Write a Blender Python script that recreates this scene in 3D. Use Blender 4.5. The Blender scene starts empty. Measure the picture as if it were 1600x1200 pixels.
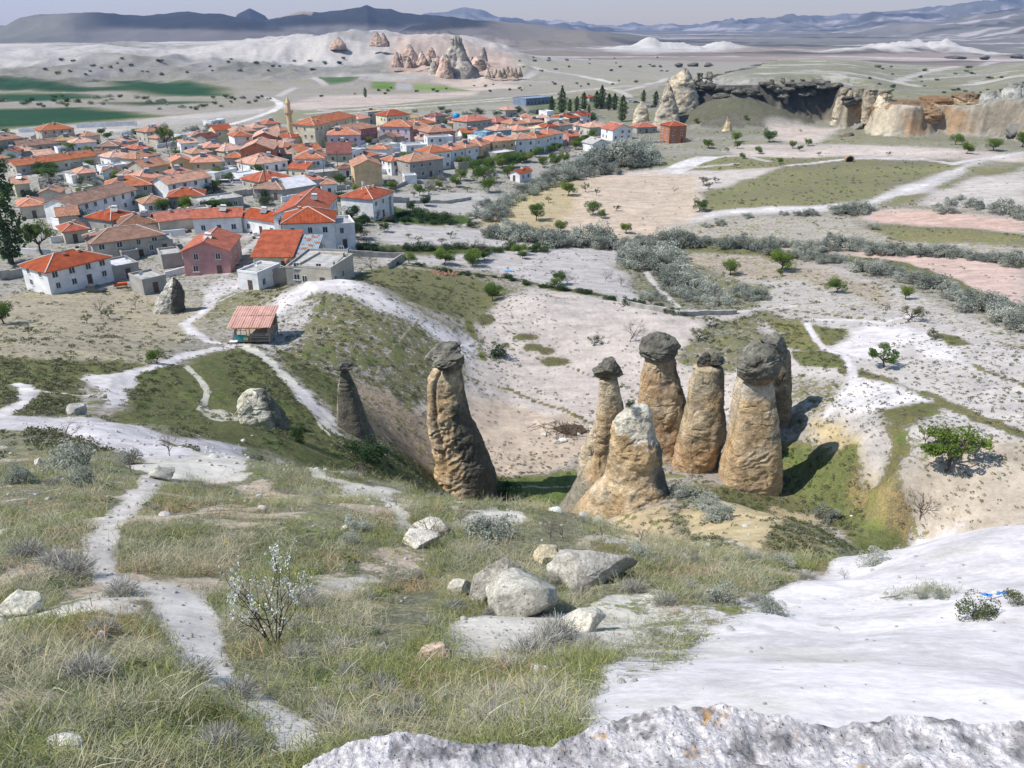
import bpy, bmesh, math, random
import numpy as np
from mathutils import Vector, Matrix

# ------------------------------------------------------------------ camera, sky, sun
sc = bpy.context.scene
COL = sc.collection
F = 1256.0                       # focal length in photo pixels (1600 wide)
PITCH = math.radians(24.4)
CAM = np.array([0.0, 0.0, 50.0])
cam_d = bpy.data.cameras.new('camera')
cam_d.sensor_width = 36.0
cam_d.lens = 36.0 * F / 1600.0
cam_d.clip_start = 0.1
cam_d.clip_end = 60000
cam = bpy.data.objects.new('camera', cam_d)
COL.objects.link(cam)
cam.location = CAM
cam.rotation_euler = (math.pi / 2 - PITCH, 0, 0)
sc.camera = cam

SUN_EL = math.radians(52)
SUN_AZ = math.radians(-103)       # from the left, a touch behind the camera (0 = +Y, clockwise)
world = bpy.data.worlds.new('World')
sc.world = world
world.use_nodes = True
wn = world.node_tree
wn.nodes.clear()
wo = wn.nodes.new('ShaderNodeOutputWorld')
bg = wn.nodes.new('ShaderNodeBackground')
sky = wn.nodes.new('ShaderNodeTexSky')
sky.sky_type = 'NISHITA'
sky.sun_disc = False
sky.sun_elevation = SUN_EL
sky.sun_rotation = SUN_AZ
sky.altitude = 1100
sky.air_density = 1.6
sky.dust_density = 0.25
sky.ozone_density = 3.0
bg.inputs[1].default_value = 0.11
wn.links.new(sky.outputs[0], bg.inputs[0])
wn.links.new(bg.outputs[0], wo.inputs[0])

sun_d = bpy.data.lights.new('sun', 'SUN')
sun_d.energy = 4.4
sun_d.angle = math.radians(0.5)
sun_d.color = (1.0, 0.945, 0.86)
sun = bpy.data.objects.new('sun', sun_d)
COL.objects.link(sun)
sdir = Vector((math.sin(SUN_AZ) * math.cos(SUN_EL), math.cos(SUN_AZ) * math.cos(SUN_EL), math.sin(SUN_EL)))
sun.rotation_euler = sdir.to_track_quat('Z', 'Y').to_euler()
sun.location = (0, 0, 300)

sc.view_settings.view_transform = 'Standard'
sc.view_settings.look = 'None'
sc.view_settings.gamma = 1
sc.view_settings.exposure = 0.48
sc.view_settings.use_curve_mapping = False
try:
    sc.cycles.volume_bounces = 0
    sc.cycles.max_bounces = 6
    sc.cycles.diffuse_bounces = 3
    sc.cycles.transparent_max_bounces = 8
    sc.cycles.volume_step_rate = 5
    sc.cycles.use_denoising = True
except Exception:
    pass

rng = np.random.default_rng(7)
random.seed(7)

# ------------------------------------------------------------------ numeric helpers
def _hash(ix, iy, iz, seed):
    h = (ix.astype(np.int64) * 374761393 + iy.astype(np.int64) * 668265263 + iz.astype(np.int64) * 2147483647 + seed * 974634777) & 0xFFFFFFFF
    h = ((h ^ (h >> 13)) * 1274126177) & 0xFFFFFFFF
    h = (h ^ (h >> 16)) & 0xFFFFFFFF
    return h.astype(np.float64) / 4294967295.0

def vnoise2(x, y, seed=0):
    x = np.asarray(x, float); y = np.asarray(y, float)
    ix = np.floor(x); iy = np.floor(y)
    fx = x - ix; fy = y - iy
    fx = fx * fx * (3 - 2 * fx); fy = fy * fy * (3 - 2 * fy)
    z = np.zeros_like(ix)
    a = _hash(ix, iy, z, seed); b = _hash(ix + 1, iy, z, seed)
    c = _hash(ix, iy + 1, z, seed); d = _hash(ix + 1, iy + 1, z, seed)
    return (a * (1 - fx) + b * fx) * (1 - fy) + (c * (1 - fx) + d * fx) * fy

def fbm2(x, y, octv=4, seed=0, gain=0.5):
    s = 0; a = 1; t = 0
    for o in range(octv):
        s = s + a * (vnoise2(x * 2 ** o + 17.3 * o, y * 2 ** o - 9.1 * o, seed + o) - 0.5)
        t += a; a *= gain
    return s / t * 2      # about -1..1

def ridge2(x, y, octv=4, seed=0):
    s = 0; a = 1; t = 0
    for o in range(octv):
        s = s + a * (1 - np.abs(2 * vnoise2(x * 2 ** o + 5.7 * o, y * 2 ** o + 3.3 * o, seed + o) - 1))
        t += a; a *= 0.5
    return s / t

def vnoise3(x, y, z, seed=0):
    ix = np.floor(x); iy = np.floor(y); iz = np.floor(z)
    fx = x - ix; fy = y - iy; fz = z - iz
    fx = fx * fx * (3 - 2 * fx); fy = fy * fy * (3 - 2 * fy); fz = fz * fz * (3 - 2 * fz)
    r = 0
    for dx in (0, 1):
        for dy in (0, 1):
            for dz in (0, 1):
                w = (fx if dx else 1 - fx) * (fy if dy else 1 - fy) * (fz if dz else 1 - fz)
                r = r + w * _hash(ix + dx, iy + dy, iz + dz, seed)
    return r

def fbm3(p, s, octv=4, seed=0, gain=0.5):
    r = 0; a = 1; t = 0
    for o in range(octv):
        k = s * 2 ** o
        r = r + a * (vnoise3(p[:, 0] * k + 11.1 * o, p[:, 1] * k + 4.2 * o, p[:, 2] * k - 7.7 * o, seed + o) - 0.5)
        t += a; a *= gain
    return r / t * 2

def sstep(a, b, x):
    t = np.clip((x - a) / (b - a), 0, 1)
    return t * t * (3 - 2 * t)

cp, sp = math.cos(PITCH), math.sin(PITCH)
def ray(px, py):
    u = (px - 800) / F; v = (600 - py) / F
    return np.array([u, cp + v * sp, -sp + v * cp])

def ray_plane_z(px, py, z):
    d = ray(px, py); t = (z - 50.0) / d[2]
    return CAM + d * t

def ray_plane_y(px, py, Y):
    d = ray(px, py); return CAM + d * (Y / d[1])

def project(x, y, z):
    dep = y * cp - (z - 50) * sp
    return 800 + F * x / dep, 600 - F * ((z - 50) * cp + y * sp) / dep

# ------------------------------------------------------------------ terrain heights
# control points: ('z', px, py, z) seen ground at height z; ('d', px, py, dist) seen ground at horizontal distance;
# ('h', px, dist, z) ground hidden in the photograph
CP = []
def Z(*a): CP.append(('z',) + a)
def D(*a): CP.append(('d',) + a)
def HD(*a): CP.append(('h',) + a)
for a in [(-150,1190,3.6),(100,1190,3.8),(400,1130,4.2),(700,1110,4.5),(1050,1060,4.9),(1300,1090,4.6),(1590,1100,5.0),(1750,1100,5.2),
          (-100,1000,6.5),(100,1000,6.5),(450,1000,7),(800,1000,7.3),(1100,1000,7.2),(1300,1000,7.3),(1580,1000,7.8),
          (50,850,13.5),(300,870,12.8),(600,900,11.3),(900,900,11.6),(1100,930,10.3),(1250,930,10.8),(1550,920,11.2),(1750,920,11.5),
          (1430,850,15.5),(1500,826,17),(1590,819,17.5),(1750,815,18),(1300,900,13.5),
          (30,760,25),(200,760,24.5),(400,770,25.5),(600,775,26),(750,802,25),(860,822,24.5),(1000,845,23.5),(1120,875,21),(1240,893,18),
          (60,700,38),(250,690,41),(150,660,48),(400,720,38),(520,742,32),(620,755,29),
          (560,705,68),(620,732,68),(430,690,60),(330,650,72),(470,595,93),(400,540,112),(230,575,89),(30,620,74),(30,535,104),(130,610,76),
          (1230,810,61),(1150,850,49),(1100,800,62),(1330,865,51),(1060,765,70),(1000,812,62),(930,805,66)]: D(*a)
for a in [(110,450,1),(-100,480,4),(30,500,5),(250,500,4),(320,470,3),
          (380,490,5),(450,448,8),(500,438,9),(560,440,9),(620,475,7),(700,505,3),(738,535,0),(520,520,7.5),(600,560,4.5),(670,590,1),
          (450,520,7),(560,640,8),(640,650,0),(650,700,-1),(700,768,-4),(760,765,-5),
          (770,475,1),(835,455,3),(950,472,2),(1060,496,2),(1150,500,1),(900,540,-1),(900,580,-2.5),(800,620,-4),(900,650,-4.5),(750,700,-5),(860,750,-6),(960,690,-4.5),
          (1020,600,-2),(1080,660,-3),
          (700,440,1),(600,430,3),(650,395,0),(900,450,-1),(1000,430,-3),(900,400,-2),(1060,465,-3),(1000,400,-4),(640,360,-1),(780,360,-3),
          (950,320,-2),(1090,300,-1),(850,340,-3),(700,330,-2),(620,320,-1),(760,290,-2),(900,270,-3),
          (300,400,2),(450,405,3),(100,400,1),(30,330,0),(200,330,1),(400,320,2),(550,320,1),(30,250,-1),(250,250,0),(450,230,1),(650,230,0),(850,230,-1),(950,190,-1),(1060,210,0),(450,195,0),
          (1090,725,-2),(1180,758,-2),(1250,742,-2),(1210,680,0),(1340,792,-1.5),(1430,840,-1),(1200,620,1),
          (1350,700,5),(1300,625,4),(1400,740,5),(1370,770,2),(1500,790,3.5),(1590,800,4),(1560,700,8),(1480,725,6),(1590,640,9),(1450,640,7.5),(1330,570,5),(1390,560,5),(1550,560,8),
          (1250,520,2),(1420,490,4),(1590,520,7),(1200,450,-1),(1400,450,2),(1590,470,3),(1100,400,-3),(1300,390,-2),(1500,410,0),(1590,430,1),(1500,340,1),(1200,340,-1),(1590,270,3),(1400,270,2),(1200,260,1),(1100,230,0),(1250,205,1),(1500,232,3),(1750,300,4),(1800,500,8),(1800,650,10),
          (100,180,-2),(400,155,-2),(700,135,-3),(950,125,-3),(-200,200,-2),(-200,300,0),(-150,400,2)]: Z(*a)
for a in [(690,45,17),(690,60,5),(850,42,14),(850,58,2.5),(850,72,-3),(960,42,17),(1100,33,22),(1250,30,22),(1400,27,24),(1400,40,12),(1550,30,24),(1550,45,9),(1700,40,12),
          (580,45,20),(500,150,4),(600,155,3),(500,170,2),(850,150,0),(800,1,47.2),(200,1,47),(1400,1,47.2),(800,2.4,46.9),(300,2.4,46.7),(1300,2.4,46.9)]: HD(*a)
for px in (-300, 0, 300, 600, 800, 1000, 1300, 1600, 1900):
    HD(px, 700, -3 if px < 1000 else -1)
    HD(px, 1100, -4 if px < 1000 else -12)
    HD(px, 1900, -12 if px < 700 else -28); HD(px, 3500, -28 if px < 800 else -45); HD(px, 7000, -55 if px < 1300 else -35); HD(px, 14000, -75)

def cp_world(c):
    if c[0] == 'z':
        p = ray_plane_z(c[1], c[2], c[3]); return p
    if c[0] == 'd':
        d = ray(c[1], c[2]); t = c[3] / math.hypot(d[0], d[1]); return CAM + d * t
    _, px, dist, z = c
    az = 0.0
    for _ in range(30):
        dep = dist * math.cos(az) * cp + (50 - z) * sp
        s = max(-0.9, min(0.9, (px - 800) / F * dep / dist))
        az = 0.5 * az + 0.5 * math.asin(s)
    return np.array([dist * math.sin(az), dist * math.cos(az), z])
P = np.array([cp_world(c) for c in CP])
AZ0, LD0, Z0 = np.arctan2(P[:, 0], P[:, 1]), np.log(np.hypot(P[:, 0], P[:, 1])), P[:, 2]
RC = 0.035
def _phi(r2): return np.sqrt(r2 + RC * RC)
n = len(P)
A = np.zeros((n + 3, n + 3))
A[:n, :n] = _phi((AZ0[:, None] - AZ0[None]) ** 2 + (LD0[:, None] - LD0[None]) ** 2) - np.eye(n) * 0.002
A[:n, n] = 1; A[:n, n + 1] = AZ0; A[:n, n + 2] = LD0
A[n:, :n] = A[:n, n:].T
W = np.linalg.solve(A, np.concatenate([Z0, [0, 0, 0]]))

def base_h(az, ld):
    az = np.clip(az, -0.85, 0.85); ld = np.maximum(ld, 0.0)
    out = np.empty(az.size); a = az.ravel(); l = ld.ravel()
    for i in range(0, a.size, 60000):
        s = slice(i, i + 60000)
        r2 = (a[s, None] - AZ0[None]) ** 2 + (l[s, None] - LD0[None]) ** 2
        out[s] = _phi(r2) @ W[:n] + W[n] + W[n + 1] * a[s] + W[n + 2] * l[s]
    return out.reshape(az.shape)

# polar grid (sampling only: fine where detail is needed, coarse to the sides and far off)
azs = np.concatenate([np.linspace(-1.25, -0.70, 40, endpoint=False), np.linspace(-0.70, 0.70, 820, endpoint=False), np.linspace(0.70, 1.25, 41)])
lds = np.concatenate([np.linspace(math.log(0.6), math.log(3), 30, endpoint=False), np.linspace(math.log(3), math.log(35), 240, endpoint=False),
                      np.linspace(math.log(35), math.log(210), 330, endpoint=False),
                      np.linspace(math.log(210), math.log(1700), 270, endpoint=False), np.linspace(math.log(1700), math.log(16000), 240)])
NA, NL = len(azs), len(lds)
AZ, LD = np.meshgrid(azs, lds)           # rows = rings
R = np.exp(LD)
GX, GY = R * np.sin(AZ), R * np.cos(AZ)
GZ = base_h(AZ, LD)

def poly_sd(pts, X, Y):
    """signed distance (positive inside) of arrays X, Y to a world polygon"""
    pts = np.asarray(pts, float); m = len(pts)
    inside = np.zeros(X.shape, bool); dm = np.full(X.shape, 1e18)
    for i in range(m):
        x1, y1 = pts[i]; x2, y2 = pts[(i + 1) % m]
        c = ((y1 > Y) != (y2 > Y)) & (X < (x2 - x1) * (Y - y1) / ((y2 - y1) if abs(y2 - y1) > 1e-12 else 1e-12) + x1)
        inside ^= c
        ex, ey = x2 - x1, y2 - y1; L = ex * ex + ey * ey + 1e-12
        t = np.clip(((X - x1) * ex + (Y - y1) * ey) / L, 0, 1)
        dm = np.minimum(dm, (X - x1 - t * ex) ** 2 + (Y - y1 - t * ey) ** 2)
    dm = np.sqrt(dm)
    return np.where(inside, dm, -dm)

def zpt(px, py, z): return ray_plane_z(px, py, z)[:2]

# relief
small = sstep(3, 8, R) * (1 - sstep(60, 140, R))
GZ += small * (0.22 * fbm2(GX / 2.2, GY / 2.2, 4, 3) + 0.35 * fbm2(GX / 7, GY / 7, 3, 8))
midm = sstep(40, 90, R) * (1 - sstep(500, 900, R))
GZ += midm * (0.45 * fbm2(GX / 14, GY / 14, 5, 21))
# erosion runnels on the hill faces between 60 and 150 m
run = sstep(60, 80, R) * (1 - sstep(130, 170, R))
GZ += run * 0.5 * (ridge2((GX + 0.6 * GY) / 6, (GY - 0.6 * GX) / 26, 3, 31) - 0.5)
# white tuff nose on the right: smooth with low steps
# mesa
mesa_px = [(1012,186,2),(1060,184,2),(1110,186,2),(1180,188,2),(1250,186,2),(1296,184,2),(1306,200,2),(1345,196,2),(1364,204,3),(1420,210,3),(1480,207,3),(1545,212,3),(1610,222,3),(1720,240,3),(1900,260,3)]
mesa = [zpt(*p) for p in mesa_px]
mesa += [np.array([700, 520]), np.array([900, 1000]), np.array([420, 980]), np.array([215, 760]), np.array([150, 600])]
mb = (GX > 40) & (GX < 1200) & (GY > 200) & (GY < 1100)
sdm = np.full(R.shape, -999.0)
ribs = 5.0 * (ridge2(GX[mb] / 16, GY[mb] / 60, 3, 51) - 0.6) * 2 + 3 * fbm2(GX[mb] / 25, GY[mb] / 25, 3, 52)
ribs = ribs + 2.2 * (ridge2(np.degrees(AZ[mb]) * 1.9, R[mb] / 90, 4, 54) - .5)
sdm[mb] = poly_sd(mesa, GX[mb], GY[mb]) + ribs
azd = np.degrees(AZ)
mh = 21 - 7 * sstep(20, 26, azd) + 5 * sstep(28, 31, azd)
shelf = 0.86 * sstep(0, 7, sdm) + 0.14 * sstep(16, 24, sdm)
GZ += mh * shelf + np.where(sdm > 10, np.clip((sdm - 10) * 0.012, 0, 3), 0)
# talus mound under the left cliff
tc = ray_plane_z(1152, 181, 4)
r_t = np.hypot((GX - tc[0]) / 1.0, (GY - tc[1] - 6) / 0.75)
GZ = np.maximum(GZ, np.where(mb, 16.5 - r_t * 0.36 + 1.2 * fbm2(GX / 8, GY / 8, 4, 57), -999))
# slanting rib at the left end of the mesa
# badlands and white plateau, left and centre
pxg = 800 + F * GX / np.maximum(GY * cp + 50 * sp, 1)
bad = sstep(720, 900, R) * (1 - sstep(1750, 2300, R)) * (1 - sstep(760, 900, pxg))
edge = 1080 + 120 * fbm2(GX / 260, GY / 260, 3, 61)
plate = sstep(0, 230, R - edge) * (1 - sstep(1700, 2300, R)) * (1 - sstep(700, 880, pxg))
GZ += plate * (21 + 14 * sstep(300, 620, pxg))
GZ += bad * (1 - 0.75 * sstep(1350, 1500, R)) * (19 * (ridge2(GX / 120, GY / 200, 5, 63) - 0.55) + 9 * (ridge2(GX / 40, GY / 60, 3, 64) - .5))
# rolling ground right of the castle rocks
rr = sstep(620, 800, R) * (1 - sstep(1500, 2200, R)) * sstep(700, 780, pxg) * (1 - sstep(1060, 1100, pxg))
GZ += rr * 7 * (ridge2(GX / 120, GY / 160, 4, 66) - .45)
# white badland ridge and pale cone in the right distance
for (pxc, dd, zt, wx, wy) in [(1325,2600,2,115,150),(1290,2500,-22,150,120),(1375,2550,-24,190,100),(985,2500,-14,170,90),(1030,2600,-20,120,90),(1085,2600,-22,90,80),(700,2900,10,600,300)]:
    a = math.atan((pxc - 800) / F / cp * 0.99)
    x0, y0 = dd * math.sin(a), dd * math.cos(a)
    b0 = -38
    q = np.hypot((GX - x0) / wx, (GY - y0) / wy)
    if q.min() < 1.5:
        GZ += (zt - b0) * np.exp(-q * 1.6) * np.clip(1.75 - 1.25 * ridge2(GX / 75, GY / 75, 5, 71), 0, 2)
fr_ = sstep(1700, 2100, R) * (1 - sstep(5500, 8000, R)) * sstep(780, 900, pxg)
GZ += fr_ * 16 * (ridge2(GX / 260, GY / 420, 5, 75) - .5)
# mountains: crest elevation as a function of bearing, several ranges
def crest(pxs, pys, dist, w_in, w_out, base, seed, amp):
    global GZ
    angs = [math.atan((x - 800) / F / cp) for x in pxs]
    elev = [math.tan(math.atan((600 - y) / F) - PITCH) for y in pys]
    zz = np.interp(AZ, angs, [50 + dist * e for e in elev])
    side = np.interp(AZ, angs, [1.0] * len(angs))
    dd = R - dist
    shp = np.where(dd < 0, sstep(-w_in, 0, dd), 1 - sstep(0, w_out, dd))
    nz = fbm2(GX / 500, GY / 500, 5, seed) * amp * shp * (1 - shp) * 4 + (ridge2(GX / 700, GY / 900, 4, seed + 5) - .55) * amp * 3.2 * shp * (1 - shp * .72) * 2
    h = base + (zz - base) * shp + nz
    GZ = np.where(shp > 0.0, np.maximum(GZ, h * np.where(shp > 0.0, 1, 0)), GZ)
crest([-700,-300,0,40,70,110,140,200,260,800,2400],[50,35,30,31,37,40,48,60,75,80,80], 6500, 1800, 2500, -60, 81, 34)
crest([-700,90,130,160,190,230,270,300,350,400,425,450,480,505,530,560,590,604,613,624,650,700,735,760,800,860,2400],
      [90,75,47,35,27,23,27,31,30,22,19,24,31,26,18,21,19,15,11,17,22,30,35,60,75,90,90], 4600, 1500, 2500, -60, 84, 46)
crest([-700,420,445,462,480,505,2400],[95,60,22,13,24,60,95], 5600, 900, 900, -60, 86, 6)
crest([-700,640,720,745,770,800,840,880,930,1000,1100,2400],[95,60,33,35,38,42,47,52,59,70,90,90], 3900, 1300, 2200, -60, 88, 36)
crest([-700,600,690,740,780,850,950,1050,1100,1160,1250,1330,1400,1480,1550,1600,1800,2400],
      [60,44,30,16,33,42,48,46,38,33,28,22,10,2,-4,-8,-14,-20], 12500, 6500, 3500, -75, 90, 90)
crest([-700,1100,1200,1300,1400,1480,1540,1600,1800,2400],[99,85,60,44,32,20,6,-2,-10,-10], 7000, 3300, 3000, -60, 92, 60)

def H(x, y):
    """ground height at world x, y (scalars or arrays) from the grid"""
    x = np.asarray(x, float); y = np.asarray(y, float)
    a = np.arctan2(x, y); l = np.log(np.maximum(np.hypot(x, y), 0.61))
    fi = np.clip(np.interp(l, lds, np.arange(NL)), 0, NL - 1.001); fj = np.clip(np.interp(a, azs, np.arange(NA)), 0, NA - 1.001)
    i = fi.astype(int); j = fj.astype(int); u = fi - i; v = fj - j
    return (GZ[i, j] * (1 - u) + GZ[i + 1, j] * u) * (1 - v) + (GZ[i, j + 1] * (1 - u) + GZ[i + 1, j + 1] * u) * v

_T = np.exp(np.linspace(math.log(1.5), math.log(15000), 1500))
def at(px, py, off=0.0, tmin=0.0):
    """first visible ground point (raised by off) along the line of sight through a photo pixel"""
    d = ray(px, py); p = CAM[None] + _T[:, None] * d[None]
    below = (p[:, 2] < H(p[:, 0], p[:, 1]) + off) & (_T > tmin)
    k = int(np.argmax(below)) if below.any() else len(_T) - 1
    lo, hi = _T[max(k - 1, 0)], _T[k]
    for _ in range(14):
        m = (lo + hi) / 2; q = CAM + d * m
        if q[2] < H(q[0], q[1]) + off: hi = m
        else: lo = m
    q = CAM + d * hi
    return np.array([q[0], q[1], q[2]])

# ------------------------------------------------------------------ ground colour
N = R.size
X, Y = GX.ravel(), GY.ravel(); RR = R.ravel()
soil = np.tile(np.array([0.44, 0.40, 0.36]), (N, 1)); veg = np.full(N, 0.45); vcol = np.tile(np.array([0.15, 0.155, 0.085]), (N, 1))
WHITE = (0.60, 0.565, 0.555); PALE = (0.48, 0.44, 0.41); PINK = (0.50, 0.42, 0.38); PEACH = (0.52, 0.40, 0.34); SAND = (0.46, 0.385, 0.28); OCHRE = (0.48, 0.36, 0.18)
GREY = (0.40, 0.38, 0.355)
OLIVE = (0.135, 0.14, 0.065); DRY = (0.24, 0.225, 0.14); SAGE = (0.19, 0.20, 0.14); GREEN = (0.10, 0.155, 0.045); DGREEN = (0.045, 0.10, 0.035); CROP = (0.016, 0.052, 0.026)

def _apply(idx, a, s, v, vc):
    if s is not None: soil[idx] = soil[idx] * (1 - a[:, None]) + np.array(s) * a[:, None]
    if v is not None: veg[idx] = veg[idx] * (1 - a) + v * a
    if vc is not None: vcol[idx] = vcol[idx] * (1 - a[:, None]) + np.array(vc) * a[:, None]

def poly(px, s=None, v=None, vc=None, soft=0.012, wob=0.012, seed=0, a=1.0):
    pts = np.array([at(*p)[:2] for p in px])
    lo, hi = pts.min(0) - 3, pts.max(0) + 3
    idx = np.nonzero((X > lo[0]) & (X < hi[0]) & (Y > lo[1]) & (Y < hi[1]))[0]
    if len(idx) == 0: return
    sd = poly_sd(pts, X[idx], Y[idx]); r = RR[idx]
    sd = sd + wob * r * fbm2(X[idx] / (0.05 * r.mean()), Y[idx] / (0.05 * r.mean()), 4, 100 + seed)
    _apply(idx, sstep(-soft * r, soft * r, sd) * a, s, v, vc)

def line(px, w, s=WHITE, v=0.0, vc=None, soft=0.5, wob=0.25, seed=0, a=1.0):
    P3 = [at(*p[:2]) for p in px]
    ws = [(p[2] if len(p) > 2 else w) for p in px]
    for i in range(len(P3) - 1):
        p, q = P3[i], P3[i + 1]
        dist = 0.5 * (np.linalg.norm(p - CAM) + np.linalg.norm(q - CAM))
        hw0, hw1 = ws[i] * np.linalg.norm(p - CAM) / F / 2, ws[i + 1] * np.linalg.norm(q - CAM) / F / 2
        if dist > 200: hw0, hw1 = max(hw0, .0042 * dist), max(hw1, .0042 * dist)
        m = max(hw0, hw1) * 2.5 + 0.2
        idx = np.nonzero((X > min(p[0], q[0]) - m) & (X < max(p[0], q[0]) + m) & (Y > min(p[1], q[1]) - m) & (Y < max(p[1], q[1]) + m))[0]
        if len(idx) == 0: continue
        ex, ey = q[0] - p[0], q[1] - p[1]; L = ex * ex + ey * ey + 1e-9
        t = np.clip(((X[idx] - p[0]) * ex + (Y[idx] - p[1]) * ey) / L, 0, 1)
        dd = np.hypot(X[idx] - p[0] - t * ex, Y[idx] - p[1] - t * ey)
        hw = hw0 * (1 - t) + hw1 * t
        dd = dd + wob * hw * fbm2(X[idx] / (hw + .1) / 1.2, Y[idx] / (hw + .1) / 1.2, 3, 200 + seed)
        _apply(idx, (1 - sstep(hw * (1 - soft), hw * (1 + soft), dd)) * a, s, v, vc)
# --- broad defaults by distance
nearm = RR < 62
soil[nearm] = (0.42, 0.385, 0.32); veg[nearm] = 0.80; vcol[nearm] = SAGE
farm = RR > 560
soil[farm] = (0.40, 0.36, 0.33); veg[farm] = 0.42; vcol[farm] = (0.16, 0.16, 0.11)
big = fbm2(X / 9, Y / 9, 4, 5)
veg += np.where(RR < 400, 0.12 * big, 0)
f2 = RR > 1700
wide = fbm2(X / 900, Y / 300, 4, 12)
soil[f2] = np.array([0.36, 0.29, 0.26]) * (1 + 0.35 * wide[f2][:, None]); veg[f2] = 0.40 + 0.35 * fbm2(X[f2] / 500, Y[f2] / 200, 3, 14)
vcol[f2] = (0.12, 0.12, 0.10)
f3 = (RR > 3000)
soil[f3] = np.array([0.27, 0.24, 0.22]) * (1 + 0.4 * wide[f3][:, None]); veg[f3] = 0.5 + 0.3 * fbm2(X[f3] / 700, Y[f3] / 700, 3, 15); vcol[f3] = (0.10, 0.105, 0.09)
PXG = (800 + F * X / np.maximum(Y * cp + (50 - GZ.ravel()) * sp, 1))
stk = fbm2(X / 700, Y / 120, 4, 16)
f4 = f2 & (PXG > 780)
soil[f4] = soil[f4] * (1 - sstep(.15, .35, stk[f4])[:, None] * .8) + np.array([.56, .50, .48]) * (sstep(.15, .35, stk[f4])[:, None] * .8)
veg[f4] *= 1 - sstep(.15, .35, stk[f4]) * .8
dk = sstep(.1, .4, fbm2(X[f4] / 900, Y[f4] / 200, 4, 18))
soil[f4] *= (1 - .55 * dk)[:, None]; vcol[f4] *= (1 - .4 * dk)[:, None]
wob_ = 40 * fbm2(X / 300, Y / 300, 4, 19)
dmm = sstep(2700, 3100, RR) * (1 - sstep(6000, 6500, RR)) * sstep(90, 180, PXG + wob_) * (1 - sstep(740, 830, PXG + wob_))
i = np.nonzero(dmm > .01)[0]
_apply(i, dmm[i], (0.045, 0.043, 0.043), .5, (0.025, 0.028, 0.028))  # cloud shadow over the left mountains, painted in as very dark ground
pm2 = dmm * (1 - sstep(5, 30, GZ.ravel() + 30 * fbm2(X / 400, Y / 400, 5, 17)))
i = np.nonzero(pm2 > .01)[0]
_apply(i, pm2[i] * .8, (0.26, 0.23, 0.215), .3, None)
lmm = sstep(2300, 2700, RR) * (1 - sstep(4600, 5200, RR)) * sstep(740, 800, PXG + wob_) * (1 - sstep(920, 1000, PXG + wob_))
i = np.nonzero(lmm > .01)[0]
_apply(i, lmm[i], (0.25, 0.215, 0.19), .45, (0.13, .12, .095))
pk = (RR > 4500) & (RR < 6300) & (PXG > 436) & (PXG < 488) & (GZ.ravel() > 52)
soil[pk] = (0.35, 0.28, 0.19); veg[pk] = 0.1
# badlands
bm = (sstep(760, 900, RR) * (1 - sstep(1700, 2000, RR)) * (1 - sstep(730, 800, PXG)))
i = np.nonzero(bm > 0.01)[0]
_apply(i, bm[i], (0.37, 0.355, 0.35), 0.5, (0.13, 0.13, 0.105))
wp = sstep(1060, 1160, RR + 100 * fbm2(X / 150, Y / 150, 3, 77)) * (1 - sstep(1750, 2000, RR)) * (1 - sstep(800, 900, PXG))
i = np.nonzero(wp > 0.01)[0]
_apply(i, wp[i] * sstep(-.5, .3, fbm2(X[i] / 130, Y[i] / 60, 4, 79) + .25), (0.56, 0.52, 0.50), 0.30, (0.20, 0.19, 0.16))
pkr = sstep(760, 840, RR) * (1 - sstep(1150, 1400, RR)) * sstep(590, 630, PXG) * (1 - sstep(800, 850, PXG))
i = np.nonzero(pkr > 0.01)[0]
_apply(i, pkr[i] * .8, (0.55, 0.40, 0.32), 0.25, (0.2, 0.17, 0.12))
rm = sstep(640, 760, RR) * (1 - sstep(1300, 1700, RR)) * sstep(790, 830, PXG)
i = np.nonzero(rm > 0.01)[0]
_apply(i, rm[i], (0.42, 0.39, 0.35), 0.45, (0.17, 0.17, 0.115))
# white ridge and pale cone beyond the plain
for (pxc, dd, wx) in [(985,2500,260),(1040,2600,180),(1325,2600,230),(1390,2550,160),(1270,2500,180)]:
    a_ = math.atan((pxc - 800) / F / cp * .99)
    q = np.hypot(X - dd * math.sin(a_), Y - dd * math.cos(a_)) / wx
    i = np.nonzero(q < 1.3)[0]
    if len(i): _apply(i, (1 - sstep(.4, 1.0, q[i] + .5 * fbm2(X[i] / 90, Y[i] / 40, 4, 20))), (0.60, 0.56, 0.53), 0.12, None)

bp_ = sstep(.10, .38, fbm2(X / 1.8, Y / 1.8, 4, 23)) * (RR < 45)
i = np.nonzero(bp_ > .01)[0]
_apply(i, bp_[i] * .9, (0.47, 0.385, 0.30), 0.30, None)
bq_ = sstep(.22, .45, fbm2(X / 2.6, Y / 2.6, 4, 29)) * (RR < 60)
i = np.nonzero(bq_ > .01)[0]
_apply(i, bq_[i] * .9, (0.53, 0.50, 0.45), 0.12, None)
# --- village ground
poly([(-120,205),(350,188),(560,183),(700,172),(1000,165),(1080,205),(1060,225),(1000,225),(930,258),(870,275),(760,330),(640,350),(630,420),(540,440),(400,450),(330,455),(200,445),(60,455),(-100,470)], (0.44, 0.41, 0.375), 0.40, (0.085, 0.105, 0.05), soft=.02)
LANES = 1
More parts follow.
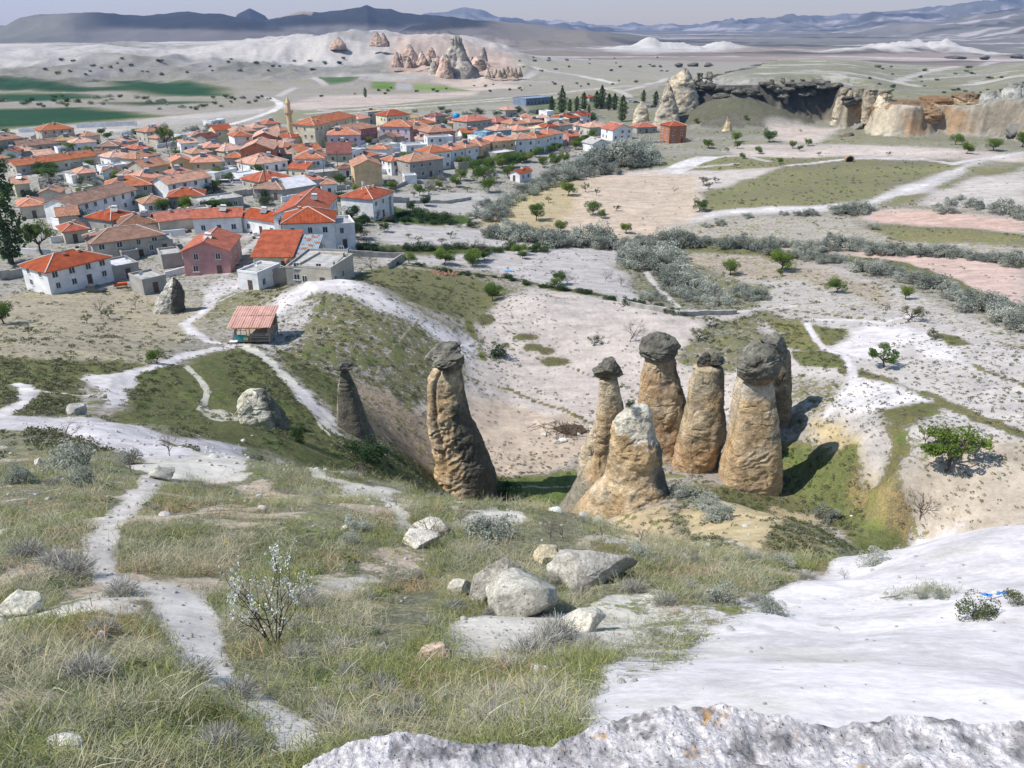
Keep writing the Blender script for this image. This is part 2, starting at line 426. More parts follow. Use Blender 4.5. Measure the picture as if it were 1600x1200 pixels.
# plain left: dark green crops
CR = [[(-50,124),(60,124),(110,132),(200,134),(230,140),(120,144),(-50,142)], [(150,126),(290,128),(345,138),(350,150),(250,150),(200,140)],
      [(-50,148),(110,146),(170,152),(60,158),(-50,158)], [(-50,172),(120,168),(210,176),(250,182),(150,190),(0,200),(-50,202)], [(160,160),(300,158),(330,160),(210,166)]]
for k, c in enumerate(CR): poly(c, (0.2, 0.22, 0.15), 1.0, CROP, seed=k, soft=.02)
poly([(-50,206),(150,196),(330,176),(430,168),(420,176),(260,196),(140,212),(-50,222)], PALE, 0.15, seed=3)
poly([(420,178),(560,166),(760,152),(900,146),(1010,138),(1000,146),(820,160),(640,172),(500,184),(420,196)], (0.40,.38,.33), 0.55, (0.17,0.175,0.11), seed=4)
line([(470,187),(560,176),(700,164),(800,156),(870,152)], 3, PALE)
line([(480,178),(600,166),(760,156),(900,142),(1010,133)], 2.4, PALE)
line([(500,172),(540,172),(640,168)], 5, (0.6,.57,.5), .1, wob=.8)
poly([(425,168),(505,150),(560,148),(700,146),(745,141),(730,150),(640,160),(560,167),(480,172)], (0.52,.43,.38), 0.08, seed=5)
poly([(585,128),(616,129),(616,140),(583,139)], (0.2,.22,.1), 1.0, (0.09,.15,.04), soft=.006, wob=.002)
poly([(618,130),(645,131),(650,141),(617,141)], (0.42,.40,.42), 0.35, soft=.006, wob=.002)
poly([(647,131),(690,134),(740,142),(650,141)], (0.35,.38,.22), 0.9, (0.15,.20,.08), soft=.006, wob=.002)
poly([(680,124),(720,118),(745,116),(790,126),(812,138),(742,141),(706,134)], (0.55,.45,.38), 0.06, soft=.01)
poly([(495,120),(540,115),(620,116),(690,121),(640,124),(560,124)], (0.46,.43,.40), 0.3)
poly([(500,122),(550,120),(548,128),(510,133)], (0.2,.22,.15), 1.0, (0.06,.11,.05))
line([(418,152),(436,160),(438,166),(425,174),(400,183),(362,194)], 5, (0.62,.59,.56), soft=.3, wob=.05)
line([(490,121),(503,128),(509,133)], 2.5, PALE)
line([(436,150),(450,142),(460,137)], 2.5, PALE)
poly([(820,158),(862,155),(1010,150),(1050,170),(1010,180),(930,190),(830,180)], (0.27,.26,.24), 0.6, (0.10,.12,.06))
line([(1040,122),(1000,136),(975,142),(940,138)], 4, PALE)
line([(960,140),(975,146),(985,152)], 4, PALE)
line([(905,200),(930,190),(965,180),(985,168),(975,155)], 7, (0.17,.17,.175), soft=.2, wob=.05)
line([(905,118),(935,124),(960,130)], 5, (0.6,.56,.53))
line([(812,102),(860,112),(905,118)], 2.2, PALE); line([(850,112),(815,125)], 2, PALE)
line([(800,128),(860,128),(930,133),(1010,134)], 3, (0.45,.42,.38), .3)

# --- mesa: rock faces by slope and by place
gz_r = np.gradient(GZ, axis=0) / np.gradient(R, axis=0)
gz_a = np.gradient(GZ, axis=1) / np.maximum(np.gradient(AZ, axis=1) * R, 1e-6)
slope = np.hypot(gz_r, gz_a).ravel()
SD = sdm.ravel()
mz = SD > -60
cl = np.nonzero(mz)[0]
azc = azd.ravel()[cl]; st = sstep(0.45, 0.8, slope[cl]); zc = GZ.ravel()[cl]
_apply(cl, np.full(len(cl), 1.0), (0.40, 0.385, 0.34), 0.55, (0.145, 0.15, 0.10))
str_n = ridge2(X[cl] / 5, Y[cl] / 5 + zc / 9, 3, 91)
facec = np.array([0.27, 0.235, 0.185])[None] * (0.65 + 0.6 * str_n[:, None])  # dark base tone, with cloud shade on the left cliff painted in
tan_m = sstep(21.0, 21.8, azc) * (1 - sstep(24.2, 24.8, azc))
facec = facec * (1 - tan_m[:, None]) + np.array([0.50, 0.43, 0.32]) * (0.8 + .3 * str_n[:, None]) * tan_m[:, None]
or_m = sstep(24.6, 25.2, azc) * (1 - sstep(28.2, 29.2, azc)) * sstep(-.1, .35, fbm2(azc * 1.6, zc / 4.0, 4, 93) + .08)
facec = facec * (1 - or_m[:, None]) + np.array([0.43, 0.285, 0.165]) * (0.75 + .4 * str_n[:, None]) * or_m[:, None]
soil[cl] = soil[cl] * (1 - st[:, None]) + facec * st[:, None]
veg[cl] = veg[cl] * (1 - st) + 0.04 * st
cap = sstep(-1, 3, SD[cl]) * (1 - sstep(10, 20, SD[cl])) * (1 - sstep(20, 22.5, azc)) * sstep(.1, .3, str_n)
soil[cl] = soil[cl] * (1 - cap[:, None]) + np.array([0.085, 0.08, 0.07]) * cap[:, None]; veg[cl] *= (1 - .8 * cap)
tal = np.nonzero((r_t.ravel() < 42) & (slope < .75) & (SD < 4))[0]
_apply(tal, np.full(len(tal), .9), (0.21, 0.195, 0.16), 0.6, (0.085, 0.092, 0.062))  # mound's dark grey-green includes painted cloud shadow
# plateau top
line([(1600,92),(1540,100),(1450,112),(1400,128)], 3, PALE, .1, wob=1.2)
line([(1600,110),(1520,118),(1440,124)], 2.5, PALE, .1, wob=1.2)

# --- fields right of the creek
poly([(1095,222),(1150,214),(1230,212),(1330,212),(1600,232),(1600,262),(1330,248),(1140,245),(1060,262),(1000,262),(1000,240)], (0.42,.39,.34), 0.5, (0.15,.16,.09), seed=6)
poly([(1200,192),(1250,188),(1300,206),(1262,226),(1205,204)], (0.54,.48,.42), 0.08, seed=7)
poly([(1215,200),(1310,200),(1270,216),(1235,222),(1200,212)], (0.55,.46,.40), 0.06, seed=8)
poly([(1150,228),(1260,226),(1350,228),(1420,230),(1600,242),(1600,252),(1480,248),(1330,244),(1230,248),(1165,243),(1140,236)], (0.56,.48,.43), 0.06, seed=9)
poly([(1080,250),(1200,246),(1330,247),(1480,250),(1540,262),(1500,285),(1420,318),(1330,322),(1200,330),(1100,330),(1092,300)], (0.40,.37,.32), 0.72, (0.155,.16,.09), seed=10)
poly([(930,276),(960,268),(1050,268),(1200,262),(1235,258),(1180,280),(1095,296),(1000,290)], (0.55,.49,.45), 0.05, seed=11)
line([(1235,258),(1270,255),(1330,248),(1370,247),(1440,249),(1490,256),(1560,245),(1600,238)], 4, WHITE, .0, wob=.5)
poly([(1600,240),(1540,250),(1500,272),(1440,300),(1400,308),(1350,325),(1250,330),(1130,336),(1075,352),(1060,362),(1075,340),(1150,325),(1260,322),(1350,314),(1430,286),(1500,258),(1560,246)], WHITE, 0.02, seed=12, wob=.006)
poly([(1600,262),(1540,272),(1470,300),(1440,318),(1600,330)], (0.52,.475,.44), 0.12, seed=13)
poly([(1560,262),(1600,256),(1600,268),(1540,276),(1510,272)], (0.4,.37,.3), 0.7, seed=33)
line([(1070,258),(1110,246),(1160,242),(1200,252)], 4, PALE, .1)
for dx in (0, 10, 20, 30): line([(1030 + dx,270),(1060 + dx,256),(1090 + dx,246)], 2, WHITE, .0)
line([(930,276),(1000,270),(1050,264),(1150,256)], 2, PALE)
poly([(752,352),(790,322),(830,300),(880,285),(932,270),(1030,272),(1094,275),(1090,300),(1096,330),(1075,350),(1050,366),(985,374),(880,368),(800,360)], (0.565,.455,.36), 0.06, seed=14, wob=.006)
poly([(752,352),(790,322),(830,300),(880,285),(912,278),(905,300),(890,330),(870,362),(800,360)], (0.52,.42,.27), 0.32, (0.22,.22,.08), seed=15)
line([(760,344),(800,318),(850,295),(895,280)], 7, (0.45,.42,.2), .8, (0.19,.22,.06), wob=.6)
poly([(1050,352),(1150,342),(1330,338),(1345,350),(1600,368),(1600,400),(1400,392),(1250,388),(1060,385)], (0.50,.45,.40), 0.42, (0.17,.17,.09), seed=16)
poly([(1345,342),(1365,330),(1420,327),(1500,333),(1600,346),(1600,363),(1480,357),(1380,350)], (0.60,.43,.36), 0.02, seed=17, wob=.004)
line([(1345,350),(1420,368),(1600,385)], 4, PALE, .2, wob=1)
poly([(1600,366),(1400,352),(1340,350),(1400,372),(1600,384)], (0.33,.31,.25), 0.7, seed=18)
poly([(1310,396),(1400,394),(1480,402),(1600,420),(1600,476),(1545,462),(1480,432),(1400,410)], (0.60,.445,.385), 0.03, seed=19, wob=.006)
line([(1060,385),(1180,395),(1300,402),(1400,412),(1480,440),(1560,475),(1620,505)], 34, (0.35,.33,.26), .75, (0.12,.13,.07), wob=.5)
line([(1050,375),(1200,378),(1350,384),(1480,396),(1600,412)], 22, (0.35,.33,.26), .7, (0.12,.13,.07), wob=.5)
poly([(1050,400),(1180,402),(1300,415),(1420,455),(1600,520),(1700,560),(1700,700),(1600,690),(1450,640),(1380,600),(1300,560),(1260,520),(1200,500),(1080,505),(1050,470)], (0.54,.50,.465), 0.36, (0.17,.165,.09), seed=20)
poly([(1060,398),(1180,400),(1290,420),(1400,460),(1380,478),(1250,440),(1100,430)], (0.50,.43,.36), 0.42, (0.18,.16,.08), seed=21)
# village-edge fields and hedged strips
poly([(540,310),(640,300),(760,300),(800,320),(760,340),(700,352),(560,345)], (0.46,.44,.42), 0.25, (0.1,.14,.05), seed=22)
poly([(545,322),(600,318),(640,328),(720,338),(750,350),(690,352),(600,346),(545,345)], (0.3,.3,.2), 0.95, (0.05,.085,.03), seed=23)
poly([(600,352),(660,352),(700,357),(780,362),(832,377),(838,386),(720,386),(640,384),(590,372)], (0.48,.455,.44), 0.04, seed=24, wob=.005)
poly([(560,384),(700,384),(840,388),(852,396),(780,398),(640,396),(560,396)], (0.25,.25,.18), 0.95, (0.06,.075,.035), seed=25)
poly([(590,402),(700,400),(760,392),(960,388),(1000,410),(1045,440),(1060,470),(1000,472),(930,452),(850,445),(780,425),(700,415),(600,412)], (0.49,.455,.44), 0.05, seed=26, wob=.006)
line([(620,412),(680,420),(740,428),(800,436),(850,446)], 7, (0.25,.25,.18), .95, (0.055,.07,.03))
line([(850,448),(900,455),(970,466),(1010,482),(1080,494)], 14, (0.25,.25,.18), .95, (0.07,.08,.04))
poly([(960,415),(1020,400),(1120,420),(1200,450),(1180,480),(1080,488),(1010,470)], (0.42,.39,.34), 0.55, (0.13,.14,.08), seed=27)
line([(1000,415),(1020,440),(1045,465),(1060,480)], 9, (0.56,.53,.5), .0)
line([(700,352),(735,350),(760,335)], 5, PALE)
line([(990,480),(1060,484),(1120,488),(1180,484),(1240,478)], 7, WHITE, .0)
line([(1200,480),(1300,492),(1400,502),(1500,518),(1600,545)], 3, (0.3,.3,.2), .9, (.12,.12,.06), wob=1)
# --- bowl behind the chimneys
poly([(765,485),(790,462),(835,452),(900,460),(980,474),(1060,495),(1150,492),(1230,490),(1260,540),(1240,600),(1240,640),(1100,690),(1060,660),(1000,640),(940,690),(880,720),(800,742),(720,740),(640,700),(580,650),(560,605),(600,600),(690,600),(740,560)], (0.53,.472,.43), 0.14, (0.16,.15,.09), seed=28)
poly([(640,640),(700,610),(780,625),(900,650),(940,690),(880,730),(790,745),(700,735),(640,700),(575,640),(560,605),(600,610)], (0.53,.435,.35), 0.18, (0.16,.14,.08), seed=29)
poly([(1130,500),(1190,484),(1250,500),(1270,520),(1240,560),(1100,590),(1060,560)], (0.44,.41,.37), 0.6, (0.14,.145,.08), seed=30)
for (a_, b_, w_, h_) in [(820,527,22,6),(832,543,18,6),(870,565,26,7),(855,548,14,5),(790,540,10,5),(760,500,16,10)]:
    poly([(a_-w_,b_),(a_-w_/2,b_-h_),(a_+w_/2,b_-h_*.8),(a_+w_,b_),(a_+w_/2,b_+h_*.7),(a_-w_/2,b_+h_)], (0.3,.27,.2), .9, (0.10,.10,.055), soft=.004, wob=.006)
line([(740,520),(800,545),(880,570),(960,600),(1000,615)], 3, (0.4,.35,.28), .6, wob=1)
line([(720,585),(800,610),(880,640),(930,665)], 5, (0.4,.35,.28), .75, (0.14,.14,.07), wob=.8)
line([(730,500),(742,530),(755,560)], 12, (0.4,.38,.3), .8, (0.14,.15,.06))
poly([(700,478),(712,472),(728,480),(722,492),(702,490)], WHITE, 0, soft=.004, wob=.004)
# right slopes: pale tuff crossed by paths
poly([(1190,505),(1300,500),(1440,492),(1540,530),(1620,560),(1640,690),(1560,690),(1470,660),(1400,735),(1372,770),(1330,700),(1290,650),(1240,640),(1235,570)], (0.545,.505,.48), 0.26, (0.15,.15,.08), seed=31)
poly([(1205,500),(1262,508),(1290,545),(1262,548),(1220,542)], (0.4,.37,.3), .85, (0.155,.155,.07), seed=34)
poly([(1268,510),(1320,514),(1356,534),(1330,543),(1285,538)], (0.35,.33,.25), .9, (0.12,.13,.06), soft=.005, seed=35)
poly([(1235,550),(1290,550),(1322,566),(1312,574),(1250,572)], (0.35,.33,.25), .9, (0.11,.125,.055), soft=.005, seed=36)
poly([(1230,585),(1310,590),(1330,596),(1290,640),(1240,655)], (0.46,.43,.38), .5, (0.15,.145,.08), seed=37)
line([(1325,577),(1380,596),(1450,620),(1530,655),(1620,690)], 20, (0.35,.33,.26), .85, (0.13,.13,.07), wob=.6)
line([(1420,520),(1470,552),(1540,580),(1620,610)], 6, (0.35,.33,.26), .8, (0.15,.14,.08), wob=.8)
poly([(1450,518),(1500,525),(1520,538),(1480,540)], (0.35,.33,.25), .85, (0.11,.12,.06), soft=.005)
line([(1262,506),(1274,530),(1290,546),(1320,556),(1330,572)], 9, (0.62,.58,.58), 0, wob=.3)
line([(1330,572),(1335,600),(1310,630),(1290,650)], 12, (0.62,.585,.585), 0, wob=.3)
line([(1440,490),(1380,505),(1330,500),(1260,500)], 8, (0.62,.585,.585), 0.02, wob=.4)
poly([(1350,508),(1420,510),(1450,520),(1480,545),(1520,570),(1480,565),(1420,540),(1390,560),(1340,560),(1300,545)], (0.63,.59,.59), 0.03, seed=38)
poly([(1335,590),(1400,598),(1460,622),(1470,640),(1420,640),(1360,650),(1300,640)], (0.61,.58,.585), 0.08, seed=39)
poly([(1366,640),(1440,630),(1480,632),(1440,660),(1410,672),(1430,700),(1405,740),(1400,790),(1380,780),(1368,740),(1390,700)], (0.35,.33,.25), .80, (0.115,.12,.055), seed=40)
poly([(1272,655),(1310,660),(1350,690),(1372,745),(1378,778),(1350,752),(1310,712),(1276,680)], (0.56,.46,.27), .12, (0.2,.18,.08), seed=41)
poly([(1410,745),(1440,720),(1520,690),(1640,685),(1700,840),(1500,850),(1430,838),(1404,790)], (0.515,.445,.36), 0.10, (0.17,.15,.09), seed=42)
# gully with fresh grass, ochre banks
poly([(1218,700),(1250,690),(1290,705),(1345,752),(1400,800),(1440,838),(1400,865),(1340,850),(1290,800),(1225,770)], (0.3,.28,.15), .95, (0.118,.142,.06), seed=43)
poly([(1330,765),(1362,770),(1420,812),(1450,838),(1425,842),(1370,812)], (0.4,.33,.2), .85, (0.25,.21,.11), seed=44)
poly([(1060,762),(1140,760),(1230,770),(1290,790),(1250,800),(1150,790),(1060,790)], (0.42,.36,.25), .7, (0.12,.13,.06), seed=45)
poly([(1140,785),(1210,792),(1275,812),(1270,838),(1205,868),(1150,850),(1080,835),(1060,800)], (0.58,.47,.28), .22, (0.14,.14,.07), seed=46)
poly([(960,800),(1040,790),(1080,840),(1000,850),(950,830)], (0.52,.42,.27), .35, (0.14,.14,.07), seed=47)
poly([(1200,838),(1280,825),(1400,860),(1380,890),(1250,885)], (0.42,.38,.28), .8, (0.19,.18,.11), seed=48)
poly([(770,745),(900,735),(905,765),(870,800),(780,790)], (0.3,.28,.15), .97, (0.085,.125,.04), seed=49)
line([(790,762),(830,760),(900,757)], 6, SAND, 0)
# lanes and yards of the village
for ln, w_ in [([(345,440),(372,400),(430,352),(455,328),(485,306),(505,296),(530,286),(556,276),(580,264),(600,250)], 11), ([(505,296),(470,300),(440,306),(400,306),(340,306),(300,312)], 7), ([(430,352),(380,372),(330,378),(290,374)], 7), ([(0,286),(60,272),(150,262),(230,262),(300,272)], 6), ([(250,300),(330,290),(380,284),(420,274),(450,268)], 8), ([(0,345),(60,340),(100,330)], 7), ([(556,276),(600,274),(640,270)], 5), ([(640,262),(700,256),(740,248),(800,240),(850,234)], 6)]:
    line(ln, w_, (0.50, .47, .45), .04, wob=.3)
poly([(345,262),(400,256),(440,262),(400,282),(350,290)], (0.58,.55,.53), .05, soft=.006)
# --- hill with the pale crest
poly([(440,470),(500,450),(560,450),(640,490),(740,545),(720,600),(680,625),(620,650),(560,610),(500,590),(430,545)], (0.53,.50,.48), 0.64, (0.13,.135,.07), seed=50)
poly([(380,510),(440,470),(500,470),(470,520),(440,560),(400,550)], (0.55,.52,.5), 0.42, (0.13,.13,.08), seed=51)
poly([(545,436),(600,418),(690,424),(760,440),(790,456),(770,478),(745,500),(715,498),(640,470),(590,446)], (0.42,.40,.32), 0.78, (0.125,.13,.07), seed=52)
poly([(330,462),(460,440),(440,462),(380,490),(330,500)], (0.5,.47,.42), 0.6, (0.15,.15,.08), seed=53)
poly([(395,500),(440,462),(480,440),(520,432),(560,440),(610,468),(660,495),(740,535),(735,548),(690,530),(640,500),(590,482),(540,462),(500,455),(465,468),(430,495)], (0.60,.565,.56), 0.10, seed=54)
for k in range(6): line([(600 + 18 * k, 470 + 9 * k), (655 + 15 * k, 505 + 9 * k), (700 + 8 * k, 535 + 8 * k)], 4, (0.6,.565,.56), .05, wob=.9, seed=k)
line([(655,500),(640,512),(600,560),(585,590)], 3, (0.42,.37,.27), .4)
# --- left slopes
poly([(-60,470),(60,455),(180,452),(260,465),(330,480),(300,520),(230,572),(100,565),(-60,575)], (0.44,.385,.29), 0.36, (0.15,.15,.07), seed=55)
poly([(-60,560),(100,562),(240,570),(200,590),(100,600),(-60,606)], (0.36,.34,.25), .88, (0.125,.135,.065), seed=56)
poly([(200,585),(290,570),(370,545),(410,560),(470,620),(540,690),(520,715),(420,705),(340,690),(180,660),(200,640)], (0.40,.37,.27), .93, (0.105,.12,.055), seed=57)
poly([(430,545),(500,580),(560,620),(600,660),(560,660),(500,620),(440,560)], (0.40,.37,.27), .92, (0.11,.125,.06), seed=58)
poly([(-60,600),(120,600),(120,650),(-60,655)], (0.38,.35,.28), .85, (0.13,.135,.075), seed=59)
line([(345,448),(330,462),(325,480),(290,505),(300,520),(330,535),(360,540)], 18, WHITE, 0, wob=.5)
line([(440,440),(400,452),(370,458),(345,470)], 4, PALE, .1, wob=.8)
poly([(335,440),(400,430),(395,446),(350,460),(330,480),(318,470)], (0.56,.53,.52), .1)
line([(365,540),(310,550),(260,568),(215,580),(190,590)], 22, WHITE, 0, wob=.4)
poly([(172,585),(215,578),(205,600),(190,636),(160,640),(165,612),(120,592),(140,585)], WHITE, 0, soft=.006)
line([(60,610),(100,615),(150,618)], 5, WHITE, .05)
line([(30,600),(45,612),(35,630),(0,650),(-40,660)], 20, WHITE, 0, wob=.5)
line([(380,540),(420,565),(460,605),(500,650),(530,680)], 17, (0.60,.58,.51), 0, wob=.4)
poly([(455,595),(490,625),(528,655),(528,668),(505,660),(470,628)], WHITE, 0, soft=.006)
line([(490,645),(500,665),(520,685),(560,705),(620,728)], 5, (0.58,.54,.44), 0, wob=.4)
line([(290,572),(310,590),(325,612),(312,640)], 9, (0.56,.53,.45), 0, wob=.4)
poly([(310,630),(345,640),(380,655),(350,660),(320,655)], (0.56,.53,.42), .05, soft=.006)
poly([(-60,655),(60,650),(130,650),(180,660),(260,680),(340,690),(390,700),(380,712),(300,712),(240,720),(180,705),(100,675),(-60,675)], (0.59,.555,.565), 0.03, seed=60, wob=.006)
line([(250,688),(300,700),(360,715)], 9, (0.36,.36,.2), .9, (0.14,.15,.06))
poly([(230,716),(300,712),(390,708),(385,735),(330,750),(250,758),(230,740)], (0.55,.52,.47), 0.12, seed=61)
line([(240,745),(215,775),(190,800),(160,840),(150,880),(165,905),(215,915)], 34, (0.52,.485,.455), 0.0, wob=.4)
line([(230,915),(270,930),(290,955),(310,1000),(320,1050),(370,1090),(440,1130),(480,1160)], 70, (0.53,.50,.475), 0.02, wob=.35)
line([(440,722),(500,745),(570,760),(610,785),(630,820),(680,830)], 18, (0.54,.51,.44), 0.1, wob=.7)
poly([(430,705),(500,680),(560,692),(620,702),(670,728),(696,762),(660,770),(600,752),(540,738),(480,728)], (0.42, 0.37, 0.27), .85, (0.12, 0.135, 0.06), seed=81)
poly([(560,600),(600,612),(650,650),(700,690),(690,740),(640,715),(600,700),(560,670)], (0.47, 0.37, 0.27), .4, (0.15, 0.14, 0.07), seed=82)
# near: patches of greener grass and straw
for k, (x_, y_, w_) in enumerate([(120,1120,120),(250,1160,90),(560,1060,80),(820,1100,70),(480,870,90),(150,960,60)]):
    poly([(x_-w_,y_),(x_-w_*.4,y_-w_*.4),(x_+w_*.5,y_-w_*.3),(x_+w_,y_+w_*.1),(x_+w_*.3,y_+w_*.35),(x_-w_*.6,y_+w_*.3)], None, None, (0.13,.17,.06), seed=62 + k, soft=.03)
# --- bare white tuff slope on the right
poly([(900,1110),(930,1070),(980,1030),(1010,1000),(1060,975),(1130,960),(1200,930),(1290,900),(1370,860),(1430,842),(1500,820),(1700,812),(1800,1000),(1800,1250),(900,1250)], (0.635,.60,.605), 0.0, seed=70, wob=.012)
poly([(1370,935),(1440,915),(1500,925),(1480,935),(1400,940)], (0.6,.57,.56), .45, (0.14,.16,.08))
poly([(960,1000),(1060,950),(1180,930),(1220,950),(1100,1000),(1050,1050),(960,1070)], (0.6,.57,.55), .42, (0.16,.19,.08), seed=71, soft=.03)
poly([(880,960),(950,930),(1020,925),(1050,960),(980,985),(900,985)], (0.56,.53,.47), .3, (0.16,.18,.08), seed=72)
nose = np.nonzero((RR < 20) & (veg < 0.15))[0]
yl = sstep(.25, .6, fbm2(X[nose] / 1.6, Y[nose] / .8, 3, 99))[:, None] * .35
soil[nose] = soil[nose] * (1 - yl) + np.array([0.60, 0.585, 0.47]) * yl

mf = sstep(25, 60, RR)[:, None]
lum = soil.mean(1, keepdims=True)
soil = soil * (1 - mf * np.where(lum > .57, .07, .17))
tex = fbm2(X / 38, Y / 15, 5, 24) * sstep(150, 350, RR) * (1 - .5 * sstep(2500, 4000, RR))
soil = soil * (1 + .26 * tex)[:, None]; vcol = vcol * (1 + .3 * tex)[:, None]
veg = veg + np.where(veg > .2, .30 * tex, .06 * tex)
pl_ = np.nonzero((SD > 6) & (slope < .5))[0]
lg = ridge2(X[pl_] / 34 + 3 + Y[pl_] / 60, Y[pl_] / 17 + 1.5 * fbm2(X[pl_] / 40, Y[pl_] / 40, 3, 27), 5, 26); brk = sstep(-.15, .3, fbm2(X[pl_] / 30, Y[pl_] / 22, 4, 28))
_apply(pl_, sstep(.62, .74, lg) * .55 * brk, (0.50, 0.475, 0.43), .1, None)
_apply(pl_, (1 - sstep(.30, .40, lg)) * .6 * brk, (0.13, 0.125, 0.11), .3, (0.07, 0.075, 0.05))
# smooth out veg on bare rock for steep mid slopes
veg = np.clip(veg, 0, 1.2)

# ------------------------------------------------------------------ materials
MATS = {}
def newmat(name):
    m = bpy.data.materials.new(name); m.use_nodes = True
    nt = m.node_tree; b = nt.nodes['Principled BSDF']
    b.inputs['Specular IOR Level'].default_value = 0.25
    b.inputs['Roughness'].default_value = 0.9
    return m, nt, b

def node(nt, t, **k):
    nd = nt.nodes.new(t)
    for a, v in k.items(): setattr(nd, a, v)
    return nd

def noise(nt, vec, scale, detail=4, rough=.6, dist=0):
    nd = node(nt, 'ShaderNodeTexNoise'); nd.inputs['Scale'].default_value = scale
    nd.inputs['Detail'].default_value = detail; nd.inputs['Roughness'].default_value = rough; nd.inputs['Distortion'].default_value = dist
    if vec is not None: nt.links.new(vec, nd.inputs['Vector'])
    return nd.outputs['Fac']

def math_(nt, op, a, b=None, c=None, clamp=False):
    nd = node(nt, 'ShaderNodeMath', operation=op); nd.use_clamp = clamp
    for k, v in enumerate((a, b, c)):
        if v is None: continue
        if isinstance(v, (int, float)): nd.inputs[k].default_value = v
        else: nt.links.new(v, nd.inputs[k])
    return nd.outputs[0]

def mix(nt, fac, a, b, mode='MIX'):
    nd = node(nt, 'ShaderNodeMix', data_type='RGBA', blend_type=mode)
    for k, v in ((0, fac), (6, a), (7, b)):
        if isinstance(v, (int, float)): nd.inputs[k].default_value = v
        elif isinstance(v, tuple): nd.inputs[k].default_value = (*v, 1) if len(v) == 3 else v
        else: nt.links.new(v, nd.inputs[k])
    return nd.outputs[2]

def ramp(nt, f, lo, hi, a=0.0, b=1.0):
    nd = node(nt, 'ShaderNodeMapRange', interpolation_type='SMOOTHSTEP')
    nt.links.new(f, nd.inputs[0])
    for k, v in zip((1, 2, 3, 4), (lo, hi, a, b)): nd.inputs[k].default_value = v
    return nd.outputs[0]

def coords(nt): return node(nt, 'ShaderNodeTexCoord').outputs['Object']

def simple(name, col, rough=.85, var=.15, scale=2.0, bump=0.0, metal=0, spec=.25, bscale=None, rnd=0.0):
    if name in MATS: return MATS[name]
    m, nt, b = newmat(name)
    co = coords(nt)
    n1 = noise(nt, co, scale, 5, .65)
    c = mix(nt, ramp(nt, n1, .3, .7), tuple(x * (1 - var) for x in col), tuple(min(1, x * (1 + var)) for x in col))
    if rnd:
        oi = node(nt, 'ShaderNodeObjectInfo')
        hsv = node(nt, 'ShaderNodeHueSaturation')
        nt.links.new(c, hsv.inputs['Color']); nt.links.new(ramp(nt, oi.outputs['Random'], 0, 1, 1 - rnd, 1 + rnd), hsv.inputs['Value'])
        nt.links.new(ramp(nt, oi.outputs['Random'], 0, 1, .5 - rnd * .08, .5 + rnd * .08), hsv.inputs['Hue'])
        c = hsv.outputs[0]
    nt.links.new(c, b.inputs['Base Color'])
    b.inputs['Roughness'].default_value = rough; b.inputs['Metallic'].default_value = metal; b.inputs['Specular IOR Level'].default_value = spec
    if bump:
        bp = node(nt, 'ShaderNodeBump'); bp.inputs['Strength'].default_value = .6; bp.inputs['Distance'].default_value = bump
        nt.links.new(noise(nt, co, bscale or scale * 4, 5, .7), bp.inputs['Height']); nt.links.new(bp.outputs[0], b.inputs['Normal'])
    MATS[name] = m
    return m

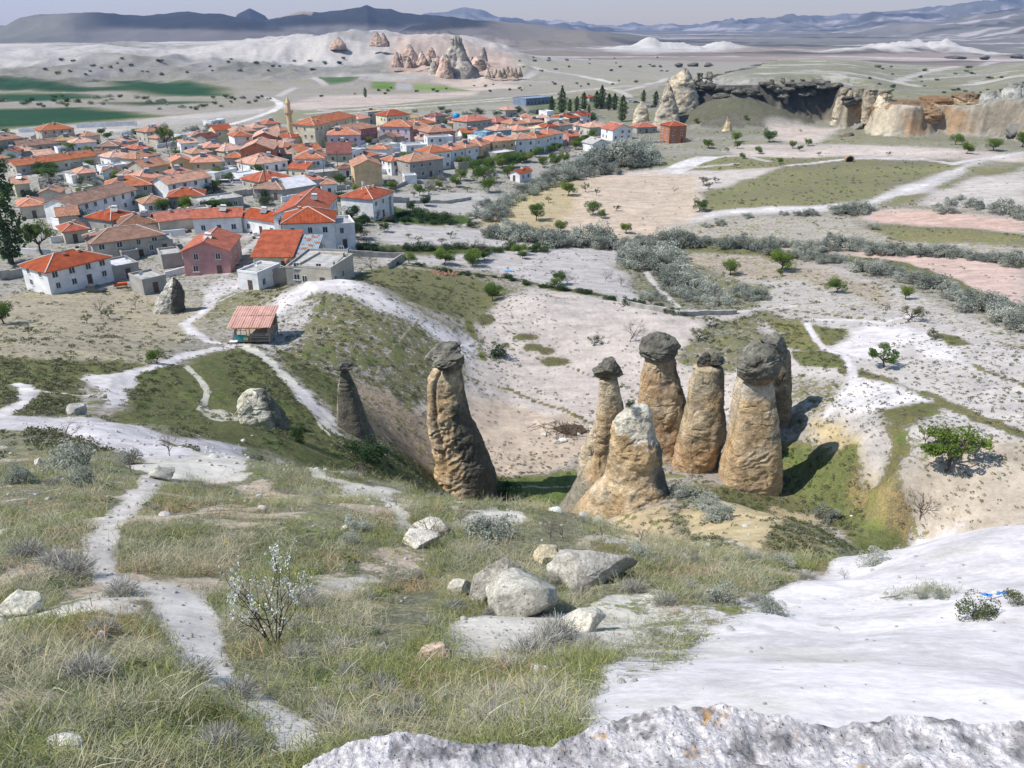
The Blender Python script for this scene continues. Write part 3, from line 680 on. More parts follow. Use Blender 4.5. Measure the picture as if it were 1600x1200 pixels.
def ground_material():
    m, nt, b = newmat('ground')
    co = coords(nt)
    at_s = node(nt, 'ShaderNodeAttribute', attribute_name='soil').outputs['Color']
    at_v = node(nt, 'ShaderNodeAttribute', attribute_name='vcol').outputs['Color']
    at_g = node(nt, 'ShaderNodeAttribute', attribute_name='veg').outputs['Fac']
    n_big = noise(nt, co, 0.05, 4, .6)
    n_mid = noise(nt, co, 0.35, 5, .65)
    n_s = noise(nt, co, 1.4, 6, .7)
    n_f = noise(nt, co, 9.0, 6, .75)
    # vegetation mask
    nn = math_(nt, 'ADD', math_(nt, 'MULTIPLY', n_s, 0.55), math_(nt, 'ADD', math_(nt, 'MULTIPLY', n_mid, 0.30), math_(nt, 'MULTIPLY', n_f, 0.35)))
    nn = math_(nt, 'MULTIPLY', math_(nt, 'SUBTRACT', nn, 0.60), 2.6)
    msk = ramp(nt, math_(nt, 'ADD', at_g, nn), 0.42, 0.62)
    sv = math_(nt, 'ADD', math_(nt, 'MULTIPLY', n_mid, .5), math_(nt, 'ADD', math_(nt, 'MULTIPLY', n_s, .3), math_(nt, 'MULTIPLY', n_f, .45)))
    s = mix(nt, 1.0, at_s, ramp(nt, sv, .38, .86, .66, 1.22), 'MULTIPLY')
    v0 = mix(nt, ramp(nt, n_s, .35, .68), at_v, mix(nt, 1.0, at_v, (1.7, 1.45, 1.25), 'MULTIPLY'))
    v0 = mix(nt, 1.0, v0, ramp(nt, n_f, .3, .7, .55, 1.35), 'MULTIPLY')
    v0 = mix(nt, ramp(nt, n_mid, .5, .75), v0, mix(nt, 1.0, v0, (0.75, 1.05, 0.7), 'MULTIPLY'))
    mp = node(nt, 'ShaderNodeMapping'); mp.inputs['Scale'].default_value = (.22, 1.0, 1.0); mp.inputs['Rotation'].default_value = (0, 0, .25); nt.links.new(co, mp.inputs['Vector'])
    n_st = noise(nt, mp.outputs[0], .55, 6, .7)
    s = mix(nt, 1.0, s, ramp(nt, n_st, .3, .7, .80, 1.10), 'MULTIPLY')
    vd = node(nt, 'ShaderNodeTexVoronoi'); vd.inputs['Scale'].default_value = .9; nt.links.new(co, vd.inputs['Vector'])
    s = mix(nt, math_(nt, 'MULTIPLY', ramp(nt, vd.outputs['Distance'], .07, .14, 1, 0), ramp(nt, n_mid, .45, .6)), s, mix(nt, 1.0, at_v, (1.3, 1.2, 1.2), 'MULTIPLY'))
    c = mix(nt, msk, s, v0)
    nt.links.new(c, b.inputs['Base Color'])
    b.inputs['Roughness'].default_value = .95; b.inputs['Specular IOR Level'].default_value = .1
    bp = node(nt, 'ShaderNodeBump'); bp.inputs['Distance'].default_value = 0.09; nt.links.new(ramp(nt, at_g, .0, .4, .22, .7), bp.inputs['Strength'])
    h = math_(nt, 'ADD', math_(nt, 'MULTIPLY', n_f, .5), math_(nt, 'ADD', n_s, math_(nt, 'MULTIPLY', math_(nt, 'MULTIPLY', msk, n_f), 2.5)))
    nt.links.new(h, bp.inputs['Height'])
    bp2 = node(nt, 'ShaderNodeBump'); bp2.inputs['Distance'].default_value = 0.7; nt.links.new(ramp(nt, at_g, .0, .5, .05, .5), bp2.inputs['Strength'])
    nt.links.new(n_mid, bp2.inputs['Height']); nt.links.new(bp.outputs[0], bp2.inputs['Normal'])
    nt.links.new(bp2.outputs[0], b.inputs['Normal'])
    return m

def set_attr(me, name, arr, typ='FLOAT_COLOR'):
    a = me.attributes.new(name, typ, 'POINT')
    if typ == 'FLOAT_COLOR':
        c = np.ones((len(arr), 4), np.float32); c[:, :3] = arr
        a.data.foreach_set('color', c.ravel())
    elif typ == 'FLOAT': a.data.foreach_set('value', np.asarray(arr, np.float32))
    elif typ == 'FLOAT_VECTOR': a.data.foreach_set('vector', np.asarray(arr, np.float32).ravel())
    elif typ == 'INT': a.data.foreach_set('value', np.asarray(arr, np.int32))

def grid_mesh(name, V, rows, cols, wrap=False, flip=False):
    me = bpy.data.meshes.new(name)
    i = np.arange(rows - 1)[:, None]; cc = cols if wrap else cols - 1
    j = np.arange(cc)[None]
    a = i * cols + j; b_ = i * cols + (j + 1) % cols; c = (i + 1) * cols + (j + 1) % cols; d = (i + 1) * cols + j
    q = np.stack([a, b_, c, d] if not flip else [a, d, c, b_], -1).reshape(-1, 4)
    me.vertices.add(len(V)); me.vertices.foreach_set('co', np.asarray(V, np.float32).ravel())
    me.loops.add(q.size); me.loops.foreach_set('vertex_index', q.ravel().astype(np.int32))
    me.polygons.add(len(q)); me.polygons.foreach_set('loop_start', (np.arange(len(q)) * 4).astype(np.int32)); me.polygons.foreach_set('loop_total', np.full(len(q), 4, np.int32))
    me.polygons.foreach_set('use_smooth', np.ones(len(q), bool))
    me.update(calc_edges=True); me.validate()
    return me

def link(name, me, mat=None, parent=None, label=None, cat=None, group=None, kind=None, loc=None, rot=None):
    o = bpy.data.objects.new(name, me)
    if me is not None and mat is not None and not me.materials: me.materials.append(mat)
    COL.objects.link(o)
    if parent is not None: o.parent = parent
    if loc is not None: o.location = loc
    if rot is not None: o.rotation_euler = rot
    if label: o['label'] = label
    if cat: o['category'] = cat
    if group: o['group'] = group
    if kind: o['kind'] = kind
    return o

me = grid_mesh('ground', np.stack([X, Y, GZ.ravel()], 1), NL, NA, flip=False)
set_attr(me, 'soil', soil); set_attr(me, 'vcol', vcol); set_attr(me, 'veg', veg, 'FLOAT')
ground = link('ground', me, ground_material(), label='hilly ground of pale tuff, grass and paths reaching the far mountains', cat='ground', kind='structure')

# air
def haze():
    bm_ = bmesh.new(); bmesh.ops.create_cube(bm_, size=1)
    top = max(float(GZ.max()), 50) + 25; bot = float(GZ.min()) - 2
    hm = bpy.data.meshes.new('haze'); bm_.to_mesh(hm); bm_.free()
    m = bpy.data.materials.new('haze'); m.use_nodes = True; nt = m.node_tree; nt.nodes.clear()
    o = nt.nodes.new('ShaderNodeOutputMaterial'); v = nt.nodes.new('ShaderNodeVolumePrincipled')
    v.inputs['Color'].default_value = (0.34, 0.53, 1.0, 1); v.inputs['Density'].default_value = HAZE; v.inputs['Anisotropy'].default_value = 0.3
    nt.links.new(v.outputs[0], o.inputs['Volume'])
    ob = link('haze', hm, m, label='thin bluish haze lying over the whole valley', cat='haze', kind='stuff')
    ob.scale = (33000, 18000, top - bot); ob.location = (0, 8000, (top + bot) / 2)
HAZE = 6.5e-5
haze()
# ------------------------------------------------------------------ rocks
def rock_material(name, rough=.92, bump=.06, sc_=6.0, dark=.7):
    m, nt, b = newmat(name); co = coords(nt)
    c0 = node(nt, 'ShaderNodeAttribute', attribute_name='rock').outputs['Color']
    n1 = noise(nt, co, sc_ * .35, 6, .7); n2 = noise(nt, co, sc_ * 2.2, 6, .75); n3 = noise(nt, co, sc_ * .12, 4, .6)
    c = mix(nt, 1.0, c0, ramp(nt, n1, .3, .72, dark, 1.25), 'MULTIPLY')
    c = mix(nt, 1.0, c, ramp(nt, n2, .3, .7, .62, 1.3), 'MULTIPLY')
    vo = node(nt, 'ShaderNodeTexVoronoi'); vo.inputs['Scale'].default_value = sc_ * 1.3; nt.links.new(co, vo.inputs['Vector'])
    pit = ramp(nt, vo.outputs['Distance'], .10, .22, 1.0, 0.0)
    c = mix(nt, math_(nt, 'MULTIPLY', pit, .35), c, mix(nt, 1.0, c, (.45, .45, .45), 'MULTIPLY'))
    nt.links.new(c, b.inputs['Base Color']); b.inputs['Roughness'].default_value = rough; b.inputs['Specular IOR Level'].default_value = .15
    h = math_(nt, 'ADD', math_(nt, 'MULTIPLY', n1, 1.4), math_(nt, 'SUBTRACT', math_(nt, 'MULTIPLY', n2, .6), math_(nt, 'MULTIPLY', pit, .5)))
    bp = node(nt, 'ShaderNodeBump'); bp.inputs['Strength'].default_value = .8; bp.inputs['Distance'].default_value = bump
    nt.links.new(h, bp.inputs['Height']); nt.links.new(bp.outputs[0], b.inputs['Normal'])
    return m
M_CHIM = rock_material('tuff_column', bump=.34, sc_=2.8)
M_CAP = rock_material('basalt_cap', bump=.2, sc_=3.5)
M_ROCK = rock_material('field_stone', bump=.04, sc_=9)
M_FARROCK = rock_material('castle_rock', bump=2.5, sc_=.12)

OCH = np.array([0.46, 0.33, 0.19]); OCH2 = np.array([0.55, 0.45, 0.32]); BROWN = np.array([0.30, 0.205, 0.12]); LICH = np.array([0.115, 0.11, 0.09]); CREAM = np.array([0.60, 0.565, 0.49]); ORNG = np.array([0.43, 0.26, 0.12])

def blend(c, col, a): return c * (1 - a[:, None]) + np.asarray(col)[None] * a[:, None]

def column(rows, Yp, dr=.85, amp=.25, nscale=.45, seed=0, nseg=72, nr=110, folds=None, power=2.4, sink=2.0, closed=True, tilt=0.0, dome=.22, crack=0.0):
    """closed rock body whose left and right outlines are given as heights and widths; returns mesh + per-vertex data"""
    rows = sorted(rows)
    pts = []
    for (py, xl, xr) in rows:
        a = ray_plane_y(xl, py, Yp); b = ray_plane_y(xr, py, Yp)
        pts.append((a[2], (a[0] + b[0]) / 2, abs(b[0] - a[0]) / 2))
    pts.append((pts[-1][0] - sink, pts[-1][1], pts[-1][2] * 1.08))
    zs = np.array([p[0] for p in pts])[::-1]; cs = np.array([p[1] for p in pts])[::-1]; ws = np.array([p[2] for p in pts])[::-1]
    zt = np.linspace(zs[0], zs[-1], nr)
    c = np.interp(zt, zs, cs); w = np.interp(zt, zs, ws)
    k = np.array([1, 2, 3, 2, 1.]) / 9
    def smooth(v):
        e = np.concatenate([[v[0]] * 2, v, [v[-1]] * 2]); return np.convolve(e, k, 'valid')
    c, w = smooth(c), smooth(w)
    th = np.linspace(0, 2 * math.pi, nseg, endpoint=False)
    ct, st_ = np.cos(th), np.sin(th)
    rad = (np.abs(ct) ** power + np.abs(st_) ** power) ** (-1 / power)
    # dome rows on top
    rings = [(z, cc, ww) for z, cc, ww in zip(zt, c, w)]
    if closed:
        H_ = rings[-1][2] * dome
        for q in (.35, .62, .82, .95, 1.0):
            rings.append((zt[-1] + H_ * math.sin(q * math.pi / 2), c[-1], w[-1] * max(math.cos(q * math.pi / 2), .02)))
    V = []; U = []
    z0, z1 = zt[0] + sink, zt[-1]
    for (z, cc, ww) in rings:
        V.append(np.stack([cc + ww * rad * ct, Yp + ww * dr * rad * st_ + tilt * (z - z0), np.full(nseg, z)], 1))
        U.append(np.stack([ct, st_, np.full(nseg, (z - z0) / (z1 - z0)), np.full(nseg, ww)], 1))
    V = np.concatenate(V); U = np.concatenate(U)
    nrm = np.stack([U[:, 0], U[:, 1], np.zeros(len(U))], 1)
    d = fbm3(V, nscale, 5, seed) * amp + fbm3(V, nscale * 4, 4, seed + 40) * amp * .28
    if folds is not None: d = d + folds(V, U)
    if crack:
        Vs = V * np.array([1, 1, .4])
        c1 = np.exp(-(fbm3(Vs, .42, 4, seed + 60) / .035) ** 2) * sstep(-.2, .2, fbm3(V, .5, 2, seed + 61))
        Vh = V * np.array([.35, .35, 1.3])
        c2 = np.exp(-(fbm3(Vh, .5, 4, seed + 62) / .03) ** 2) * sstep(-.1, .3, fbm3(V, .4, 2, seed + 63))
        d = d - crack * (c1 + .7 * c2)
        cell = np.abs(2 * vnoise3(V[:, 0] * .55, V[:, 1] * .55, V[:, 2] * .3, seed + 64) - 1)
        d = d + crack * .9 * (cell - .5)
    V = V + nrm * d[:, None]
    me = grid_mesh('rock', V, len(rings), nseg, wrap=True)
    return me, V, U, d

def paint(me, C): set_attr(me, 'rock', np.clip(C, 0.01, .9))

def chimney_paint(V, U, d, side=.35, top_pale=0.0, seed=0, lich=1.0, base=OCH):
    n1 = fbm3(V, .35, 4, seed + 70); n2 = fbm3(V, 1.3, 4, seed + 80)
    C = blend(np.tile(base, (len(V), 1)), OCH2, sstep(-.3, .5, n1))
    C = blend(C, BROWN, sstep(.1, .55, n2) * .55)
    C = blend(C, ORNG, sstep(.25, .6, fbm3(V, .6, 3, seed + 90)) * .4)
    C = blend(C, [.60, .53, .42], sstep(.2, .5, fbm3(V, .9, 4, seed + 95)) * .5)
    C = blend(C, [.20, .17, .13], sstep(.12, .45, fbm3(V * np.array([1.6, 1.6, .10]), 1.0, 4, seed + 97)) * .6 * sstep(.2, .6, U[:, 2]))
    C = C * (1.16 + np.clip(d / .5, -.9, .4)[:, None] * .35)  # shade painted into cracks: darker where the surface dips inward
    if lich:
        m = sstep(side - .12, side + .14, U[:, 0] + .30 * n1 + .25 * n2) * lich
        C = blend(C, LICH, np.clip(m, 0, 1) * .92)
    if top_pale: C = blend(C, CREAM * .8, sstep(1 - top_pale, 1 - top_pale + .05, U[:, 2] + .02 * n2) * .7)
    return C

def boulder(ctr, size, seed, cuts=9, rough=.10, sub=5, rot=(0, 0, 0), strat=0.0, cut_lo=.62, cut_hi=.9, crackc=.035):
    bm_ = bmesh.new(); bmesh.ops.create_icosphere(bm_, subdivisions=sub, radius=1)
    me = bpy.data.meshes.new('rock'); bm_.to_mesh(me); bm_.free()
    n_ = len(me.vertices); v = np.empty(n_ * 3, np.float32); me.vertices.foreach_get('co', v); v = v.reshape(-1, 3).astype(float)
    r_ = np.random.default_rng(seed)
    for k in range(cuts):
        nn = r_.normal(size=3); nn /= np.linalg.norm(nn); c_ = r_.uniform(cut_lo, cut_hi)
        dd = np.maximum(v @ nn - c_, 0); v -= dd[:, None] * nn[None] * .96
    nrm = v / np.linalg.norm(v, axis=1)[:, None]
    v += nrm * (fbm3(v + seed, 1.3, 5, seed) * rough * 1.6 + fbm3(v + seed, 6, 4, seed + 3) * rough * .5)[:, None]
    v -= nrm * (crackc * np.exp(-(fbm3(v * np.array([.6, .6, 1.5]), 1.1, 4, seed + 9) / .035) ** 2))[:, None]
    if strat: v += nrm * (strat * np.sin(v[:, 2] * 14 + 3 * fbm3(v, 1.5, 3, seed)))[:, None]
    v /= np.abs(v).max(0)[None]
    M = Matrix.Rotation(rot[2], 3, 'Z') @ Matrix.Rotation(rot[1], 3, 'Y') @ Matrix.Rotation(rot[0], 3, 'X')
    sz = np.array(size) / 2
    v = v * sz[None]
    v = v @ np.array(M).T + np.array(ctr)[None]
    me.vertices.foreach_set('co', v.astype(np.float32).ravel())
    me.polygons.foreach_set('use_smooth', np.ones(len(me.polygons), bool)); me.update()
    return me, v

def cap_from_px(xl, xr, yt, yb, Yp, seed, thick=.85, rot=(0, 0, 0), cuts=8, strat=0.0, sub=6, lich_orange=True, lo=.5):
    a = ray_plane_y(xl, (yt + yb) / 2, Yp); b = ray_plane_y(xr, (yt + yb) / 2, Yp)
    t = ray_plane_y((xl + xr) / 2, yt, Yp); bb = ray_plane_y((xl + xr) / 2, yb, Yp)
    w, h = b[0] - a[0], (t[2] - bb[2]) * .93
    ctr = ((a[0] + b[0]) / 2, Yp, (t[2] + bb[2]) / 2)
    me, v = boulder(ctr, (w, w * thick, h), seed, cuts + 4, .12, sub, rot, strat or .02, lo, .86 if lo < .6 else .95, crackc=.09)
    C = np.tile([0.155, 0.148, 0.122], (len(v), 1))
    nz = fbm3(v, .8, 4, seed)
    C = blend(C, [0.27, 0.26, 0.215], sstep(.05, .5, nz)); C = blend(C, [0.07, 0.065, 0.058], sstep(.05, .5, -nz) * .8)
    low = 1 - sstep(.0, .32, (v[:, 2] - v[:, 2].min()) / h + .1 * nz)
    if lich_orange: C = blend(C, [0.36, 0.21, 0.11], low * .8)
    paint(me, C)
    return me

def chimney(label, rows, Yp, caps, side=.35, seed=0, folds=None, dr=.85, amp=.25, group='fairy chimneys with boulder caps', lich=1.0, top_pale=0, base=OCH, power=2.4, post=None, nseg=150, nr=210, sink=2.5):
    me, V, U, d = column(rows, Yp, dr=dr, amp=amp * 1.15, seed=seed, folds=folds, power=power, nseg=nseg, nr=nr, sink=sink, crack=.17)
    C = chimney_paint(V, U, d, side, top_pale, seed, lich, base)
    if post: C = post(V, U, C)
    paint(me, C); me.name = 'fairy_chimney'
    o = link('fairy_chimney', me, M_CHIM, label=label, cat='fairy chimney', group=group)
    for cme in caps:
        cme.name = 'cap_boulder'
        link('cap_boulder', cme, M_CAP, parent=o)
    return o

def wavy(freq, amp, slope=.3, seed=0, sel=None):
    def f(V, U):
        ph = V[:, 2] * freq * 1.25 + slope * freq * V[:, 0] + 3.2 * fbm3(V, .3, 4, seed)
        s = np.abs((ph % 1.0) * 2 - 1)
        r_ = (s ** 2 - .4) * amp * .5 * (.25 + 1.5 * sstep(-.1, .5, fbm3(V, .28, 3, seed + 1)))
        return r_ * (sel(V, U) if sel else 1)
    return f

# tall capped chimney left of centre: leaning, folded ochre left face, grey lichen on its right flank
f1 = wavy(.75, .42, -.9, 5, lambda V, U: sstep(.25, -.25, -(-U[:, 0]) * 1.0) * 0 + (1 - sstep(.1, .5, U[:, 0])) * (1 - sstep(.75, .95, U[:, 2])))
def groove(V, U): return -.45 * np.exp(-((U[:, 0] + .55) / .09) ** 2) * (U[:, 1] < 0) * sstep(.25, .4, U[:, 2])
c_a = cap_from_px(662, 728, 528, 573, 88, 11, .9, (0, -.12, .3), 8)
c_b = cap_from_px(677, 731, 549, 585, 85.6, 12, .7, (.1, -.25, -.2), 7)
def pA(V, U, C):
    m = sstep(.05, .22, U[:, 0] + .28 * fbm3(V, .5, 3, 3) + .35 * (.55 - U[:, 2])) * (1 - sstep(.72, .9, U[:, 2]))
    return blend(C, LICH, m * .95)
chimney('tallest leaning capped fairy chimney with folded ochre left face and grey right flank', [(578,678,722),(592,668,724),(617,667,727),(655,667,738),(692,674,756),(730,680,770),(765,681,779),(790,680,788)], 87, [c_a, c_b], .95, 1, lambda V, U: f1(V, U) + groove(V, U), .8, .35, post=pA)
# small slim chimney on the left slope
chimney('small slim grey capped fairy chimney above the dark green bush', [(580,531,546),(605,527,556),(642,526,569),(675,526,582),(700,526,590)], 76, [cap_from_px(520, 553, 563, 583, 76, 21, .9, (0, .1, 0), 7)], -.85, 2, None, .8, .16, lich=1.0, base=np.array([.24, .215, .17]))
# thin chimney behind the white topped stump
chimney('thin capped fairy chimney rising from a grey apron left of the white topped stump', [(594,934,968),(618,933,971),(640,933,972),(684,929,964),(713,927,958),(728,915,970),(772,889,1000),(801,872,1010),(830,858,1030)], 71, [cap_from_px(923, 975, 553, 598, 71, 31, .9, (.1, .35, .2), 9)], .9, 3, wavy(.6, .12, .2, 8), .7, .24,
        post=lambda V, U, C: blend(C, [0.24, 0.225, 0.18], (1 - sstep(.36, .44, U[:, 2] + .05 * fbm3(V, .6, 3, 4))) * .9))
# stump with white top
def pB(V, U, C):
    n_ = fbm3(V, .8, 4, 6)
    C = blend(C, [0.62, 0.585, 0.50], sstep(.78, .84, U[:, 2] + .10 * n_ + .05 * U[:, 0]) * .92)
    C = blend(C, LICH * 1.2, sstep(.62, .85, U[:, 0] + .3 * n_) * (1 - sstep(.7, .85, U[:, 2])))
    C = blend(C, [0.20, 0.19, 0.165], sstep(.15, .35, fbm3(V, .45, 3, 9)) * .7 * (1 - sstep(.7, .78, U[:, 2])))
    return blend(C, [0.42, 0.34, 0.22], (1 - sstep(.1, .25, U[:, 2] + .06 * n_)) * .7)
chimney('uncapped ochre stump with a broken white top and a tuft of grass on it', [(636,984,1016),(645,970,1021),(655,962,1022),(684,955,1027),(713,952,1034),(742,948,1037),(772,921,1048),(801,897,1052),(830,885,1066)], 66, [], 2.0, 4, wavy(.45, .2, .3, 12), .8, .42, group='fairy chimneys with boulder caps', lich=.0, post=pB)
# broad one with the big domed cap
def pC(V, U, C):
    m = sstep(.35, .5, U[:, 0]) * (1 - sstep(.45, .6, U[:, 2])) * (U[:, 1] < .1)
    return blend(C, [0.62, 0.55, 0.40], m * .85)
chimney('broad brown fairy chimney under the largest smooth domed cap', [(560,1009,1054),(580,1004,1060),(597,1001,1065),(626,996,1072),(650,994,1074),(680,990,1078),(710,990,1080)], 94, [cap_from_px(997, 1064, 517, 570, 94, 41, .95, (0, 0, 0), 1, .022, lo=.78)], .7, 5, wavy(.35, .15, .1, 13), .9, .3, base=BROWN * 1.25, post=pC)
# knobbly cap
def pD(V, U, C):
    C = blend(C, [0.30, 0.28, 0.20], (1 - sstep(-.2, .3, fbm3(V, .5, 3, 17))) * .5)
    return blend(C, [0.45, 0.28, 0.15], (1 - sstep(.34, .42, U[:, 2])) * .7 * (1 - sstep(.4, .7, U[:, 0])))
chimney('brown fairy chimney under a small knobbly broken cap, middle of the group', [(574,1084,1129),(590,1080,1132),(626,1073,1132),(670,1063,1133),(713,1053,1123),(727,1051,1117),(745,1050,1116)], 89,
        [cap_from_px(1086, 1113, 549, 579, 89, 51, .9, (.2, .1, .5), 8), cap_from_px(1104, 1135, 549, 572, 88.6, 52, .8, (0, .3, 0), 8)], .55, 6, wavy(.5, .18, .25, 15), .85, .28, base=OCH * .9, post=pD)
# the big right one: rippled lower face
fr = wavy(.95, .34, -.22, 19, lambda V, U: (1 - sstep(.42, .6, U[:, 2])) * (U[:, 1] < .3) + .15)
def pE(V, U, C):
    C = blend(C, [0.50, 0.46, 0.39], sstep(.88, .93, U[:, 2] + .01 * fbm3(V, 1, 3, 2)) * .75)
    C = blend(C, [0.47, 0.31, 0.16], (1 - sstep(.45, .6, U[:, 2])) * .45)
    return C
chimney('largest ochre fairy chimney with rippled lower face under a tilted egg shaped cap', [(597,1161,1204),(608,1158,1208),(626,1154,1210),(670,1145,1216),(713,1132,1219),(742,1125,1219),(765,1125,1216),(790,1128,1214)], 85,
        [cap_from_px(1149, 1222, 531, 602, 84.4, 61, .9, (0, -.3, 0), 1, lo=.74)], .86, 7, fr, .8, .26, post=pE, power=3.2)
# grey one behind it
chimney('grey capped fairy chimney half hidden behind the largest ochre one', [(547,1202,1233),(570,1200,1236),(597,1199,1238),(640,1200,1237),(662,1198,1238)], 96, [cap_from_px(1183, 1236, 516, 550, 96, 71, .9, (0, .2, 0), 7)], -.6, 8, None, .9, .25, lich=.85)
chimney('pale rounded tuff cone just behind the tilted egg shaped cap', [(545,1166,1184),(553,1160,1196),(575,1154,1203),(620,1146,1210),(650,1142,1212)], 93, [], 2, 9, None, .9, .25, group='pale tuff cones', lich=0, base=np.array([.52, .48, .41]))
chimney('low cream boulder cone left of the thin fairy chimney', [(665,926,934),(678,918,938),(700,908,942),(720,903,946)], 78, [], 2, 10, None, .9, .3, group='pale tuff cones', lich=0, base=np.array([.55, .50, .38]))
# cave rock with the ladder
def pL(V, U, C):
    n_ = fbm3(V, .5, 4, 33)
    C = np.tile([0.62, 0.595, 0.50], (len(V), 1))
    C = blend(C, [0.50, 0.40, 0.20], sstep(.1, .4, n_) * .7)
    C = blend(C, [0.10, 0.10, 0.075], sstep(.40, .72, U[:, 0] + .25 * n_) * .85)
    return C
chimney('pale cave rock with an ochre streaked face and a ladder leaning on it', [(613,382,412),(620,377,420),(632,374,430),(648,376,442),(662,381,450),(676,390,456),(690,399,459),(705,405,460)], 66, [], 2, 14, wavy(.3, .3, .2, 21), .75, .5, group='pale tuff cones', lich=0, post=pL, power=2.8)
# spike at the edge of the village
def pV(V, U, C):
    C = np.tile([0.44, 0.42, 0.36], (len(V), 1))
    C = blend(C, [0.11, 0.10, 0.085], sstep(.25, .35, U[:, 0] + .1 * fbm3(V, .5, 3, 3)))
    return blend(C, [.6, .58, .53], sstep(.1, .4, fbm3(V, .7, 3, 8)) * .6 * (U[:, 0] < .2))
bv = at(268, 490)
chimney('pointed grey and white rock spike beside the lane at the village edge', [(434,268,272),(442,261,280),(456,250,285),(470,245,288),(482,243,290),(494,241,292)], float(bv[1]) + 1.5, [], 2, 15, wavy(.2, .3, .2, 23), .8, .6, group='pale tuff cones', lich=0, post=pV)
chimney('tiny pale cone by the brick house under the mesa', [(182,1136,1138),(190,1134,1141),(198,1131,1143),(204,1129,1145)], float(at(1137, 205)[1]), [], 2, 16, None, .8, .6, group='pale tuff cones', lich=0, base=np.array([.48, .38, .24]), nseg=32, nr=40)
chimney('two stage pale cone by the parking lot at the far end of the village', [(159,1001,1005),(165,997,1009),(172,993,1012),(180,991,1014),(186,990,1015),(190,988,1016)], float(at(1003, 192)[1]), [], 2, 17, None, .8, 1., group='pale tuff cones', lich=0, base=np.array([.42, .39, .33]), nseg=32, nr=40)
# grey fin at the left end of the mesa
for (rws, lb) in [([(108,1068,1075),(122,1050,1080),(140,1040,1086),(160,1034,1092),(180,1026,1096),(192,1022,1098)], 'grey leaning rock fin at the left end of the mesa'),
                  ([(132,1042,1048),(142,1038,1052),(160,1034,1056),(180,1026,1060),(194,1020,1062)], 'small grey rock tooth before the left end of the mesa')]:
    chimney(lb, rws, float(at(1050, 196)[1]) + (22 if 'fin' in lb else 2), [], 2, len(lb), None, 1.2, 1.5, group='grey rock fins of the mesa', lich=0, base=np.array([.27, .25, .21]), nseg=48, nr=60)

# far castle rocks (grey and pink)
def far_rock(label, rows, dist, seed, base, amp=.1, dr=.8):
    w = (rows[-1][2] - rows[-1][1]) * dist / F
    me, V, U, d = column(rows, dist, dr=dr, amp=w * amp, nscale=2.2 / w, seed=seed, nseg=56, nr=60, sink=w * .25,
                         folds=lambda V, U: w * .07 * (ridge2(U[:, 0] * 4 + seed, U[:, 2] * 2, 3, seed) - .5))
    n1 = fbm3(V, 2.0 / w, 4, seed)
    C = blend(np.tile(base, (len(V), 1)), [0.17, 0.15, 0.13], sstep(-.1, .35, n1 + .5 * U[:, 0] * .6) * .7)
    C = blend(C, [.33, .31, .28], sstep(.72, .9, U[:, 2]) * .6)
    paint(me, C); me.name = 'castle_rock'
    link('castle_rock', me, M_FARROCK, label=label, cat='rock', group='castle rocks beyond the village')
PK = np.array([0.60, 0.42, 0.33]); PG = np.array([0.43, 0.38, 0.33])
far_rock('tallest jagged grey and pink castle rock beyond the village', [(56,710,713),(62,705,718),(70,703,722),(84,698,728),(98,694,735),(110,692,742),(122,690,748)], 830, 1, PG * 1.05, .13)
far_rock('grey left shoulder of the tallest castle rock', [(85,692,698),(95,688,703),(108,684,706),(122,680,709)], 815, 2, PK)
far_rock('brown left foot of the tallest castle rock', [(96,676,681),(104,672,684),(115,668,688)], 835, 3, PG)
far_rock('dark pointed rock standing alone right of the tallest castle rock', [(74,755,757),(82,751,760),(92,749,762)], 900, 4, PG * .8)
far_rock('rounded pink rock right of the tallest castle rock', [(88,742,750),(94,738,756),(104,735,760)], 870, 5, PK * 1.1)
far_rock('pale pink cone at the centre of the pink rocks', [(70,637,641),(78,631,647),(88,626,652)], 1000, 6, PK)
far_rock('pink rock with a flat shoulder left of the dark block', [(74,672,675),(80,668,679),(86,665,682)], 980, 7, PK * .85)
far_rock('twin peaked rock on the white skyline', [(50,588,590),(57,583,594),(66,578,600)], 1150, 8, PK * .9)
far_rock('small peak beside the twin peaked skyline rock', [(52,597,599),(60,594,604),(68,590,608)], 1150, 9, PK * .9)
far_rock('brown dome on the white skyline left of the peaks', [(59,526,530),(64,520,536),(70,516,540)], 1150, 10, PK * .85)
for k in range(16):
    x_ = 618 + 9.2 * k + rng.uniform(-4, 4); yb = 100 + 3 * math.sin(k) + (6 if k > 8 else 0); h_ = rng.uniform(9, 20); w_ = rng.uniform(5, 9)
    if 690 < x_ < 735: continue
    far_rock('small pink cone among the crowded pink rocks below the skyline', [(yb - h_, x_ - 1.2, x_ + 1.2), (yb - h_ * .5, x_ - w_ * .6, x_ + w_ * .6), (yb, x_ - w_, x_ + w_)], 880 + 12 * (k % 5), 20 + k, PK * rng.uniform(.85, 1.15))
for k in range(9):
    x_ = 762 + 6.2 * k; yb = 118 + 1.5 * math.sin(k * 2); h_ = rng.uniform(7, 14); w_ = rng.uniform(4, 6)
    far_rock('short tan cone in the row right of the tallest castle rock', [(yb - h_, x_ - 1.2, x_ + 1.2), (yb - h_ * .5, x_ - w_ * .6, x_ + w_ * .6), (yb, x_ - w_, x_ + w_)], 810 + 6 * (k % 3), 50 + k, np.array([.48, .38, .28]) * rng.uniform(.85, 1.1))

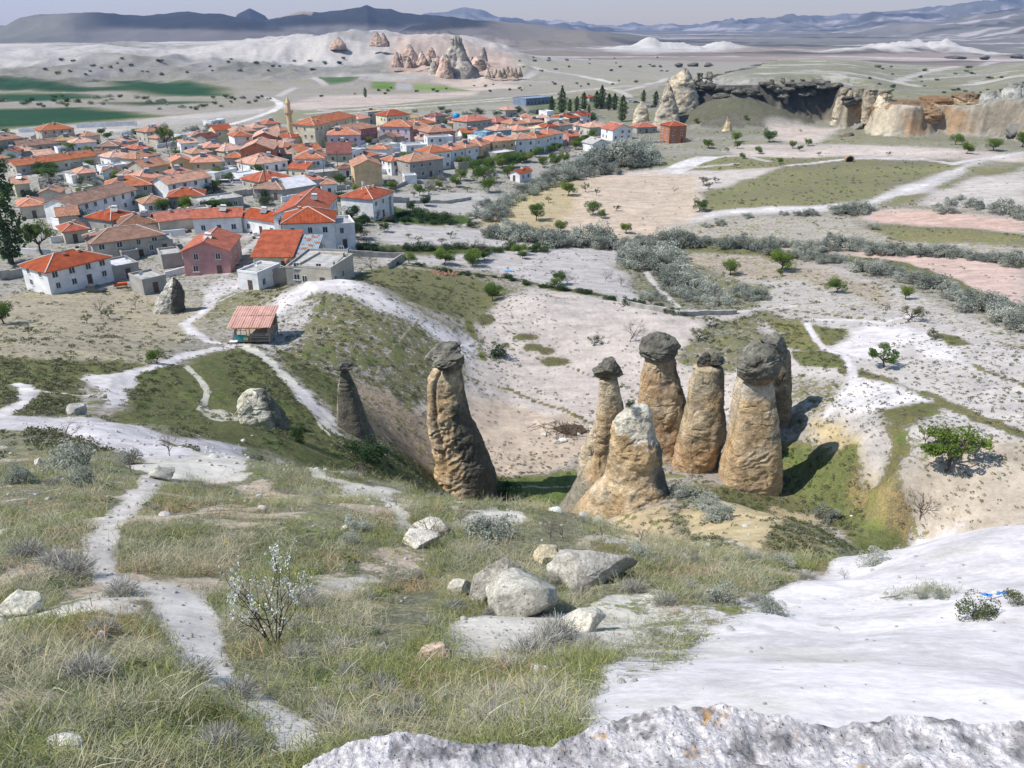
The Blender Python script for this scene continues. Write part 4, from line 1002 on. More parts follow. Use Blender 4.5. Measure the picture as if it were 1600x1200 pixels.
# buttresses and overhangs of the mesa
def buttress(label, rows, dY, seed, base, foot=None, nm='rock_buttress'):
    Yb = float(at((rows[-1][1] + rows[-1][2]) / 2, rows[-1][0])[1]) + dY
    me, V, U, d = column(rows, Yb, dr=.9, amp=1.5, nscale=.10, seed=seed, nseg=72, nr=80, sink=4, power=2.6, dome=.04,
                         folds=lambda V, U: -1.1 * np.exp(-(fbm3(V * np.array([.25, .25, 1]), .16, 4, seed) / .05) ** 2) - .8 * np.exp(-(fbm3(V * np.array([1, 1, .3]), .2, 4, seed + 2) / .05) ** 2))
    n1 = fbm3(V, .12, 4, seed)
    C = blend(np.tile(base, (len(V), 1)), np.array(base) * .55, sstep(-.05, .4, n1) * .8)
    C = blend(C, np.array(base) * .45, sstep(.80, .93, U[:, 2]) * .8)
    if foot is not None: C = blend(C, foot, (1 - sstep(.3, .62, U[:, 2] + .3 * n1)) * .85)
    paint(me, C); me.name = nm
    link(nm, me, M_MESA, label=label, cat='rock', group='rock buttresses of the mesa')
M_MESA = rock_material('mesa_rock', bump=1.1, sc_=.5)
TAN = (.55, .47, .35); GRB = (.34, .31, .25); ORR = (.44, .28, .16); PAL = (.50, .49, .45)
buttress('narrow tan buttress at the left corner of the right cliff', [(137,1316,1328),(150,1310,1326),(170,1304,1322),(192,1299,1318)], 6, 1, TAN)
buttress('broad tan buttress with an orange foot beside the corner one', [(138,1333,1350),(150,1329,1349),(170,1322,1347),(190,1315,1345)], 5, 2, TAN, ORR)
buttress('third tan buttress from the left on the right cliff', [(140,1353,1370),(155,1350,1370),(175,1348,1370),(190,1346,1372)], 6, 3, TAN)
buttress('fourth tan buttress, beside the orange overhang', [(140,1374,1395),(155,1372,1396),(175,1368,1398),(188,1366,1398)], 9, 4, TAN)
buttress('big orange overhanging outcrop with dark hollows on the right cliff', [(158,1376,1446),(166,1368,1462),(176,1370,1470),(182,1366,1464),(188,1374,1466),(198,1366,1452),(206,1364,1440)], 18, 5, ORR, (.52, .34, .19))
buttress('orange cliff bulge right of the overhanging outcrop', [(152,1440,1490),(164,1436,1500),(180,1440,1496),(196,1440,1480)], 16, 6, (.46, .28, .15))
buttress('grey orange bulge at the middle of the right cliff', [(146,1490,1528),(160,1486,1536),(180,1490,1532),(196,1496,1524)], 16, 7, (.42, .30, .19))
buttress('pale grey rounded buttress, left of the two at the frame edge', [(142,1540,1556),(155,1534,1562),(172,1534,1566),(188,1540,1566)], 12, 8, PAL)
buttress('pale grey rounded buttress, right of the two at the frame edge', [(130,1575,1598),(145,1568,1604),(165,1568,1608),(184,1576,1606)], 14, 9, PAL)
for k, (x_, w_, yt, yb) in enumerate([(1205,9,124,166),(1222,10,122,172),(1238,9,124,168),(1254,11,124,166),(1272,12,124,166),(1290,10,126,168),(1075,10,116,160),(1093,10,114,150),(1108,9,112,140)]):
    buttress('grey brown rib in the shaded left cliff of the mesa', [(yt, x_ - w_ * .5, x_ + w_ * .5), ((yt + yb) / 2, x_ - w_ * .8, x_ + w_ * .8), (yb, x_ - w_, x_ + w_)], 9, 20 + k, GRB)  # rib colour kept dark to match the cloud shade painted on this cliff
# dark cap rocks along the rim
for k in range(34):
    x_ = 1060 + k * 8.2 + rng.uniform(-2, 2); yr = 108 + 13 * sstep(1120, 1330, x_) + rng.uniform(-1.5, 1.5)
    zt = float(GZ[(sdm > 8) & (sdm < 14) & (np.abs(pxg - x_) < 10)].mean()) if ((sdm > 8) & (sdm < 14) & (np.abs(pxg - x_) < 10)).any() else 22
    q = np.argwhere((sdm > 3) & (sdm < 7) & (np.abs(pxg - x_) < 3) & (GZ > 12))
    if len(q) == 0: continue
    qi = q[0]; cx_, cy_ = GX[qi[0], qi[1]], GY[qi[0], qi[1]]
    w_ = rng.uniform(5, 11)
    me, v = boulder((cx_, cy_, GZ[qi[0], qi[1]] + rng.uniform(.2, 1.2)), (w_, w_ * .9, rng.uniform(2.2, 4.4)), 400 + k, 10, .14, 4, (0, rng.uniform(-.15, .15), rng.uniform(0, 3)))
    C = blend(np.tile([.105, .10, .085], (len(v), 1)), [.2, .19, .16], sstep(.1, .4, fbm3(v, .3, 3, k))); paint(me, C); me.name = 'cap_rock'
    link('cap_rock', me, M_MESA, label='dark flat cap rock in the row along the rim of the mesa', cat='rock', group='dark cap rocks along the mesa rim')

# ------------------------------------------------------------------ loose rocks on the slopes
def stone(label, px, py, wpx, hpx, seed, col=(.45, .43, .38), lich=.35, cuts=9, rot=(0, 0, 0), dr=.8, sub=5, group='loose rocks', name='boulder', cat='boulder', lift=.0, rough=.1):
    p = at(px, py + hpx * .30); dist = np.linalg.norm(p - CAM)
    w = wpx * dist / F; h = hpx * dist / F * 1.0
    me, v = boulder((p[0], p[1] + w * dr * .25, p[2] + h * (.22 + lift)), (w * 1.08, w * dr, h * 1.25), seed, cuts + 5, rough * .8, sub, rot, 0, .38, .8)
    C = np.tile(col, (len(v), 1)); nz = fbm3(v / max(w, .1), 2.2, 4, seed)
    up = sstep(-.1, .5, (v[:, 2] - p[2]) / h)
    C = blend(C, [0.26, 0.245, 0.225], sstep(-.05, .35, nz) * lich * up); C = blend(C, np.array(col) * 1.25, sstep(0, .4, -nz) * .5)
    paint(me, C); me.name = name
    return link(name, me, M_ROCK, label=label, cat=cat, group=group)
stone('cracked pale boulder with a deep split, left of the two large ones', 800, 930, 128, 92, 101, (.43, .41, .355), 1.0, 14, (0, .30, .3), .9, lift=-.08)
stone('thin slab split off the left side of the cracked boulder', 756, 912, 46, 104, 102, (.40, .375, .33), .8, 10, (0, .55, .1), .9)
stone('long grey backed boulder, right of the two large ones', 912, 894, 166, 66, 103, (.42, .395, .35), 1.0, 12, (0, .30, .1), .6, lift=-.1)
stone('small cream block at the foot of the long grey boulder', 858, 868, 42, 40, 104, (.50, .44, .31), .2, 9, (0, .2, 0))
stone('pale flat rock right of the cracked boulder', 917, 975, 78, 34, 105, (.56, .53, .45), .1, 8)
stone('flat tan rock half buried in the grass', 683, 1026, 60, 26, 106, (.50, .38, .28), .25, 7)
stone('small white stone with dark spots near the bottom of the grass', 845, 1050, 30, 17, 107, (.60, .57, .53), .25, 10, sub=4)
stone('little round white stone left of the flat tan rock', 597, 1011, 17, 13, 108, (.60, .58, .56), 0, 8, sub=4)
stone('pale rock at the end of the upper footpath', 677, 826, 62, 28, 109, (.55, .52, .45), .2, 9)
stone('low grey rock just below the upper footpath', 655, 848, 60, 24, 110, (.52, .49, .43), .3, 9)
stone('flat pale rock left of the split boulder', 718, 920, 38, 34, 111, (.52, .49, .43), .2, 8, (0, .2, 0))
stone('pale flat rock at the left edge of the frame', 22, 955, 58, 30, 112, (.55, .52, .43), .1, 8)
stone('half buried pale rock in the bottom left corner', 95, 1178, 70, 34, 113, (.55, .53, .49), .2, 8)
stone('grey lichen covered rock beside the upper left path', 245, 742, 44, 24, 114, (.42, .41, .36), .8, 9)
stone('flat grey rock slab on the long white path', 115, 643, 30, 13, 115, (.40, .39, .36), .7, 8)
stone('little white stone beside the footpath left of centre', 540, 826, 15, 12, 116, (.62, .6, .56), 0, 8, sub=4)
stone('white stone in the grass at the left path bend', 60, 725, 12, 12, 117, (.62, .6, .56), 0, 8, sub=4)
stone('white boulder beside the debris below the bowl', 880, 688, 18, 7, 118, (.62, .6, .57), 0, 8, sub=4)
stone('grey rounded rock by the leaning chimney path', 604, 712, 10, 8, 119, (.40, .40, .36), .3, 8, sub=4)
stone('dark slab under the right mesa cliff', 1341, 199, 20, 10, 120, (.20, .19, .17), .6, 8, (0, -.3, 0), .8, 4)
stone('dark brown block under the right mesa cliff', 1323, 211, 22, 9, 121, (.22, .17, .13), .5, 8, sub=4)
stone('dark rounded outcrop in the right corner below the cliff', 1588, 208, 40, 18, 122, (.20, .19, .17), .6, 8, sub=4)
for k, (x_, y_, w_, h_) in enumerate([(1062,104,14,6),(1085,102,18,7),(1108,103,14,6),(1495,91,26,5),(1590,90,20,5),(1540,92,16,5)]):
    stone(['dark knob at the left tip of the mesa rim', 'second dark knob along the mesa rim from the left', 'third dark knob along the mesa rim from the left', 'dark cap rock on the far right plateau', 'dark cap rock at the right edge of the far plateau', 'small dark cap rock between the two on the far plateau'][k], x_, y_, w_, h_, 130 + k, (.10, .095, .08), .3, 8, sub=3, lift=.2)

# near ledge under the camera: pitted grey-white rock
def ledge():
    edge = [(-1.6, -.4), (-.9, .55), (-.62, .95)]
    for (px_, py_) in [(470, 1185), (540, 1150), (620, 1128), (700, 1140), (780, 1138), (860, 1145), (930, 1120), (980, 1100), (1060, 1092), (1130, 1087), (1200, 1096), (1290, 1105), (1400, 1108), (1520, 1113), (1620, 1112)]:
        q = ray_plane_z(px_, py_, 48.42); edge.append((q[0], q[1]))
    edge += [(1.7, 1.45), (2.6, 1.0), (3.4, .2)]
    edge = np.array(edge); tt = np.linspace(0, 1, len(edge))
    nu, nv = 620, 200
    u = np.linspace(0, 1, nu); ex = np.interp(u, tt, edge[:, 0]); ey = np.interp(u, tt, edge[:, 1])
    ctr = np.array([.6, -1.6])
    V = []
    for k in range(nv):
        s = k / (nv - 1)
        if s < .72:
            q = s / .72; q = 1 - (1 - q) ** 1.6
            x = ctr[0] + (ex - ctr[0]) * q; y = ctr[1] + (ey - ctr[1]) * q; z = 48.42 + .10 * (1 - q) - .05 * sstep(.9, 1, q) + 0 * x
        else:
            q = (s - .72) / .28
            dx = ex - ctr[0]; dy = ey - ctr[1]; L = np.hypot(dx, dy)
            out = .12 * math.sin(min(q * 6, math.pi / 2)) - .1 * q + .35 * q * q
            x = ex + dx / L * out; y = ey + dy / L * out; z = 48.37 - 2.6 * q ** 1.15 + 0 * x
        V.append(np.stack([x, y, z], 1))
    V = np.concatenate(V)
    e = fbm3(V, 5, 5, 5) * .030 + fbm3(V, 22, 4, 8) * .014 + fbm3(V, 60, 3, 9) * .009 + fbm3(V, 130, 2, 10) * .004 + (1 - np.abs(2 * vnoise3(V[:, 0] * 13, V[:, 1] * 13, V[:, 2] * 13, 4) - 1)) * .012
    V[:, 2] += e; V[:, 1] += fbm3(V, 4, 4, 15) * .03
    me = grid_mesh('rock_ledge', V, nv, nu, flip=True)
    C = np.tile([.60, .57, .575], (len(V), 1))
    g = fbm3(V, 2.6, 5, 18); C = blend(C, [.30, .285, .29], sstep(-.15, .3, g + .35 * fbm3(V, 14, 3, 19)) * .85)
    C = blend(C, [.13, .125, .13], sstep(.12, .42, fbm3(V, 18, 4, 22)) * .75)
    C = blend(C, [.50, .29, .10], sstep(.36, .5, fbm3(V, 24, 3, 25)) * sstep(-.1, .2, fbm3(V, 2.5, 3, 26)) * .75)
    C = blend(C, [.72, .70, .69], sstep(.3, .55, fbm3(V, 30, 3, 27)) * .8)
    paint(me, C)
    link('rock_ledge', me, rock_material('ledge_rock', bump=.02, sc_=34, dark=.8), label='pitted grey and white rock ledge with orange lichen at the bottom of the frame', cat='rock ledge')
ledge()
# ------------------------------------------------------------------ plants
def leaf_mat(name, col, col2=None, rnd=.18, trans=.25, scale=1.2):
    m, nt, b = newmat(name)
    co = coords(nt); oi = node(nt, 'ShaderNodeObjectInfo')
    rn = node(nt, 'ShaderNodeAttribute', attribute_name='tint').outputs['Fac']
    c = mix(nt, ramp(nt, noise(nt, co, scale, 3), .35, .65), col, col2 or tuple(x * 1.6 for x in col))
    hs = node(nt, 'ShaderNodeHueSaturation'); nt.links.new(c, hs.inputs['Color'])
    v = math_(nt, 'MULTIPLY', ramp(nt, oi.outputs['Random'], 0, 1, 1 - rnd, 1 + rnd), math_(nt, 'ADD', math_(nt, 'MULTIPLY', rn, .7), .65))
    nt.links.new(v, hs.inputs['Value'])
    nt.links.new(ramp(nt, oi.outputs['Random'], 0, 1, .5 + rnd * .1, .5 - rnd * .1), hs.inputs['Hue'])
    nt.links.new(hs.outputs[0], b.inputs['Base Color']); b.inputs['Roughness'].default_value = .7
    out = [n_ for n_ in nt.nodes if n_.type == 'OUTPUT_MATERIAL'][0]
    tr = node(nt, 'ShaderNodeBsdfTranslucent'); nt.links.new(hs.outputs[0], tr.inputs['Color'])
    ms = node(nt, 'ShaderNodeMixShader'); ms.inputs[0].default_value = trans
    nt.links.new(b.outputs[0], ms.inputs[1]); nt.links.new(tr.outputs[0], ms.inputs[2]); nt.links.new(ms.outputs[0], out.inputs['Surface'])
    return m
L_GREEN = leaf_mat('fresh_leaf', (0.085, 0.145, 0.022), (0.16, 0.23, 0.045), .22, .35)
L_DARK = leaf_mat('dark_leaf', (0.018, 0.045, 0.012), (0.04, 0.08, 0.02))
L_WILLOW = leaf_mat('grey_leaf', (0.25, 0.27, 0.225), (0.40, 0.42, 0.36), .25, .35)
L_OLIVE = leaf_mat('olive_leaf', (0.09, 0.11, 0.04), (0.15, 0.16, 0.07))
L_POPLAR = leaf_mat('poplar_leaf', (0.045, 0.09, 0.025), (0.09, 0.15, 0.04))
L_BLOSSOM = leaf_mat('blossom', (0.55, 0.60, 0.53), (0.72, 0.74, 0.70), .05)
L_SAGE = leaf_mat('sage_twig', (0.27, 0.26, 0.23), (0.43, 0.42, 0.38), .12)
M_BARK = simple('bark', (0.09, 0.07, 0.055), var=.3, scale=6)
M_TWIG = simple('bare_twig', (0.16, 0.13, 0.11), var=.3, scale=6)

def leaves(C, size, r_, jit=.35, up=.3):
    """one small quad per centre"""
    n_ = len(C)
    nrm = r_.normal(size=(n_, 3)); nrm[:, 2] = np.abs(nrm[:, 2]) + up; nrm /= np.linalg.norm(nrm, axis=1)[:, None]
    a = np.cross(nrm, r_.normal(size=(n_, 3))); a /= np.linalg.norm(a, axis=1)[:, None]; b = np.cross(nrm, a)
    s = (size * r_.uniform(1 - jit, 1 + jit, n_))[:, None]
    V = np.stack([C - a * s - b * s * .25, C + b * s * .55, C + a * s, C - b * s * .6], 1).reshape(-1, 3)
    return V

def quad_mesh(name, V, tint=None):
    n_ = len(V) // 4
    me = bpy.data.meshes.new(name)
    me.vertices.add(len(V)); me.vertices.foreach_set('co', V.astype(np.float32).ravel())
    me.loops.add(n_ * 4); me.loops.foreach_set('vertex_index', np.arange(n_ * 4, dtype=np.int32))
    me.polygons.add(n_); me.polygons.foreach_set('loop_start', (np.arange(n_) * 4).astype(np.int32)); me.polygons.foreach_set('loop_total', np.full(n_, 4, np.int32))
    me.update(calc_edges=True)
    if tint is not None: set_attr(me, 'tint', np.repeat(tint, 4), 'FLOAT')
    return me

def tubes(paths, nseg=5):
    """paths: list of (pts Nx3, radii N) -> mesh"""
    VV = []; FF = []; o = 0
    for pts, rd in paths:
        pts = np.asarray(pts, float)
        for k in range(len(pts)):
            t = pts[min(k + 1, len(pts) - 1)] - pts[max(k - 1, 0)]; t /= np.linalg.norm(t) + 1e-9
            ref = np.array([0, 0, 1.]) if abs(t[2]) < .9 else np.array([1., 0, 0])
            a = np.cross(t, ref); a /= np.linalg.norm(a); b = np.cross(t, a)
            for j in range(nseg):
                an = 2 * math.pi * j / nseg
                VV.append(pts[k] + rd[k] * (a * math.cos(an) + b * math.sin(an)))
        for k in range(len(pts) - 1):
            for j in range(nseg):
                FF.append((o + k * nseg + j, o + k * nseg + (j + 1) % nseg, o + (k + 1) * nseg + (j + 1) % nseg, o + (k + 1) * nseg + j))
        o += len(pts) * nseg
    me = bpy.data.meshes.new('trunk'); me.from_pydata([tuple(v) for v in VV], [], FF)
    me.polygons.foreach_set('use_smooth', np.ones(len(me.polygons), bool)); me.update()
    return me

def branches(r_, base, direction, length, rad, depth, spread, paths, tips, n_child=3, curl=.25, grav=0.0):
    pts = [np.array(base, float)]; d = np.array(direction, float); d /= np.linalg.norm(d)
    for k in range(4):
        d = d + r_.normal(size=3) * curl * .5; d[2] += grav; d /= np.linalg.norm(d)
        pts.append(pts[-1] + d * length / 4)
    paths.append((np.array(pts), np.linspace(rad, rad * .55, 5)))
    if depth == 0: tips.append(pts[-1]); tips.append(pts[-2]); return
    for k in range(n_child):
        f = r_.integers(2, 5); nd = d + r_.normal(size=3) * spread; nd[2] = abs(nd[2]) * .8 + .15
        branches(r_, pts[f], nd, length * r_.uniform(.55, .8), rad * .55, depth - 1, spread, paths, tips, n_child, curl, grav)

PR = {}
def make_proto(kind, v):
    """unit tree (height about 1): list of (part name, mesh, material)"""
    r_ = np.random.default_rng(hash((kind, v)) % 1 + v * 13 + {'orchard': 1, 'willow': 2, 'poplar': 3, 'bare': 4, 'bush': 5, 'box': 6, 'sparse': 7, 'sage': 8, 'blossom': 9, 'broad': 10}[kind] * 100)
    paths = []; tips = []
    if kind in ('orchard', 'sparse', 'broad'):
        branches(r_, (0, 0, 0), (r_.normal() * .15, r_.normal() * .1, 1), .34, .034, 0, .4, paths, [])
        top = paths[0][0][-2]
        for k in range(5):
            an = k * 1.26 + r_.uniform(0, .6)
            branches(r_, top, (math.cos(an) * .9, math.sin(an) * .9, .8), .30, .02, 2 if kind != 'orchard' else 1, .55, paths, tips, 3)
        T = np.array(tips); nl = {'orchard': 5200, 'sparse': 1500, 'broad': 3600}[kind]
        wide = {'orchard': .46, 'sparse': .55, 'broad': .62}[kind]
        lob = [np.array([r_.uniform(-1, 1) * wide * .7, r_.uniform(-1, 1) * wide * .7, r_.uniform(.30, .80)]) for _ in range(20)]
        if kind != 'orchard': lob = [t for t in T[r_.permutation(len(T))[:34]]]
        C = []; ti = []
        for l in lob:
            m_ = nl // len(lob); rr_ = r_.uniform(.15, .24) if kind == 'orchard' else r_.uniform(.07, .13)
            q = r_.normal(size=(m_, 3)); q /= np.linalg.norm(q, axis=1)[:, None]; q *= (rr_ * r_.uniform(.35, 1, m_) ** .5)[:, None]; q[:, 2] *= .75
            C.append(l + q); ti.append(np.full(m_, r_.uniform(.2, .8)) + r_.uniform(-.2, .2, m_))
        C = np.concatenate(C); ti = np.concatenate(ti)
        return [('trunk', tubes(paths), M_BARK), ('crown', quad_mesh('crown', leaves(C, .021 if kind == 'orchard' else .02, r_), ti), L_GREEN if kind != 'sparse' else L_OLIVE)]
    if kind == 'willow':
        for k in range(6):
            an = k * 1.05 + r_.uniform(0, .6)
            branches(r_, (.05 * math.cos(an), .05 * math.sin(an), 0), (math.cos(an) * .6, math.sin(an) * .6, 1), .4, .02, 1, .5, paths, tips, 3)
        C = []; ti = []
        for k in range(22):
            l = np.array([r_.uniform(-.5, .5), r_.uniform(-.5, .5), 0]); rr0 = np.hypot(l[0], l[1]); l[2] = r_.uniform(.18, max(.25, .85 - rr0 * .8)); m_ = 150; rr_ = r_.uniform(.12, .22)
            q = r_.normal(size=(m_, 3)); q /= np.linalg.norm(q, axis=1)[:, None]; q *= (rr_ * r_.uniform(.3, 1, m_) ** .5)[:, None]
            C.append(l + q); ti.append(np.full(m_, r_.uniform(.1, .9)) + r_.uniform(-.25, .25, m_))
        return [('trunk', tubes(paths, 4), M_TWIG), ('crown', quad_mesh('crown', leaves(np.concatenate(C), .026, r_, up=.1), np.concatenate(ti)), L_WILLOW)]
    if kind == 'poplar':
        branches(r_, (0, 0, 0), (0, 0, 1), .9, .022, 0, .1, paths, tips, curl=.05)
        m_ = 3600; z = r_.uniform(.08, 1, m_); w = .115 * np.minimum(1, (1.02 - z) * 3.2) * np.minimum(1, .5 + z * 2) * (1 + .25 * np.sin(z * 34 + v)); an = r_.uniform(0, 2 * math.pi, m_)
        q = np.sqrt(r_.uniform(.2, 1, m_)) * w * (1 + .3 * np.sin(an * 3 + z * 9))
        C = np.stack([q * np.cos(an), q * np.sin(an), z], 1)
        return [('trunk', tubes(paths), M_BARK), ('crown', quad_mesh('crown', leaves(C, .015, r_), r_.uniform(0, 1, m_)), L_POPLAR)]
    if kind == 'bare':
        branches(r_, (0, 0, 0), (0, 0, 1), .3, .022, 0, .3, paths, [])
        for k in range(6): branches(r_, paths[0][0][-1 - k % 3], (r_.normal(), r_.normal(), 1.0), .33, .013, 3, .6, paths, tips, 3)
        return [('trunk', tubes(paths, 3), M_TWIG)]
    if kind in ('bush', 'box'):
        m_ = 2400; C = []; ti = []
        for k in range(14):
            l = np.array([r_.uniform(-.42, .42), r_.uniform(-.42, .42), r_.uniform(.15, .62)]); rr_ = r_.uniform(.16, .3)
            q = r_.normal(size=(m_ // 14, 3)); q /= np.linalg.norm(q, axis=1)[:, None]; q *= (rr_ * r_.uniform(.4, 1, len(q)) ** .4)[:, None]
            C.append(l + q); ti.append(np.full(len(q), r_.uniform(.2, .9)))
        for k in range(5): branches(r_, (0, 0, 0), (r_.normal(), r_.normal(), 1.4), .4, .014, 1, .5, paths, tips, 2)
        return [('trunk', tubes(paths, 4), M_BARK), ('crown', quad_mesh('crown', leaves(np.concatenate(C), .03, r_), np.concatenate(ti)), L_DARK if kind == 'box' else L_WILLOW)]
    if kind == 'sage':     # dome of thin grey twigs
        V = []; n_ = 1100
        for k in range(n_):
            d = r_.normal(size=3); d[2] = abs(d[2]) * .8 + .12; d /= np.linalg.norm(d); s0 = r_.uniform(.15, .75)
            a = d * s0 * .62; dd_ = d + r_.normal(size=3) * .55; b_ = a + dd_ / np.linalg.norm(dd_) * r_.uniform(.12, .30); sd = np.cross(d, r_.normal(size=3)); sd /= np.linalg.norm(sd); w_ = .007
            V += [a - sd * w_, a + sd * w_, b_ + sd * w_ * .5, b_ - sd * w_ * .5]
        return [('twigs', quad_mesh('twigs', np.array(V), r_.uniform(0, 1, n_)), L_SAGE)]
    if kind == 'blossom':
        for k in range(9):
            an = k * .7 + r_.uniform(0, .5)
            branches(r_, (.03 * math.cos(an), .03 * math.sin(an), 0), (math.cos(an) * .42, math.sin(an) * .42, 1), .55, .012, 2, .35, paths, tips, 3, .2)
        T = np.array(tips); m_ = 1500; C = T[r_.integers(0, len(T), m_)] + r_.normal(size=(m_, 3)) * .022
        return [('twigs', tubes(paths, 4), M_BARK), ('blossoms', quad_mesh('blossoms', leaves(C, .015, r_), r_.uniform(0, 1, m_)), L_BLOSSOM)]

KNAME = {'orchard': ('orchard_tree', 'tree'), 'sparse': ('sparse_tree', 'tree'), 'broad': ('broad_tree', 'tree'), 'willow': ('oleaster_bush', 'bush'), 'poplar': ('poplar_tree', 'tree'), 'bare': ('bare_tree', 'tree'),
         'bush': ('grey_bush', 'bush'), 'box': ('dark_bush', 'bush'), 'sage': ('sagebrush', 'shrub'), 'blossom': ('blossoming_shrub', 'shrub')}
def plant(kind, px, py, hpx, label, group=None, wx=1.0, var=None, pos=None, hm=None, leaf=None):
    """plant with its foot at photo pixel (px, py) and hpx photo pixels tall"""
    p = at(px, py) if pos is None else np.array([pos[0], pos[1], float(H(pos[0], pos[1]))])
    dist = np.linalg.norm(p - CAM); h = hpx * dist / F if hm is None else hm
    v = rng.integers(0, 4) if var is None else var
    key = (kind, int(v))
    if key not in PR: PR[key] = make_proto(kind, int(v))
    nm, cat = KNAME[kind]
    parts = PR[key]
    root = link(nm, None, label=label, cat=cat, group=group, loc=(p[0], p[1], p[2] - .03 * h), rot=(0, 0, rng.uniform(0, 6.28)))
    root.scale = (h * wx, h * wx, h)
    for (pn, me_, mt) in parts:
        if leaf is not None and pn == 'crown':
            kk = (key, leaf.name)
            if kk not in PR: c_ = me_.copy(); c_.materials.clear(); c_.materials.append(leaf); PR[kk] = c_
            link(pn, PR[kk], leaf, parent=root)
        else: link(pn, me_, mt, parent=root)
    return root

# trees in the fields, one by one
T = [('orchard',887,306,26,'dark round tree standing alone on the big sandy field',None,1.1),
 ('orchard',838,345,30,'bright green tree at the lower left of the big sandy field',None,.9),
 ('orchard',876,363,20,'green tree at the lower edge of the big sandy field, by the creek bushes',None,1.1),
 ('orchard',926,336,24,'green tree with a small one at its side on the sandy field',None,1.1),
 ('orchard',940,341,16,'small green tree touching its larger neighbour in the sandy field',None,.9),
 ('sparse',962,330,14,'tiny sparse tree right of the pair in the sandy field',None,.9),
 ('orchard',978,365,20,'light green tree at the bottom edge of the sandy field',None,1),
 ('sparse',857,317,13,'thin sapling below the dark round tree of the sandy field',None,.9),
 ('sparse',915,300,18,'pale loose tree just right of the dark round tree of the sandy field',None,.8),
 ('sparse',932,306,16,'slim pale tree at the inner corner of the sandy field',None,.6),
 ('bare',1052,302,15,'small bare tree in the upper right of the sandy field',None,1),
 ('orchard',1093,330,21,'dark green tree at the right corner of the sandy field above the white track',None,1.2),
 ('orchard',1141,430,26,'small green tree left of the big one on the pale orchard slope',None,1.0),
 ('orchard',1218,424,38,'largest green tree on the pale orchard slope below the grey bushes',None,1.15),
 ('orchard',1218,432,14,'little light green tree growing at the foot of the largest orchard tree',None,.8),
 ('orchard',1305,458,26,'olive green tree with a clear shadow in the middle of the pale orchard slope',None,1.15),
 ('orchard',1415,468,22,'small bright green tree above the crooked one on the pale slope',None,.9),
 ('sparse',1419,502,34,'crooked thin tree with a dark trunk on the pale slope',None,1.15),
 ('sparse',1460,532,20,'low sparse green shrub tree on the green patch of the pale slope',None,1.3),
 ('broad',1381,574,44,'wide leafy fruit tree inside the curved bank on the right slope',None,1.1),
 ('broad',1478,735,88,'big spreading fruit tree with a forked trunk at the right edge',None,1.0),
 ('bare',1437,812,56,'bare brown shrub tree below the spreading fruit tree',None,1),
 ('bare',1444,696,44,'bare twisted trunk behind the spreading fruit tree',None,.7),
 ('bare',984,534,44,'bare grey tree standing on the pale ploughed bowl',None,1.0),
 ('sparse',927,540,24,'small half bare tree left of the bare grey one on the bowl',None,1),
 ('sparse',1090,532,26,'low light green bush tree, lower of the two on the pale slope',None,1.3),
 ('sparse',1107,510,22,'low light green bush tree, upper of the two on the pale slope',None,1.3),
 ('box',776,560,30,'round dark green bush on the path down into the bowl',None,.9),
 ('box',572,711,36,'dense dark green bush at the foot of the small slim chimney',None,1.5),
 ('box',792,776,34,'dark bush at the right foot of the tallest leaning chimney',None,1.0),
 ('box',466,690,36,'dark green bush in the shade right of the cave rock',None,.8),
 ('bare',582,424,30,'bare dark tree inside the walled yard below the village',None,1),
 ('bare',483,386,44,'grey leafless tree before the white red roofed house',None,1),
 ('box',492,388,30,'dark evergreen bush before the wall of the white balcony house',None,1.4),
 ('orchard',245,568,26,'small green tree beside the white path junction on the left',None,1),
 ('orchard',6,506,34,'green bush tree at the left edge of the terraced field',None,1),
 ('sparse',172,498,22,'thin light green sapling in the terraced field, right one',None,.9),
 ('sparse',136,506,20,'thin light green sapling in the terraced field, middle one',None,.8),
 ('sparse',46,522,18,'thin light green sapling in the terraced field, left one',None,.8),
 ('bare',158,490,30,'bare grey sapling in the terraced field',None,.8),
 ('bare',212,482,28,'leafless sapling left of the rock spike',None,.7),
 ('poplar',18,412,172,'tall dark poplar towering over the left edge of the village',None,1.05),
 ('broad',66,398,62,'broad olive green tree right of the tall left poplar',None,.75),
 ('box',130,352,30,'dark tree beside the long white house on the left',None,.9),
 ('sparse',95,310,44,'large pale grey leafless looking tree on the left of the village',None,1.0),
 ('broad',262,232,42,'bright conifer green tree behind the left houses',None,.55),
 ('sparse',262,218,20,'pale budding tree among the left houses',None,1),
 ('orchard',357,238,14,'small round green tree before the brick house yard',None,1.1),
 ('orchard',402,272,17,'round green tree on the village square',None,1.1),
 ('box',558,288,16,'dark shrub by the parked cars on the lane',None,1.6),
 ('box',608,294,18,'small cone shaped cypress by the peach coloured house',None,.7),
 ('orchard',655,306,22,'yellow green tree at the edge of the village gardens',None,.9),
 ('orchard',686,296,16,'small light green tree in the village gardens',None,1),
 ('orchard',712,292,20,'light green tree in the garden right of the grey walled house',None,1)]
for (k_, x_, y_, h_, lb, g_, wx_) in T: plant(k_, x_, y_, h_, lb, g_, wx_, leaf=(L_SAGE if 'large pale grey' in lb else None))

